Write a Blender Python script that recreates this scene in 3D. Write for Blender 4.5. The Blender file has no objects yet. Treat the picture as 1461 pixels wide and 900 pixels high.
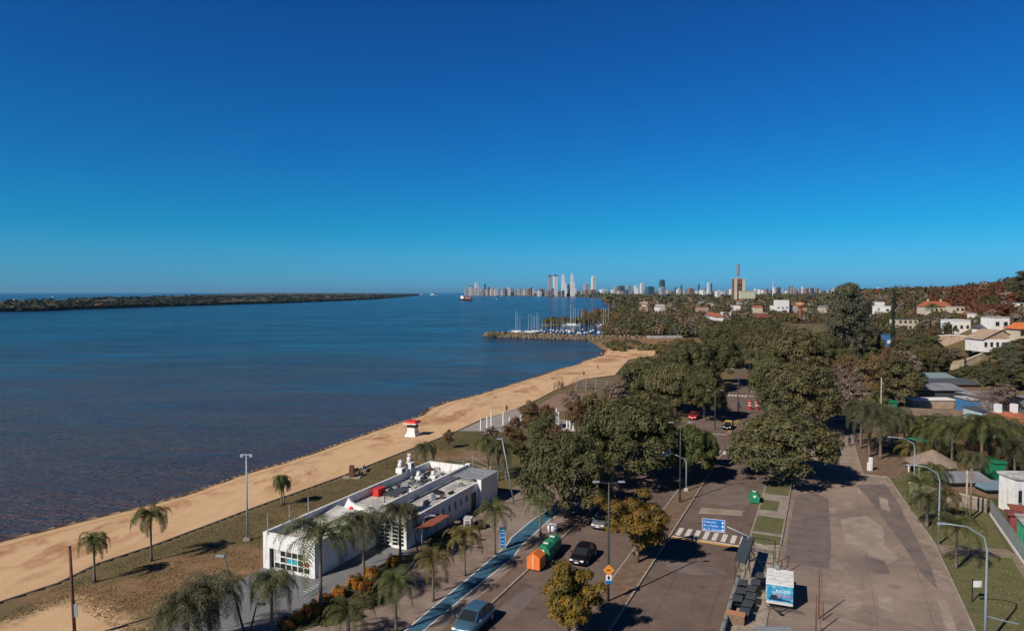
import bpy, bmesh, math, random
import numpy as np
from mathutils import Vector, Matrix
R = math.radians
random.seed(7)
SC = bpy.context.scene
COL = SC.collection

# ------------------------------------------------------------------ camera
CAMH = 27.0
PITCH = R(1.94)
cam_d = bpy.data.cameras.new('camera')
cam_d.sensor_width = 36.0
cam_d.sensor_fit = 'HORIZONTAL'
cam_d.lens = 36.0 * 975 / 1461
cam_d.clip_start = 0.5
cam_d.clip_end = 120000
cam = bpy.data.objects.new('camera', cam_d)
COL.objects.link(cam)
cam.location = (0, 0, CAMH)
cam.rotation_euler = (R(90) - PITCH, 0, 0)
SC.camera = cam

# ------------------------------------------------------------------ light
SUN_EL = 38.0
SUN_AZ = (-0.74, -0.67)          # direction towards the sun on the ground
w = bpy.data.worlds.new('World')
SC.world = w
w.use_nodes = True
nt = w.node_tree
bg = nt.nodes['Background']
sky = nt.nodes.new('ShaderNodeTexSky')
sky.sky_type = 'NISHITA'
sky.sun_disc = False
sky.sun_elevation = R(SUN_EL)
sky.sun_rotation = math.atan2(SUN_AZ[0], SUN_AZ[1])
sky.altitude = 100
sky.air_density = 1.0
sky.dust_density = 0.3
sky.ozone_density = 3.0
# physical sky's colour graded by height, darkened overhead to cut the fill light
hsv = nt.nodes.new('ShaderNodeHueSaturation')
hsv.inputs['Saturation'].default_value = 1.3
nt.links.new(sky.outputs[0], hsv.inputs['Color'])
tc = nt.nodes.new('ShaderNodeTexCoord')
sep = nt.nodes.new('ShaderNodeSeparateXYZ')
nt.links.new(tc.outputs['Generated'], sep.inputs[0])
rmp = nt.nodes.new('ShaderNodeValToRGB')
nt.links.new(sep.outputs['Z'], rmp.inputs[0])
SKY_STOPS = [(0.007, (0.147, 0.527, 1.242)), (0.048, (0.119, 0.545, 1.004)), (0.0886, (0.055, 0.561, 0.888)), (0.1675, (0.068, 0.538, 0.867)), (0.2616, (0.085, 0.505, 0.847)), (0.384, (0.113, 0.444, 0.789)), (0.5, (0.06, 0.2, 0.36)), (0.8, (0.035, 0.10, 0.18))]
cr = rmp.color_ramp
cr.elements[0].position, cr.elements[0].color = SKY_STOPS[0][0], (*SKY_STOPS[0][1], 1)
cr.elements[1].position, cr.elements[1].color = SKY_STOPS[1][0], (*SKY_STOPS[1][1], 1)
for p_, c_ in SKY_STOPS[2:]:
    e = cr.elements.new(p_); e.color = (*c_, 1)
mul = nt.nodes.new('ShaderNodeMix'); mul.data_type = 'RGBA'; mul.blend_type = 'MULTIPLY'
mul.inputs[0].default_value = 1.0
nt.links.new(hsv.outputs[0], mul.inputs[6]); nt.links.new(rmp.outputs[0], mul.inputs[7])
nt.links.new(mul.outputs[2], bg.inputs['Color'])
bg.inputs['Strength'].default_value = 0.10

sd = bpy.data.lights.new('sun', 'SUN')
sd.energy = 5.0
sd.angle = R(0.53)
sd.color = (1.0, 0.92, 0.80)
sun = bpy.data.objects.new('sun', sd)
COL.objects.link(sun)
_h = math.hypot(*SUN_AZ)
sdir = Vector((SUN_AZ[0]/_h*math.cos(R(SUN_EL)), SUN_AZ[1]/_h*math.cos(R(SUN_EL)), math.sin(R(SUN_EL))))
sun.rotation_euler = sdir.to_track_quat('Z', 'Y').to_euler()
sun.location = (0, 0, 200)
SC.view_settings.view_transform = 'Standard'
SC.view_settings.look = 'None'
SC.view_settings.exposure = 0.0
SC.view_settings.gamma = 1.0

# ------------------------------------------------------------------ picking places
SA, CA = math.sin(R(24.65)), math.cos(R(24.65))     # heading of the avenue
def at(x, y, z=0.0):
    """ground place seen at photo pixel x, y on the level z"""
    a, b = (x - 730.5) / 975, (450 - y) / 975
    d = (a, math.cos(PITCH) + b * math.sin(PITCH), -math.sin(PITCH) + b * math.cos(PITCH))
    k = (z - CAMH) / d[2]
    return (d[0] * k, d[1] * k)
def atd(x, y, D):
    a, b = (x - 730.5) / 975, (450 - y) / 975
    d = (a, math.cos(PITCH) + b * math.sin(PITCH), -math.sin(PITCH) + b * math.cos(PITCH))
    k = D / d[1]
    return (d[0] * k, D, CAMH + d[2] * k)
def st(s, t):
    """avenue frame -> world: s metres along it, t metres to its right"""
    return (s * SA + t * CA, s * CA - t * SA)
def to_st(X, Y):
    return (X * SA + Y * CA, X * CA - Y * SA)
ROAD = math.atan2(CA, SA)       # world angle of the avenue's direction

# ------------------------------------------------------------------ tags
def tag(o, label=None, cat=None, group=None, kind=None):
    if label: o['label'] = label
    if cat: o['category'] = cat
    if group: o['group'] = group
    if kind: o['kind'] = kind
    return o
def empty(name, loc, rz=0.0, label=None, cat=None, group=None):
    o = bpy.data.objects.new(name, None)
    o.empty_display_size = .5
    COL.objects.link(o)
    o.location = loc; o.rotation_euler = (0, 0, rz)
    return tag(o, label, cat, group)
def dup(root, loc, rz=0.0, sc=None, label=None, group=None):
    r = root.copy(); COL.objects.link(r)
    r.location = loc; r.rotation_euler = (root.rotation_euler[0], root.rotation_euler[1], rz)
    if sc is not None: r.scale = (sc, sc, sc) if not isinstance(sc, tuple) else sc
    if label: r['label'] = label
    if group: r['group'] = group
    for ch in root.children:
        c = ch.copy(); COL.objects.link(c); c.parent = r
        for g in ch.children:
            d = g.copy(); COL.objects.link(d); d.parent = c
    return r

# ------------------------------------------------------------------ mesh builder
class MB:
    def __init__(s): s.v = []; s.f = []; s.m = []
    def quad(s, a, b, c, d, mi=0):
        n = len(s.v); s.v += [tuple(a), tuple(b), tuple(c), tuple(d)]; s.f.append((n, n+1, n+2, n+3)); s.m.append(mi)
    def tri(s, a, b, c, mi=0):
        n = len(s.v); s.v += [tuple(a), tuple(b), tuple(c)]; s.f.append((n, n+1, n+2)); s.m.append(mi)
    def poly(s, pts, mi=0):
        n = len(s.v); s.v += [tuple(p) for p in pts]; s.f.append(tuple(range(n, n+len(pts)))); s.m.append(mi)
    def box(s, c, d, rz=0.0, mi=0, tx=1.0, ty=1.0):
        """box with its base centre at c, size d, top scaled by tx, ty"""
        n = len(s.v); ca, sa = math.cos(rz), math.sin(rz)
        for k, (zz, fx, fy) in enumerate(((0, 1, 1), (d[2], tx, ty))):
            for x, y in ((-1, -1), (1, -1), (1, 1), (-1, 1)):
                px, py = x*d[0]/2*fx, y*d[1]/2*fy
                s.v.append((c[0]+px*ca-py*sa, c[1]+px*sa+py*ca, c[2]+zz))
        for q in ((3, 2, 1, 0), (4, 5, 6, 7), (0, 1, 5, 4), (1, 2, 6, 5), (2, 3, 7, 6), (3, 0, 4, 7)):
            s.f.append(tuple(n+i for i in q)); s.m.append(mi)
    def prism(s, pts, z0, z1, mi=0, mt=None):
        n = len(s.v); k = len(pts)
        a = sum(pts[i][0]*pts[(i+1) % k][1]-pts[(i+1) % k][0]*pts[i][1] for i in range(k))
        if a < 0: pts = list(reversed(pts))
        for z in (z0, z1):
            for p in pts: s.v.append((p[0], p[1], z))
        s.f.append(tuple(n+k-1-i for i in range(k))); s.m.append(mi)
        s.f.append(tuple(n+k+i for i in range(k))); s.m.append(mi if mt is None else mt)
        for i in range(k):
            j = (i+1) % k
            s.f.append((n+i, n+j, n+k+j, n+k+i)); s.m.append(mi)
    def tube(s, pts, rads, seg=8, mi=0, cap=True):
        pts = [Vector(p) for p in pts]
        if not isinstance(rads, (list, tuple)): rads = [rads]*len(pts)
        n = len(s.v); up = Vector((0, 0, 1))
        for i, p in enumerate(pts):
            d = (pts[min(i+1, len(pts)-1)] - pts[max(i-1, 0)]).normalized()
            ref = Vector((1, 0, 0)) if abs(d.z) > .9 else up
            a = d.cross(ref).normalized(); b = d.cross(a)
            for k in range(seg):
                th = 2*math.pi*k/seg
                q = p + a*(math.cos(th)*rads[i]) + b*(math.sin(th)*rads[i])
                s.v.append(tuple(q))
        for i in range(len(pts)-1):
            for k in range(seg):
                k2 = (k+1) % seg
                s.f.append((n+i*seg+k, n+i*seg+k2, n+(i+1)*seg+k2, n+(i+1)*seg+k)); s.m.append(mi)
        if cap:
            s.f.append(tuple(n+k for k in reversed(range(seg)))); s.m.append(mi)
            m = n+(len(pts)-1)*seg
            s.f.append(tuple(m+k for k in range(seg))); s.m.append(mi)
    def lathe(s, c, prof, seg=12, mi=0):
        n = len(s.v)
        for r, z in prof:
            for k in range(seg):
                th = 2*math.pi*k/seg
                s.v.append((c[0]+r*math.cos(th), c[1]+r*math.sin(th), c[2]+z))
        for i in range(len(prof)-1):
            for k in range(seg):
                k2 = (k+1) % seg
                s.f.append((n+i*seg+k, n+i*seg+k2, n+(i+1)*seg+k2, n+(i+1)*seg+k)); s.m.append(mi)
        if prof[0][0] > 1e-4: s.f.append(tuple(n+k for k in reversed(range(seg)))); s.m.append(mi)
        m = n+(len(prof)-1)*seg
        if prof[-1][0] > 1e-4: s.f.append(tuple(m+k for k in range(seg))); s.m.append(mi)
    def bar(s, a, b, wx, wz, mi=0):
        """rectangular bar from a to b"""
        a = Vector(a); b = Vector(b); d = (b-a).normalized()
        ref = Vector((0, 0, 1)) if abs(d.z) < .95 else Vector((1, 0, 0))
        u = d.cross(ref).normalized()*wx/2; v = u.cross(d).normalized()*wz/2
        n = len(s.v)
        for p in (a, b):
            for q in (-u-v, u-v, u+v, -u+v): s.v.append(tuple(p+q))
        for q in ((3, 2, 1, 0), (4, 5, 6, 7), (0, 1, 5, 4), (1, 2, 6, 5), (2, 3, 7, 6), (3, 0, 4, 7)):
            s.f.append(tuple(n+i for i in q)); s.m.append(mi)
    def mesh(s, name, mats, smooth=False):
        me = bpy.data.meshes.new(name)
        me.from_pydata(s.v, [], s.f)
        if not isinstance(mats, (list, tuple)): mats = [mats]
        for m in mats: me.materials.append(m)
        if any(s.m): me.polygons.foreach_set('material_index', s.m)
        if smooth: me.polygons.foreach_set('use_smooth', [True]*len(s.f))
        me.update()
        return me
    def islands(s):
        par = list(range(len(s.v)))
        def find(a):
            while par[a] != a: par[a] = par[par[a]]; a = par[a]
            return a
        for f in s.f:
            for i in f[1:]: par[find(i)] = find(f[0])
        g = {}
        for f, m_ in zip(s.f, s.m): g.setdefault(find(f[0]), []).append((f, m_))
        return list(g.values())
    def build_each(s, name, mats, parent=None, **k):
        """every separate piece becomes an object of its own"""
        out = []
        for isl in s.islands():
            b = MB(); mp = {}
            for f, m_ in isl:
                for i in f:
                    if i not in mp: mp[i] = len(b.v); b.v.append(s.v[i])
                b.f.append(tuple(mp[i] for i in f)); b.m.append(m_)
            out.append(b.build(name, mats, parent, **k))
        return out
    def build(s, name, mats, parent=None, smooth=False, bevel=0, **kw):
        me = s.mesh(name, mats, smooth)
        o = bpy.data.objects.new(name, me); COL.objects.link(o)
        if parent: o.parent = parent
        if bevel:
            b = o.modifiers.new('b', 'BEVEL'); b.width = bevel; b.segments = 2; b.limit_method = 'ANGLE'
        if kw: tag(o, **kw)
        return o
def obj(name, me, parent=None, **kw):
    o = bpy.data.objects.new(name, me); COL.objects.link(o)
    if parent: o.parent = parent
    if kw: tag(o, **kw)
    return o

# ------------------------------------------------------------------ materials
MATS = {}
def mat(name, col, rough=.8, metal=0.0, var=0.0, scale=4.0, bump=0.0, bscale=30.0, spec=.4, coat=0, emit=0, world=False, col2=None, detail=5, contrast=(.35, .65)):
    """principled material; var mixes a darker/lighter or second colour in by noise"""
    if name in MATS: return MATS[name]
    m = bpy.data.materials.new(name); m.use_nodes = True
    t = m.node_tree; p = t.nodes['Principled BSDF']
    p.inputs['Base Color'].default_value = (*col, 1)
    p.inputs['Roughness'].default_value = rough
    p.inputs['Metallic'].default_value = metal
    p.inputs['Specular IOR Level'].default_value = spec
    if coat: p.inputs['Coat Weight'].default_value = coat
    if emit:
        p.inputs['Emission Color'].default_value = (*col, 1); p.inputs['Emission Strength'].default_value = emit
    if var or col2 or bump:
        tcn = t.nodes.new('ShaderNodeTexCoord'); out = tcn.outputs['Object']
        if world:
            g = t.nodes.new('ShaderNodeNewGeometry'); out = g.outputs['Position']
    if var or col2:
        n = t.nodes.new('ShaderNodeTexNoise'); n.inputs['Scale'].default_value = scale; n.inputs['Detail'].default_value = detail
        n.inputs['Roughness'].default_value = .65
        t.links.new(out, n.inputs['Vector'])
        mr = t.nodes.new('ShaderNodeMapRange'); mr.inputs['From Min'].default_value = contrast[0]; mr.inputs['From Max'].default_value = contrast[1]
        t.links.new(n.outputs['Fac'], mr.inputs['Value'])
        mx = t.nodes.new('ShaderNodeMix'); mx.data_type = 'RGBA'
        c1 = col if col2 else tuple(min(1, c*(1+var)) for c in col)
        c2 = col2 if col2 else tuple(c*(1-var) for c in col)
        mx.inputs[6].default_value = (*c1, 1); mx.inputs[7].default_value = (*c2, 1)
        t.links.new(mr.outputs[0], mx.inputs[0]); t.links.new(mx.outputs[2], p.inputs['Base Color'])
    if bump:
        n2 = t.nodes.new('ShaderNodeTexNoise'); n2.inputs['Scale'].default_value = bscale; n2.inputs['Detail'].default_value = 4
        t.links.new(out, n2.inputs['Vector'])
        b = t.nodes.new('ShaderNodeBump'); b.inputs['Strength'].default_value = bump; b.inputs['Distance'].default_value = .05
        t.links.new(n2.outputs['Fac'], b.inputs['Height']); t.links.new(b.outputs[0], p.inputs['Normal'])
    MATS[name] = m
    return m
class NT:
    """small helper to wire nodes"""
    def __init__(s, name):
        s.m = bpy.data.materials.new(name); s.m.use_nodes = True; s.t = s.m.node_tree
        s.p = s.t.nodes['Principled BSDF']; MATS[name] = s.m
        g = s.t.nodes.new('ShaderNodeNewGeometry'); s.pos = g.outputs['Position']; s.geo = g
    def mapping(s, scale=(1, 1, 1), rot=(0, 0, 0), src=None):
        n = s.t.nodes.new('ShaderNodeMapping'); n.inputs['Scale'].default_value = scale; n.inputs['Rotation'].default_value = rot
        s.t.links.new(src or s.pos, n.inputs[0]); return n.outputs[0]
    def noise(s, scale, detail=4, rough=.6, vec=None, lo=None, hi=None, dist=0):
        n = s.t.nodes.new('ShaderNodeTexNoise'); n.inputs['Scale'].default_value = scale; n.inputs['Detail'].default_value = detail
        n.inputs['Roughness'].default_value = rough; n.inputs['Distortion'].default_value = dist
        s.t.links.new(vec or s.pos, n.inputs['Vector'])
        return s.rng(n.outputs['Fac'], lo, hi) if lo is not None else n.outputs['Fac']
    def rng(s, v, lo, hi, a=0, b=1):
        r = s.t.nodes.new('ShaderNodeMapRange'); r.inputs['From Min'].default_value = lo; r.inputs['From Max'].default_value = hi
        r.inputs['To Min'].default_value = a; r.inputs['To Max'].default_value = b
        s.t.links.new(v, r.inputs['Value']); return r.outputs[0]
    def mix(s, f, a, b, mode='MIX'):
        n = s.t.nodes.new('ShaderNodeMix'); n.data_type = 'RGBA'; n.blend_type = mode
        if isinstance(f, (int, float)): n.inputs[0].default_value = f
        else: s.t.links.new(f, n.inputs[0])
        for i, c in ((6, a), (7, b)):
            if isinstance(c, tuple): n.inputs[i].default_value = (*c, 1)
            else: s.t.links.new(c, n.inputs[i])
        return n.outputs[2]
    def math(s, op, a, b=None):
        n = s.t.nodes.new('ShaderNodeMath'); n.operation = op
        for i, c in ((0, a), (1, b)):
            if c is None: continue
            if isinstance(c, (int, float)): n.inputs[i].default_value = c
            else: s.t.links.new(c, n.inputs[i])
        return n.outputs[0]
    def attr(s, name):
        n = s.t.nodes.new('ShaderNodeAttribute'); n.attribute_name = name
        q = s.t.nodes.new('ShaderNodeSeparateColor'); s.t.links.new(n.outputs['Color'], q.inputs[0]); return q.outputs
    def bump(s, h, strength, dist=.05):
        b = s.t.nodes.new('ShaderNodeBump'); b.inputs['Distance'].default_value = dist
        if isinstance(strength, (int, float)): b.inputs['Strength'].default_value = strength
        else: s.t.links.new(strength, b.inputs['Strength'])
        s.t.links.new(h, b.inputs['Height']); s.t.links.new(b.outputs[0], s.p.inputs['Normal'])
    def set(s, col=None, rough=None, spec=None):
        if col is not None:
            if isinstance(col, tuple): s.p.inputs['Base Color'].default_value = (*col, 1)
            else: s.t.links.new(col, s.p.inputs['Base Color'])
        if rough is not None:
            if isinstance(rough, (int, float)): s.p.inputs['Roughness'].default_value = rough
            else: s.t.links.new(rough, s.p.inputs['Roughness'])
        if spec is not None: s.p.inputs['Specular IOR Level'].default_value = spec
        return s.m

# ================================================================== terrain
ZW = -1.5
SHORE_PX = [(-560, 905), (-250, 838), (0, 769), (67, 753), (133, 737), (200, 722), (267, 703), (317, 685), (367, 668), (400, 660), (450, 643), (500, 625),
            (548, 608), (575, 600), (597, 592), (606, 583), (630, 574), (680, 562.6), (724, 549), (768, 535), (800, 525), (822, 520), (833, 514),
            (855, 507), (858, 498), (846, 490), (838, 486.5), (846, 480), (868, 473), (871, 466), (850, 463), (826, 461.5), (800, 463), (780, 466),
            (768, 466), (776, 462.5), (803, 457.5), (840, 452), (868, 448.5), (880, 441), (886, 436), (861, 433.3), (872, 430), (862, 425), (820, 423.4),
            (764, 422.4), (702, 421.6), (668, 420.4), (656, 419.4)]
SHORE = [at(x, y, ZW) for x, y in SHORE_PX]
EDGE_PX = [(-560, 1010), (-250, 935), (0, 858), (83, 831), (140, 803), (217, 778), (300, 747), (353, 727), (400, 710), (412, 706), (487, 679), (540, 658),
           (589, 639), (626, 625), (653, 614), (685, 599), (727, 587), (762, 572), (791, 557), (833, 541), (877, 535), (897, 513), (938, 506.5), (962, 500)]
EDGE = [at(x, y, 0) for x, y in EDGE_PX]
POLY = SHORE + [(-2000, 62000), (70000, 62000), (70000, -300), (-300, -300)]

def seg_dist(X, Y, pl):
    best = np.full(X.shape, 1e9)
    for (x0, y0), (x1, y1) in zip(pl[:-1], pl[1:]):
        dx, dy = x1-x0, y1-y0
        u = np.clip(((X-x0)*dx+(Y-y0)*dy)/(dx*dx+dy*dy), 0, 1)
        best = np.minimum(best, np.hypot(X-x0-u*dx, Y-y0-u*dy))
    return best
def inside(X, Y, pl):
    r = np.zeros(X.shape, bool)
    n = len(pl)
    for i in range(n):
        x0, y0 = pl[i]; x1, y1 = pl[(i+1) % n]
        if y0 == y1: continue
        c = ((y0 > Y) != (y1 > Y)) & (X < (x1-x0)*(Y-y0)/(y1-y0)+x0)
        r ^= c
    return r
SANDP = SHORE[:25] + [at(880, 496, -1)] + list(reversed(EDGE))
def sm(x, a, b):
    u = np.clip((x-a)/(b-a), 0, 1)
    return u*u*(3-2*u)
_rng = np.random.RandomState(3)
_k = [(_rng.uniform(.6, 1.6), _rng.uniform(0, 6.28), _rng.uniform(0, 6.28)) for _ in range(10)]
def wav(X, Y, wl):
    r = 0
    for i, (m, a, p) in enumerate(_k): r = r + np.sin((X*math.cos(a)+Y*math.sin(a))*2*math.pi/(wl*m)+p)
    return r/5
def terrain(X, Y):
    X = np.atleast_1d(np.asarray(X, float)); Y = np.atleast_1d(np.asarray(Y, float))
    s = X*SA+Y*CA; t = X*CA-Y*SA
    d = seg_dist(X, Y, SHORE); ins = inside(X, Y, POLY)
    sand = inside(X, Y, SANDP)
    e = seg_dist(X, Y, EDGE)
    f = np.clip(d/(d+e+1e-6), 0, 1)
    hs = ZW - .02 + 1.15*(1-(1-f)**1.6) + .08*np.sin(d*.9+X*.05)*f*(1-f)*2
    far = -1.5 + 1.55*sm(d, 0, 10)
    h = np.where(sand, hs, np.where((s > 250), far, 0.0))
    b0 = 33 + 20*sm(-s, -175, -140) + 5*wav(X, Y, 160)*sm(s, 150, 240)
    bl = sm(t, b0, b0+58)*(sm(s, 120, 220))
    h = h + bl*(20.5+1.5*wav(X, Y, 260)) + 11*sm(t, 62, 140)*sm(s, 260, 420)*sm(-s, -900, -500)
    # plateau continues inland behind the city
    h = h + np.where(s > 1500, 4*sm(s, 1500, 3000)*sm(t, -300, 100)*(1-bl), 0)
    h = np.where(ins, h, -1.5-np.minimum(d*.25, 2.5))
    return h
def gz(X, Y): return float(terrain(X, Y)[0])
def hit(x, y):
    """the ground place behind photo pixel x, y, met by marching along the ray over hills too"""
    a, b = (x - 730.5) / 975, (450 - y) / 975
    d = np.array([a, math.cos(PITCH) + b * math.sin(PITCH), -math.sin(PITCH) + b * math.cos(PITCH)])
    k = np.exp(np.linspace(math.log(40), math.log(9000), 1500))
    X, Y, Z = d[0]*k, d[1]*k, CAMH+d[2]*k
    g = Z - terrain(X, Y)
    i = int(np.argmax(g < 0)) if (g < 0).any() else len(k)-1
    return (X[i], Y[i], gz(X[i], Y[i]))

# the land sheet: fine near the camera, coarser towards the horizon
na, nr = 620, 760
ang = np.radians(np.linspace(-56, 56, na))
rad = np.concatenate([np.exp(np.linspace(math.log(22), math.log(9000), nr-30)), np.exp(np.linspace(math.log(9500), math.log(66000), 30))])
AA, RR = np.meshgrid(ang, rad)
GX, GY = np.sin(AA)*RR, np.cos(AA)*RR
fx, fy = GX.ravel(), GY.ravel()
H = terrain(fx, fy)
dS = seg_dist(fx, fy, SHORE); insd = inside(fx, fy, POLY)
keepv = insd | (dS < np.maximum(12, np.hypot(fx, fy)*.02))
idx = np.arange(nr*na).reshape(nr, na)
q = np.stack([idx[:-1, :-1], idx[:-1, 1:], idx[1:, 1:], idx[1:, :-1]], -1).reshape(-1, 4)
q = q[keepv[q].any(1)][:, ::-1]
me = bpy.data.meshes.new('ground')
used, inv = np.unique(q, return_inverse=True)
co = np.stack([fx[used], fy[used], H[used]], 1)
me.vertices.add(len(used)); me.vertices.foreach_set('co', co.ravel())
me.loops.add(inv.size); me.loops.foreach_set('vertex_index', inv.ravel())
me.polygons.add(len(q)); me.polygons.foreach_set('loop_start', np.arange(len(q))*4); me.polygons.foreach_set('loop_total', np.full(len(q), 4))
me.polygons.foreach_set('use_smooth', np.ones(len(q), bool))
me.update(calc_edges=True)
# zones: red = beach sand, green = greener grass, blue = bare earth
ux, uy = fx[used], fy[used]
us, ut = ux*SA+uy*CA, ux*CA-uy*SA
dS = dS[used]; e_d = seg_dist(ux, uy, EDGE); s_in = inside(ux, uy, SANDP)
zr = np.where(s_in, 1.0, 0.0)
def pxpoly(pts, z=0): return [at(a, b, z) for a, b in pts]
def zone(pts, soft=1.5, z=0):
    P = pxpoly(pts, z); i = inside(ux, uy, P); d = seg_dist(ux, uy, P+[P[0]])
    return np.clip(np.where(i, .5+d/(2*soft), .5-d/(2*soft)), 0, 1)
zr = np.maximum(zr, zone([(-200, 960), (0, 893), (60, 866), (110, 852), (170, 870), (200, 905), (180, 960)], 4))
zg = np.zeros(len(used))
zg = np.maximum(zg, zone([(200, 812), (217, 790), (330, 752), (450, 700), (570, 655), (560, 690), (480, 720), (400, 745), (330, 778), (280, 800)], 6)*.6)
zg = np.maximum(zg, zone([(540, 659), (655, 615), (690, 613), (830, 622), (900, 660), (700, 690), (560, 668)], 5)*1.0)
zg = np.maximum(zg, sm(ut, 5, 10)*sm(-us, -150, -112))
zg = np.maximum(zg, sm(us, 230, 300)*.35)
zb = np.zeros(len(used))
for (cx, cy, rx, ry, a) in ((200, 850, 130, 26, .95), (300, 805, 90, 18, .8), (350, 790, 40, 14, .7), (110, 850, 60, 20, .5), (620, 650, 60, 9, .9), (700, 652, 50, 10, .4),
                            (560, 700, 60, 10, .3), (1345, 795, 30, 5, 0), (1440, 850, 40, 40, .75), (60, 845, 90, 16, .45), (430, 735, 60, 10, .35), (1380, 640, 120, 30, .5), (1260, 668, 40, 12, .9), (1330, 655, 60, 14, .6)):
    X0, Y0 = at(cx, cy); X1, _ = at(cx+rx, cy); _, Y1 = at(cx, cy-ry)
    zb = np.maximum(zb, a*np.exp(-(((ux-X0)/(X1-X0))**2+((uy-Y0)/(Y1-Y0))**2)**1.5))
zb = np.maximum(zb, zone([(860, 500), (850, 489), (900, 484), (1000, 486), (985, 494), (900, 497)], 6, -.8)*.8)
bl_ = sm(ut, 30, 80)*sm(us, 150, 230)
zb = np.maximum(zb, bl_*.35)
zg = np.clip(zg-zb*.5, 0, 1)
wet = np.where(s_in, np.clip(1-dS/np.maximum(dS+e_d, 1e-6)/.16, 0, 1), 0)
att = me.color_attributes.new('zone', 'FLOAT_COLOR', 'POINT')
att.data.foreach_set('color', np.stack([zr, zg, zb, wet], 1).ravel())
rel = np.where(s_in, dS/np.maximum(dS+e_d, 1e-6), 1.0)
att2 = me.color_attributes.new('beach', 'FLOAT_COLOR', 'POINT')
att2.data.foreach_set('color', np.stack([rel, np.clip(us/400, 0, 1), np.clip(ut/100, 0, 1), np.ones(len(used))], 1).ravel())

n = NT('ground_mat')
z = n.attr('zone'); bch = n.attr('beach')
big = n.noise(.05, 6, .65, lo=.35, hi=.65)
mid = n.noise(.35, 6, .7, lo=.35, hi=.65)
fine = n.noise(3.5, 5, .75, lo=.3, hi=.7)
vfine = n.noise(14, 3, .7, lo=.3, hi=.7)
dry = n.mix(mid, (.225, .158, .082), (.15, .115, .054))
green = n.mix(mid, (.062, .072, .024), (.085, .085, .034))
grass = n.mix(n.math('MULTIPLY', z[1], n.rng(big, 0, 1, .6, 1.1)), dry, green)
tuft = n.noise(.9, 7, .8, lo=.4, hi=.62)
grass = n.mix(n.math('MULTIPLY', tuft, .35), grass, (.20, .14, .075))
grass = n.mix(n.math('MULTIPLY', vfine, .45), grass, (.045, .042, .018))
earth = n.mix(mid, (.22, .12, .06), (.33, .205, .115))
earth = n.mix(n.math('MULTIPLY', fine, .4), earth, (.10, .058, .032))
bz = n.rng(n.math('ADD', z[2], n.math('ADD', n.math('MULTIPLY', n.math('SUBTRACT', n.noise(.13, 8, .78), .5), 2.0), n.math('MULTIPLY', n.math('SUBTRACT', n.noise(.9, 6, .8), .5), .9))), .16, .50)
gcol = n.mix(bz, grass, earth)
# beach: pale dry sand, rusty stained bands and a dark wet rim
swirl = n.noise(.09, 9, .72, vec=n.mapping((1, .6, 1), (0, 0, R(-35))), lo=.50, hi=.60, dist=.5)
s2 = n.noise(.5, 5, .7, vec=n.mapping((1, .3, 1), (0, 0, R(-32))), lo=.35, hi=.7)
sandc = n.mix(s2, (.66, .44, .26), (.57, .365, .205))
sandc = n.mix(n.math('MULTIPLY', fine, .22), sandc, (.33, .19, .09))
stain_zone = n.math('MULTIPLY', swirl, n.rng(bch[0], .10, .22, 0, 1))
stain_zone = n.math('MULTIPLY', stain_zone, n.rng(bch[0], .95, .6, .15, 1))
sandc = n.mix(n.math('MULTIPLY', stain_zone, .8), sandc, (.29, .125, .048))
rim = n.math('ADD', bch[0], n.math('MULTIPLY', n.math('SUBTRACT', n.noise(.3, 5, .7), .5), .12))
sandc = n.mix(n.rng(rim, .22, .17, 0, .55), sandc, n.mix(n.rng(rim, .14, .19), (.56, .37, .2), (.26, .12, .05)))
sandc = n.mix(n.rng(rim, .10, .05), sandc, (.055, .032, .02))
sz = n.rng(n.math('ADD', z[0], n.math('ADD', n.math('MULTIPLY', n.math('SUBTRACT', n.noise(.35, 8, .8), .5), 1.3), n.math('MULTIPLY', n.math('SUBTRACT', n.noise(2.5, 5, .8), .5), .7))), .38, .62)
col = n.mix(sz, gcol, sandc)
n.set(col, .93, .15)
n.bump(n.noise(5, 5, .75), .6, .12)
me.materials.append(n.m)
ground = obj('ground', me, kind='structure')

# retaining edge between the beach and the lawn
mconc = mat('pale_concrete', (.10, .09, .075), .85, var=.3, scale=1.5, bump=.3)
mb = MB()
P = [Vector((*p, 0)) for p in EDGE]
for a, b in zip(P[:-1], P[1:]):
    nrm = Vector((-(b-a).y, (b-a).x, 0)).normalized()
    if nrm.x > 0: nrm = -nrm
    mb.prism([tuple((a+nrm*.05).xy), tuple((b+nrm*.05).xy), tuple((b-nrm*.2).xy), tuple((a-nrm*.2).xy)], -1.0, .06)
mb.build('beach_edge_wall', mconc, label='low concrete retaining edge between the beach sand and the lawn', cat='wall')

# ================================================================== water
n = NT('river_mat')
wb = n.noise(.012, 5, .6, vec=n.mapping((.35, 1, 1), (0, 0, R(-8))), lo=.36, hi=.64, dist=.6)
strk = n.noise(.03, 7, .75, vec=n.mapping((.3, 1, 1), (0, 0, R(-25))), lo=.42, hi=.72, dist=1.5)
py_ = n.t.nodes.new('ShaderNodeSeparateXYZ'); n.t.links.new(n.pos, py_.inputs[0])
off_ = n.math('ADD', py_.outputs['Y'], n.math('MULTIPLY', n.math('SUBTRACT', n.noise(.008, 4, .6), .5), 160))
far_blue = n.rng(off_, 90, 420)          # muddy near water; far blue of reflected sky painted into the base colour
colr = n.mix(n.rng(wb, 0, 1, .0, .45), n.mix(far_blue, (.078, .038, .030), (.010, .026, .058)), n.mix(far_blue, (.060, .030, .028), (.010, .018, .038)))
colr = n.mix(n.math('MULTIPLY', strk, n.math('MULTIPLY', n.rng(far_blue, 0, 1, .12, 1), .75)), colr, (.015, .06, .12))
st3 = n.noise(.10, 7, .8, vec=n.mapping((.22, 1, 1), (0, 0, R(-12))), lo=.53, hi=.66, dist=1.0)
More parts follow.
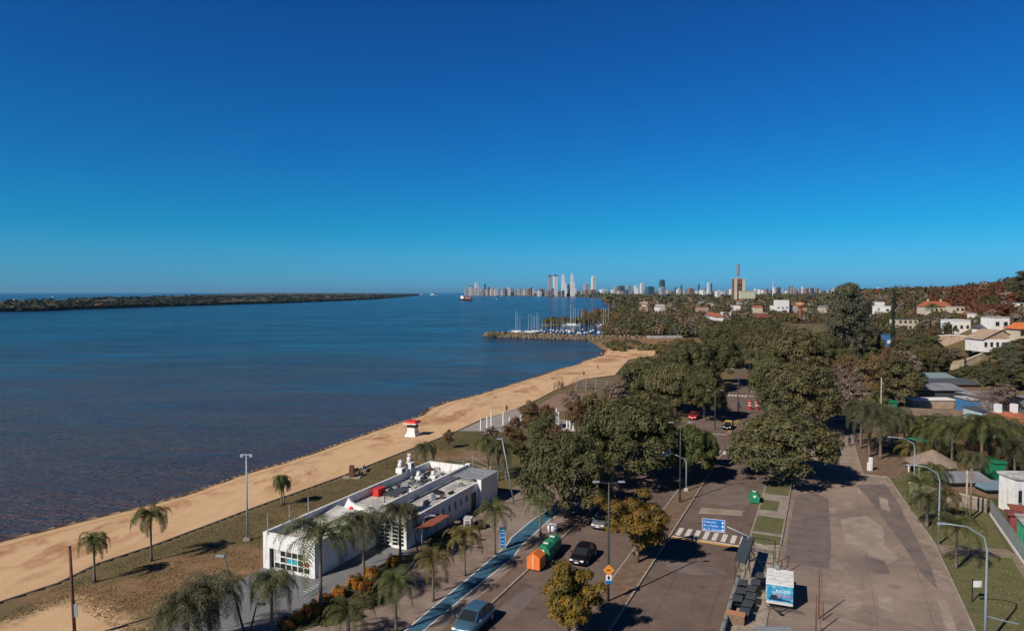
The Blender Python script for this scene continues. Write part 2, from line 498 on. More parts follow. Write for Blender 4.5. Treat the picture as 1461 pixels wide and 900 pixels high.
st4 = n.noise(.022, 9, .78, vec=n.mapping((.30, 1, 1), (0, 0, R(-6))), lo=.50, hi=.60, dist=.8)
colr = n.mix(n.math('MULTIPLY', st4, n.rng(off_, 70, 260, 0, .85)), colr, (.010, .085, .17))  # brightness of the calm cyan streaks painted into the base colour
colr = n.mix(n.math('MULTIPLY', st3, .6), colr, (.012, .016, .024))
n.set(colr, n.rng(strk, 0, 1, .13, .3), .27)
n.p.inputs['IOR'].default_value = 1.333
wv = n.math('ADD', n.noise(1.1, 3, .6, vec=n.mapping((1, 2.0, 1), (0, 0, R(35)))), n.math('MULTIPLY', n.noise(.22, 3, .6, vec=n.mapping((1, 2.4, 1), (0, 0, R(20)))), 2.0))
n.bump(wv, n.rng(st4, 0, 1, 1.0, .6), .85)
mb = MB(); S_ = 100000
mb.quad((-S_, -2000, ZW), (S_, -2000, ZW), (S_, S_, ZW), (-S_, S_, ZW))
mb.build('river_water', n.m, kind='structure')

# ================================================================== roads (avenue frame s, t)
def asphalt(name, base, patch, rough=.9):
    n = NT(name)
    v1 = n.noise(.09, 5, .65, vec=n.mapping((1, 1, 1), (0, 0, 0)), lo=.4, hi=.62, dist=.5)
    v2 = n.noise(.7, 6, .7, lo=.35, hi=.7)
    c = n.mix(v1, base, patch)
    c = n.mix(n.math('MULTIPLY', v2, .45), c, tuple(x*.6 for x in base))
    # slab joints and cracks
    rot = n.mapping((1, 1, 1), (0, 0, R(24.65)))
    vo = n.t.nodes.new('ShaderNodeTexVoronoi'); vo.feature = 'DISTANCE_TO_EDGE'; vo.inputs['Scale'].default_value = .11
    dd = n.t.nodes.new('ShaderNodeTexNoise'); dd.inputs['Scale'].default_value = .8; dd.inputs['Detail'].default_value = 5
    n.t.links.new(rot, dd.inputs['Vector'])
    ad = n.t.nodes.new('ShaderNodeMix'); ad.data_type = 'RGBA'; ad.blend_type = 'LINEAR_LIGHT'; ad.inputs[0].default_value = .9
    n.t.links.new(rot, ad.inputs[6]); n.t.links.new(dd.outputs['Color'], ad.inputs[7])
    n.t.links.new(ad.outputs[2], vo.inputs['Vector'])
    cr = n.rng(vo.outputs['Distance'], .004, .012, 1, 0)
    c = n.mix(n.math('MULTIPLY', cr, .2), c, (.03, .026, .024))
    br = n.t.nodes.new('ShaderNodeTexBrick'); br.inputs['Scale'].default_value = 1.0
    br.offset = 0; br.inputs['Brick Width'].default_value = 4.2; br.inputs['Row Height'].default_value = 6.2; br.inputs['Mortar Size'].default_value = .035
    br.inputs['Color1'].default_value = (.9, .9, .9, 1); br.inputs['Color2'].default_value = (1, 1, 1, 1); br.inputs['Mortar'].default_value = (.45, .42, .4, 1)
    n.t.links.new(rot, br.inputs['Vector'])
    c = n.mix(.75, c, br.outputs['Color'], 'MULTIPLY')
    pale = n.noise(.22, 8, .75, vec=n.mapping((1, 1, 1), (0, 0, .3)), lo=.53, hi=.64)
    c = n.mix(n.math('MULTIPLY', pale, .45), c, tuple(min(.6, x*1.6) for x in base))
    dk = n.noise(.35, 3, .5, lo=.62, hi=.66)
    c = n.mix(n.math('MULTIPLY', dk, .5), c, tuple(x*.42 for x in base))
    fine = n.noise(18, 3, .8, lo=.25, hi=.75)
    c = n.mix(n.math('MULTIPLY', fine, .25), c, tuple(x*1.6 for x in base))
    n.set(c, rough, .25)
    n.bump(n.noise(25, 3, .8), .3, .02)
    return n.m
m_as = asphalt('asphalt_avenue', (.135, .095, .08), (.18, .13, .105))
m_wide = asphalt('asphalt_wide', (.30, .225, .182), (.165, .125, .112))
m_kerb = mat('kerb_concrete', (.30, .25, .20), .9, var=.3, scale=2, world=True, bump=.3)
m_brown = mat('median_earth', (.21, .135, .09), .95, col2=(.12, .075, .05), scale=1.2, world=True, bump=.5, bscale=12)
m_grass = mat('verge_grass', (.085, .10, .034), .95, col2=(.15, .125, .055), scale=.9, world=True, bump=.8, bscale=22, detail=8)
m_prom = None
def strip(name, mt, s0, s1, t0, t1, z, kind='structure', step=12, **kw):
    mb = MB(); k = max(1, int((s1-s0)/step))
    for i in range(k):
        a, b = s0+(s1-s0)*i/k, s0+(s1-s0)*(i+1)/k
        mb.quad((*st(a, t0), z), (*st(a, t1), z), (*st(b, t1), z), (*st(b, t0), z))
        # normals up
    for i, f in enumerate(mb.f): mb.f[i] = tuple(f)
    return mb.build(name, mt, kind=kind, **kw)
def slab(name, mt, pts, z0, z1, **kw):
    mb = MB(); mb.prism(pts, z0, z1); return mb.build(name, mt, **kw)
def kerb(mb, pts, w=.18, z1=.15):
    for a, b in zip(pts[:-1], pts[1:]):
        a = Vector(a); b = Vector(b); L = (b-a).length; k = max(1, int(L/9))
        u = (b-a)/L
        for i in range(k):
            p, q_ = a+u*(L*i/k), a+u*(L*(i+1)/k-.02)
            mb.bar((p.x, p.y, z1/2), (q_.x, q_.y, z1/2), w, z1)
TL0, TL1, TM0, TM1, TR0 = -25.9, -17.9, -15.3, -7.2, -4.0
S0 = 30
strip('road', m_as, S0, 620, TL0, TL1, .012)                       # left carriageway
strip('road', m_as, S0, 620, TM0, TM1, .012)                       # middle carriageway
# crossings through the medians
strip('road', m_as, 118, 186, TL1, TM0, .012)
strip('road', m_as, 118, 186, TM1, TR0, .012)
# wide road on the right, narrowing after the corner
mb = MB()
R1 = [(30, 11.4), (60, 11.2), (84.7, 11.0), (96, 10.0), (112.8, 8.6)]
for (a, ta), (b, tb) in zip(R1[:-1], R1[1:]):
    mb.quad((*st(a, TR0), .012), (*st(a, ta), .012), (*st(b, tb), .012), (*st(b, TR0), .012))
mb.quad((*st(112.8, TR0), .012), (*st(112.8, 5.4), .012), (*st(150, 4.6), .012), (*st(150, TR0), .012))
mb.quad((*st(150, TR0), .012), (*st(150, 12), .012), (*st(180, 13), .012), (*st(180, TR0), .012))
mb.quad((*st(180, TR0), .012), (*st(180, 5.5), .012), (*st(600, 5.5), .012), (*st(600, TR0), .012))
mb.build('road', m_wide, kind='structure')
# side street leading right to the sheds
mb = MB(); mb.quad((*st(168, 10), .016), (*st(160, 10), .016), (*st(163, 60), .016), (*st(172, 60), .016)); mb.build('road', m_as, kind='structure')

# old repairs in the paving
m_pd = mat('dark_repair', (.115, .09, .084), .92, col2=(.20, .15, .13), scale=.5, world=True, contrast=(.3, .7), detail=9, bump=.2)
m_pl = mat('pale_repair', (.36, .285, .23), .92, col2=(.24, .18, .15), scale=.45, world=True, contrast=(.35, .65), detail=9, bump=.2)
def patch(m, pts, z):
    r = random.Random(int(sum(a+b for a, b in pts))); P_ = pxpoly(pts); q_ = []
    for a, b in zip(P_, P_[1:]+P_[:1]):
        L = math.hypot(b[0]-a[0], b[1]-a[1]); k = max(1, int(L/.7))
        for i in range(k): q_.append((a[0]+(b[0]-a[0])*i/k+r.uniform(-.07, .07), a[1]+(b[1]-a[1])*i/k+r.uniform(-.07, .07)))
    mb = MB(); mb.poly([(x, y, z) for x, y in (q_ if sum(q_[i][0]*q_[(i+1) % len(q_)][1]-q_[(i+1) % len(q_)][0]*q_[i][1] for i in range(len(q_))) > 0 else q_[::-1])]); mb.build('road_patch', m, kind='structure')
patch(m_pd, [(1136, 706), (1160, 702), (1182, 712), (1186, 770), (1184, 812), (1150, 806), (1119, 800), (1126, 752)], .017)
patch(m_pd, [(1222, 692), (1264, 690), (1284, 722), (1306, 765), (1330, 812), (1338, 840), (1316, 820), (1292, 782), (1262, 742), (1240, 712)], .0172)
patch(m_pd, [(1232, 792), (1262, 800), (1270, 818), (1248, 818), (1234, 806)], .0174)
patch(m_pl, [(1200, 740), (1236, 736), (1260, 752), (1262, 778), (1284, 796), (1262, 806), (1236, 786), (1206, 776)], .0165)
patch(m_pl, [(1338, 856), (1350, 856), (1366, 900), (1350, 900)], .0178)
patch(m_pl, [(1253, 708), (1266, 712), (1270, 730), (1258, 726)], .0179)
patch(m_pl, [(1250, 842), (1272, 850), (1276, 874), (1256, 868)], .0181)
patch(m_pd, [(955, 800), (1000, 806), (1032, 812), (1040, 820), (990, 820), (946, 812)], .0171)
patch(m_pd, [(1010, 690), (1058, 694), (1080, 712), (1060, 726), (1000, 716)], .0173)
patch(m_pl, [(1000, 724), (1060, 728), (1058, 736), (996, 732)], .0183)
patch(m_pd, [(706, 872), (752, 838), (772, 842), (728, 886)], .0175)
patch(m_pd, [(800, 826), (836, 812), (850, 822), (812, 842)], .0176)

# medians with kerbs
def median(s0, s1, t0, t1, mt, name='median'):
    c = .6
    pts = [st(s0+c, t0), st(s0, (t0+t1)/2), st(s0+c, t1), st(s1-c, t1), st(s1, (t0+t1)/2), st(s1-c, t0)]
    slab(name, mt, [st(s0+c, t0+.1), st(s0+.2, (t0+t1)/2), st(s0+c, t1-.1), st(s1-c, t1-.1), st(s1-.2, (t0+t1)/2), st(s1-c, t0+.1)], -.05, .12, kind='structure')
    mb = MB(); kerb(mb, pts+[pts[0]]); mb.build('kerb', m_kerb, kind='structure')
median(32, 117, TL1, TM0, m_brown)
median(186, 620, TL1, TM0, m_brown)
median(76.5, 116, TM1, TR0, m_grass, 'grass_median')
median(186, 620, TM1, TR0, m_grass, 'grass_median')
# paved stretch of the narrow median by the stalls
slab('pavement', m_kerb, [st(30, TM1+.1), st(30, TR0), st(76.3, TR0), st(76.3, TM1+.1)], -.05, .10, kind='structure')
mb = MB(); kerb(mb, [st(30, TM1), st(76.5, TM1)]); mb.build('kerb', m_kerb, kind='structure')
m_slabc = mat('worn_concrete', (.27, .225, .19), .9, var=.2, scale=.8, world=True, bump=.2)
for (a, b, t0, t1) in ((80.6, 81.6, TM1+.1, TR0-.1), (87.0, 88.4, TM1+.1, TR0-.1), (90.6, 92.4, TM1+.1, TR0-.1), (88.0, 91.0, -5.0, TR0-.1)):
    pass
slab('cross_path', m_slabc, [st(79.9, TM1+.1), st(79.9, TR0-.1), st(80.7, TR0-.1), st(80.7, TM1+.1)], .1, .128, kind='structure')
slab('cross_path', m_slabc, [st(86.6, TM1+.1), st(86.6, TR0-.1), st(89.2, TR0-.1), st(89.2, TM1+.1)], .1, .128, kind='structure')
slab('cross_path', m_slabc, [st(89.2, -5.0), st(89.2, TR0-.1), st(93.5, TR0-.1), st(93.5, -5.0)], .1, .127, kind='structure')
slab('cross_path', m_slabc, [st(93.5, TM1+.1), st(93.5, TR0-.1), st(96.5, TR0-.1), st(96.5, TM1+.1)], .1, .128, kind='structure')

# right verge kerb, footpath and lawn
mb = MB(); kerb(mb, [st(a, b) for a, b in R1] + [st(112.8, 5.4), st(150, 4.6)], .2, .14); mb.build('kerb', m_kerb, kind='structure')
slab('lawn', m_grass, [st(30, 11.6), st(60, 11.35), st(81.8, 11.2), st(83.3, 17.5), st(30, 16.3)], -.05, .10, kind='structure')
slab('lawn', m_grass, [st(84.6, 11.15), st(96, 10.2), st(112.6, 8.8), st(112.6, 17.6), st(100, 18.3), st(86.0, 17.7)], -.05, .10, kind='structure')
m_path = mat('footpath', (.26, .2, .155), .93, col2=(.18, .125, .09), scale=.7, world=True, bump=.3)
slab('footpath', m_path, [st(81.8, 11.3), st(84.6, 11.2), st(86.0, 17.7), st(83.3, 17.4)], -.05, .09, kind='structure')
slab('footpath', m_path, [st(30, 16.3), st(83.3, 17.4), st(86, 17.7), st(84, 18.3), st(80, 18.6), st(30, 20.5)], -.05, .085, kind='structure')
slab('bare_verge', m_brown, [st(113.0, 5.6), st(113.0, 13), st(126, 12), st(150, 4.8)], -.05, .09, kind='structure')

# ------------------------------------------------ left side: promenade, plaza, bike lane
n = NT('promenade_tiles')
rot = n.mapping((1, 1, 1), (0, 0, R(24.65)))
br = n.t.nodes.new('ShaderNodeTexBrick'); br.offset = .5; br.inputs['Scale'].default_value = 1
br.inputs['Brick Width'].default_value = 1.6; br.inputs['Row Height'].default_value = .8; br.inputs['Mortar Size'].default_value = .02
br.inputs['Color1'].default_value = (.30, .215, .175, 1); br.inputs['Color2'].default_value = (.22, .165, .135, 1); br.inputs['Mortar'].default_value = (.12, .085, .07, 1)
n.t.links.new(rot, br.inputs['Vector'])
c = n.mix(n.math('MULTIPLY', n.noise(.5, 6, .7, lo=.35, hi=.65), .55), br.outputs['Color'], (.13, .095, .082))
c = n.mix(n.math('MULTIPLY', n.noise(.12, 4, .6, lo=.45, hi=.6), .4), c, (.30, .26, .235))
n.set(c, .9, .2); m_prom = n.m
slab('promenade', m_prom, [st(30, -42), st(30, TL0-.2), st(118, TL0-.2), st(118, -31), st(104, -35), st(84, -39), st(60, -39.6)], -.05, .075, kind='structure')
mb = MB(); kerb(mb, [st(30, TL0-.08), st(118, TL0-.08)], .2, .12); mb.build('kerb', m_kerb, kind='structure')
n = NT('brown_strip')
c = n.mix(n.noise(.4, 6, .7, lo=.35, hi=.65), (.20, .135, .10), (.125, .088, .07))
n.set(c, .95, .15)
slab('bare_strip', n.m, [st(30, -27.5), st(30, TL0-.2), st(118, TL0-.2), st(118, -27.5)], .0, .08, kind='structure')
# blue cycle lane with its sideways step
m_blue = mat('blue_lane_paint', (.025, .085, .15), .85, col2=(.05, .14, .20), scale=1.2, world=True, bump=.1)
m_white = mat('road_paint_white', (.62, .60, .56), .8, col2=(.34, .31, .28), scale=3.5, world=True, contrast=(.45, .8))
m_yellow = mat('road_paint_yellow', (.62, .33, .06), .8, col2=(.3, .2, .1), scale=3, world=True, contrast=(.4, .8))
LANE_L = [at(x, y) for x, y in [(520, 950), (600, 882), (664, 829), (722, 780), (730, 767), (760, 742), (800, 716)]]
LANE_R = [at(x, y) for x, y in [(560, 942), (607, 898), (672, 844), (733, 795), (743, 780), (783, 743), (822, 716)]]
mb = MB()
for i in range(len(LANE_L)-1):
    mb.quad((*LANE_L[i], .086), (*LANE_R[i], .086), (*LANE_R[i+1], .086), (*LANE_L[i+1], .086))
mb.build('cycle_lane', m_blue, kind='structure')
mb = MB()
for L in (LANE_L, LANE_R):
    for a, b in zip(L[:-1], L[1:]):
        mb.bar((*a, .083), (*b, .083), .14, .016)
mb.build('lane_edge_line', m_white, kind='structure')
# grey plaza round the white building
n = NT('plaza_tiles')
rot = n.mapping((1, 1, 1), (0, 0, R(24.65)))
br = n.t.nodes.new('ShaderNodeTexBrick'); br.offset = 0; br.inputs['Scale'].default_value = 1
br.inputs['Brick Width'].default_value = .5; br.inputs['Row Height'].default_value = .5; br.inputs['Mortar Size'].default_value = .015
br.inputs['Color1'].default_value = (.20, .20, .21, 1); br.inputs['Color2'].default_value = (.175, .175, .185, 1); br.inputs['Mortar'].default_value = (.10, .10, .10, 1)
n.t.links.new(rot, br.inputs['Vector'])
c = n.mix(n.math('MULTIPLY', n.noise(.45, 6, .7, lo=.4, hi=.65), .5), br.outputs['Color'], (.13, .125, .13))
n.set(c, .85, .25)
slab('plaza', n.m, pxpoly([(180, 945), (225, 903), (371, 812), (380, 808), (452, 800), (600, 772), (585, 792), (560, 803), (520, 832), (447, 866), (412, 888), (395, 902), (330, 945)]), -.05, .085, kind='structure')

# ------------------------------------------------ painted crossings and humps
def crosswalk(s, t0, t1, L, n_, w=.55, z=.018):
    mb = MB()
    for i in range(n_):
        t = t0+(t1-t0)*(i+.5)/n_
        mb.quad((*st(s, t-w/2), z), (*st(s, t+w/2), z), (*st(s+L, t+w/2), z), (*st(s+L, t-w/2), z))
    mb.build('crosswalk', m_white, kind='structure')
crosswalk(76.0, TM0+.2, TM1-.15, 2.6, 8, .5)
crosswalk(117.6, -18.6, -7.6, 2.6, 11, .55)
crosswalk(184.8, TL0+.4, TL1-.3, 3.0, 9, .5)
crosswalk(184.8, TM0+.4, TM1-.3, 3.0, 9, .5)
mb = MB(); a, b = st(75.1, TM0+.2), st(75.1, TM1-.1); mb.bar((*a, .03), (*b, .03), .38, .05); mb.build('speed_hump', m_yellow, kind='structure')
mb = MB(); a, b = st(75.5, TM0+.2), st(75.5, TM1-.1); mb.bar((*a, .028), (*b, .028), .14, .04); mb.build('stop_line', m_white, kind='structure')
mb = MB()
for t in (-16.75, -16.35):
    a, b = st(135, t), st(162, t); mb.bar((*a, .02), (*b, .02), .16, .02)
mb.build('centre_line', m_yellow, kind='structure')
mb = MB(); a, b = st(134.0, TL0+.3), st(134.0, -16.6); mb.bar((*a, .02), (*b, .02), .25, .02); mb.build('stop_line', m_white, kind='structure')

# ================================================================== vegetation
def leaf_mat(name, c1, c2, c3, scale=.55, trans=.14, vary=.18):
    """foliage: patches of two leaf colours over the crown, third colour on scattered leaves, slight change from tree to tree"""
    n = NT(name)
    tcn = n.t.nodes.new('ShaderNodeTexCoord')
    a = n.noise(scale, 4, .6, vec=tcn.outputs['Object'], lo=.38, hi=.62)
    b = n.noise(6.0, 2, .6, vec=tcn.outputs['Object'], lo=.52, hi=.72)
    c = n.mix(a, c1, c2)
    c = n.mix(b, c, c3)
    oi = n.t.nodes.new('ShaderNodeObjectInfo')
    hs = n.t.nodes.new('ShaderNodeHueSaturation')
    n.t.links.new(c, hs.inputs['Color'])
    n.t.links.new(n.rng(oi.outputs['Random'], 0, 1, 1-vary, 1+vary), hs.inputs['Value'])
    n.t.links.new(n.rng(oi.outputs['Random'], 0, 1, .488, .51), hs.inputs['Hue'])
    n.set(hs.outputs[0], .62, .25)
    tr = n.t.nodes.new('ShaderNodeBsdfTranslucent'); n.t.links.new(hs.outputs[0], tr.inputs[0])
    ms = n.t.nodes.new('ShaderNodeMixShader'); ms.inputs[0].default_value = trans
    out = n.t.nodes['Material Output']
    n.t.links.new(n.p.outputs[0], ms.inputs[1]); n.t.links.new(tr.outputs[0], ms.inputs[2]); n.t.links.new(ms.outputs[0], out.inputs[0])
    return n.m
L_DARK = leaf_mat('leaves_dark', (.066, .072, .025), (.094, .090, .033), (.155, .135, .06))
L_OLIVE = leaf_mat('leaves_olive', (.108, .092, .038), (.068, .070, .028), (.175, .14, .065))
L_BRIGHT = leaf_mat('leaves_bright', (.075, .10, .026), (.10, .115, .032), (.16, .16, .06))
L_YELLOW = leaf_mat('leaves_yellowing', (.20, .14, .022), (.085, .082, .022), (.36, .17, .02), scale=.4)
L_BROWN = leaf_mat('leaves_brown', (.17, .10, .046), (.125, .092, .04), (.24, .15, .07))
L_RUST = leaf_mat('leaves_rust', (.15, .052, .028), (.105, .045, .022), (.20, .08, .04), vary=.25)
L_GREY = leaf_mat('leaves_greygreen', (.10, .10, .06), (.075, .075, .045), (.16, .15, .10))
L_CYP = leaf_mat('leaves_cypress', (.018, .026, .014), (.024, .032, .016), (.035, .042, .022))
L_TWIG = leaf_mat('bare_twigs', (.19, .135, .105), (.14, .105, .082), (.25, .19, .145), trans=0)
L_PALM = leaf_mat('palm_leaves', (.062, .080, .022), (.092, .095, .030), (.17, .15, .06), scale=1.0, trans=.12)
L_PALMY = leaf_mat('palm_leaves_yellowing', (.125, .10, .028), (.085, .078, .028), (.23, .12, .03), scale=1.0, trans=.2)
L_PALMG = leaf_mat('palm_leaves_grey', (.060, .068, .030), (.088, .086, .040), (.17, .15, .085), scale=1.0, trans=.1)
M_BARK = mat('bark', (.12, .09, .065), .95, var=.35, scale=5, bump=.6, bscale=14)
M_BARKP = mat('palm_bark', (.15, .12, .095), .95, var=.35, scale=9, bump=.5, bscale=20)
M_BARKPALE = mat('pale_bark', (.34, .29, .24), .9, var=.3, scale=3, bump=.4, bscale=10)

def quads_mesh(name, C_, N_, T_, W, Lh, m):
    """many leaf cards: centres, normals, long axes, half sizes"""
    B = np.cross(N_, T_); B /= np.linalg.norm(B, axis=1, keepdims=True)+1e-9
    T = np.cross(B, N_)
    W = W[:, None]; Lh = Lh[:, None]
    # pointed leaf clump: diamond-like quads
    V = np.stack([C_-T*Lh, C_+B*W*.9-T*Lh*.1, C_+T*Lh, C_-B*W+T*Lh*.1], 1).reshape(-1, 3)
    k = len(C_)
    me = bpy.data.meshes.new(name)
    me.vertices.add(4*k); me.vertices.foreach_set('co', V.ravel())
    me.loops.add(4*k); me.loops.foreach_set('vertex_index', np.arange(4*k))
    me.polygons.add(k); me.polygons.foreach_set('loop_start', np.arange(k)*4); me.polygons.foreach_set('loop_total', np.full(k, 4))
    me.materials.append(m); me.update(calc_edges=True)
    return me
def unit(r, k):
    v = r.normal(size=(k, 3)); return v/np.linalg.norm(v, axis=1, keepdims=True)
def crown_clumps(r, kind, nc):
    """centres and radii of the leaf clumps of a crown of radius 1 standing on z = 0 (its lowest leaves)"""
    cs = []
    if kind == 'dome':          # broad umbrella, wider than tall
        for i in range(nc):
            th = r.uniform(0, 6.28); u = r.uniform(0, 1)**.55
            prof = math.sqrt(max(0, 1-u**2.3))
            h = .30+.70*prof*r.uniform(.70, 1.0)
            cs.append((u*.86*math.cos(th), u*.86*math.sin(th), h, r.uniform(.13, .27)))
        for i in range(nc//2):
            th = r.uniform(0, 6.28)
            cs.append((.88*math.cos(th)*r.uniform(.85, 1.08), .88*math.sin(th)*r.uniform(.85, 1.08), r.uniform(.10, .5), r.uniform(.10, .2)))
    elif kind == 'round':
        for i in range(nc):
            v = unit(r, 1)[0]
            rr = r.uniform(.45, .95)
            cs.append((v[0]*.78*rr, v[1]*.78*rr, 1.0+v[2]*.9*rr, r.uniform(.16, .30)))
    elif kind == 'lump':        # loose, lopsided street tree
        for i in range(nc):
            v = unit(r, 1)[0]; rr = r.uniform(.3, .95); lob = 1+.25*math.sin(3*math.atan2(v[1], v[0])+1)
            cs.append((v[0]*.8*rr*lob, v[1]*.8*rr*lob, .75+v[2]*.62*rr+.15*v[0], r.uniform(.12, .26)))
    elif kind == 'tall':        # eucalyptus: irregular column
        for i in range(nc):
            z = r.uniform(0, 1); w_ = .75*math.sin(math.pi*(.12+.8*z))**.7
            th = r.uniform(0, 6.28); u = r.uniform(.3, 1)
            cs.append((w_*u*math.cos(th), w_*u*math.sin(th), z*2.9, r.uniform(.15, .32)))
    elif kind == 'cone':
        for i in range(nc):
            z = r.uniform(0, 1); w_ = .42*(1-z)**.6*min(1, z*6+.4)
            th = r.uniform(0, 6.28)
            cs.append((w_*.5*math.cos(th), w_*.5*math.sin(th), z*4.6, .10+w_*.65))
    return cs
def crown(name, kind, m, seed, nc=60, leaves=9000, size=.055, flat=.75, hollow=.55, zbias=.25):
    r = np.random.RandomState(seed)
    cs = crown_clumps(r, kind, nc)
    wts = np.array([c[3]**2 for c in cs]); wts /= wts.sum()
    cnt = r.multinomial(leaves, wts)
    C_, N_ = [], []
    for (x, y, z, rad), k in zip(cs, cnt):
        v = unit(r, k)
        v[:, 2] = np.where(v[:, 2] < -.35, -v[:, 2], v[:, 2])
        rr = (hollow+(1-hollow)*r.uniform(0, 1, k)**.6)[:, None]
        rr = rr*(1+.28*np.sin(v[:, :1]*7+x*9)*np.sin(v[:, 1:2]*6+y*9))
        p = v*rr*rad*np.array([1.15, 1.15, flat])+np.array([x, y, z])
        C_.append(p); N_.append(v+unit(r, k)*.48+np.array([0, 0, zbias]))
    C_ = np.concatenate(C_); N_ = np.concatenate(N_); N_ /= np.linalg.norm(N_, axis=1, keepdims=True)
    k = len(C_)
    T_ = unit(r, k)+np.array([0, 0, -.4])
    W = size*r.uniform(.45, .95, k); Lh = size*r.uniform(.7, 1.5, k)
    return quads_mesh(name, C_, N_, T_, W, Lh, m), cs
def trunk_mesh(name, cs, seed, h0, r0, m, nl=9, base=0.0, spread=True):
    """trunk from z=-h0 (ground) up to the crown base with limbs reaching the clumps"""
    r = random.Random(seed); mb = MB()
    top = (r.uniform(-.05, .05), r.uniform(-.05, .05), .05)
    mb.tube([(0, 0, -h0-.1), (0, 0, -h0+.06), (r.uniform(-.04, .04), r.uniform(-.04, .04), -h0*.45), top], [r0*1.7, r0*1.15, r0, r0*.85], 8)
    far = sorted(cs, key=lambda c: -math.hypot(c[0], c[1]))
    pick = r.sample(list(far), min(nl, len(far)))
    for c in pick:
        e = Vector(c[:3]); s_ = Vector(top) - Vector((0, 0, r.uniform(0, .12)))
        mid = s_.lerp(e, .5) + Vector((r.uniform(-.08, .08), r.uniform(-.08, .08), r.uniform(0, .1)))
        mb.tube([s_, s_.lerp(mid, .5)+Vector((0, 0, .02)), mid, e], [r0*.6, r0*.45, r0*.3, r0*.08], 5, cap=False)
        for _ in range(2):
            e2 = mid+(e-mid)*.4+Vector((r.uniform(-.3, .3), r.uniform(-.3, .3), r.uniform(-.05, .3)))
            mb.tube([mid, e2], [r0*.24, r0*.05], 4, cap=False)
    return mb.mesh(name, m, True)
TREES = {}
def tree_kind(key, kind, m, seed, h0=.62, r0=.05, bark=None, **kw):
    cm, cs = crown('crown', kind, m, seed, **kw)
    tm = trunk_mesh('trunk', cs, seed, h0, r0, bark or M_BARK)
    TREES[key] = (cm, tm, h0)
for i in range(4):
    tree_kind('dark%d' % i, 'dome', L_DARK, 10+i, nc=105, leaves=46000, size=.0255)
    tree_kind('olive%d' % i, 'dome', L_OLIVE, 30+i, nc=100, leaves=44000, size=.0255)
for i in range(2):
    tree_kind('bright%d' % i, 'dome', L_BRIGHT, 50+i, nc=60, leaves=24000, size=.034)
    tree_kind('yellow%d' % i, 'lump', L_YELLOW, 60+i, h0=.5, nc=60, leaves=30000, size=.028)
    tree_kind('brown%d' % i, 'round', L_BROWN, 70+i, h0=.5, nc=50, leaves=9000, size=.034, hollow=.2)
    tree_kind('grey%d' % i, 'tall', L_GREY, 80+i, h0=.8, r0=.07, nc=110, leaves=22000, size=.034, hollow=.3)
    tree_kind('round%d' % i, 'round', L_DARK, 90+i, h0=.5, nc=50, leaves=13000, size=.040)
    tree_kind('roundo%d' % i, 'round', L_OLIVE, 100+i, h0=.5, nc=50, leaves=13000, size=.040)
    tree_kind('rust%d' % i, 'round', L_RUST, 110+i, h0=.4, nc=40, leaves=5000, size=.06)
    tree_kind('cyp%d' % i, 'cone', L_CYP, 120+i, h0=.3, r0=.05, nc=60, leaves=6000, size=.05)
    tree_kind('twig%d' % i, 'round', L_TWIG, 130+i, h0=.6, nc=50, leaves=4500, size=.05, hollow=.1, bark=M_BARKPALE)
def low_kind(key, kind, m, seed, **kw):
    cm, cs = crown('crown', kind, m, seed, nc=22, leaves=900, size=.13, **kw); TREES[key] = (cm, None, .4)
for i in range(2):
    for kk, mm in (('dark', L_DARK), ('olive', L_OLIVE), ('brown', L_BROWN), ('twig', L_TWIG), ('rust', L_RUST), ('grey', L_GREY)):
        low_kind('low_%s%d' % (kk, i), 'round', mm, 200+i*7+len(kk))
def bare_tree(key, seed, m, depth=5):
    """leafless tree: forking limbs down to twigs"""
    r = random.Random(seed); mb = MB(); tw = MB()
    def grow(p, d, L, rad, k):
        q_ = p+d*L
        tgt = mb if k >= 3 else tw
        tgt.tube([p, q_], [rad, rad*.66], 5 if k >= 3 else 3, cap=False)
        if k == 0: return
        for i in range(3 if k < depth else 4):
            dd = (d+Vector((r.uniform(-1, 1), r.uniform(-1, 1), r.uniform(-.15, .75)))*.72).normalized()
            grow(q_, dd, L*r.uniform(.58, .82), rad*.58, k-1)
    grow(Vector((0, 0, -.6)), Vector((0, 0, 1)), .75, .05, depth)
    TREES[key] = (tw.mesh('crown', m), mb.mesh('trunk', M_BARKPALE, True), .6)
bare_tree('bare0', 5, L_TWIG, 6); bare_tree('bare1', 9, L_TWIG, 6)

def place_tree(key, X, Y, z, R_, hz=1.0, rz=None, trunk_h=None, name='tree', label=None, cat='tree', group=None, R2=None):
    """R_ = crown radius in metres; hz squashes or stretches the height; trunk_h = bare trunk height"""
    cm, tm, h0 = TREES[key]
    th = trunk_h if trunk_h is not None else h0*R_*hz
    root = empty(name, (X, Y, z), random.uniform(0, 6.28) if rz is None else rz, label, cat, group)
    root.empty_display_size = 1
    if tm is None:
        r = obj('crown', cm, root); r.location = (0, 0, th); r.scale = (R_, R2 or R_, R_*hz)
        return root
    c = obj('crown', cm, root); c.location = (0, 0, th); c.scale = (R_, R2 or R_, R_*hz)
    t = obj('trunk', tm, root); t.location = (0, 0, th)
    t.scale = (R_, R_, R_*hz)
    return root

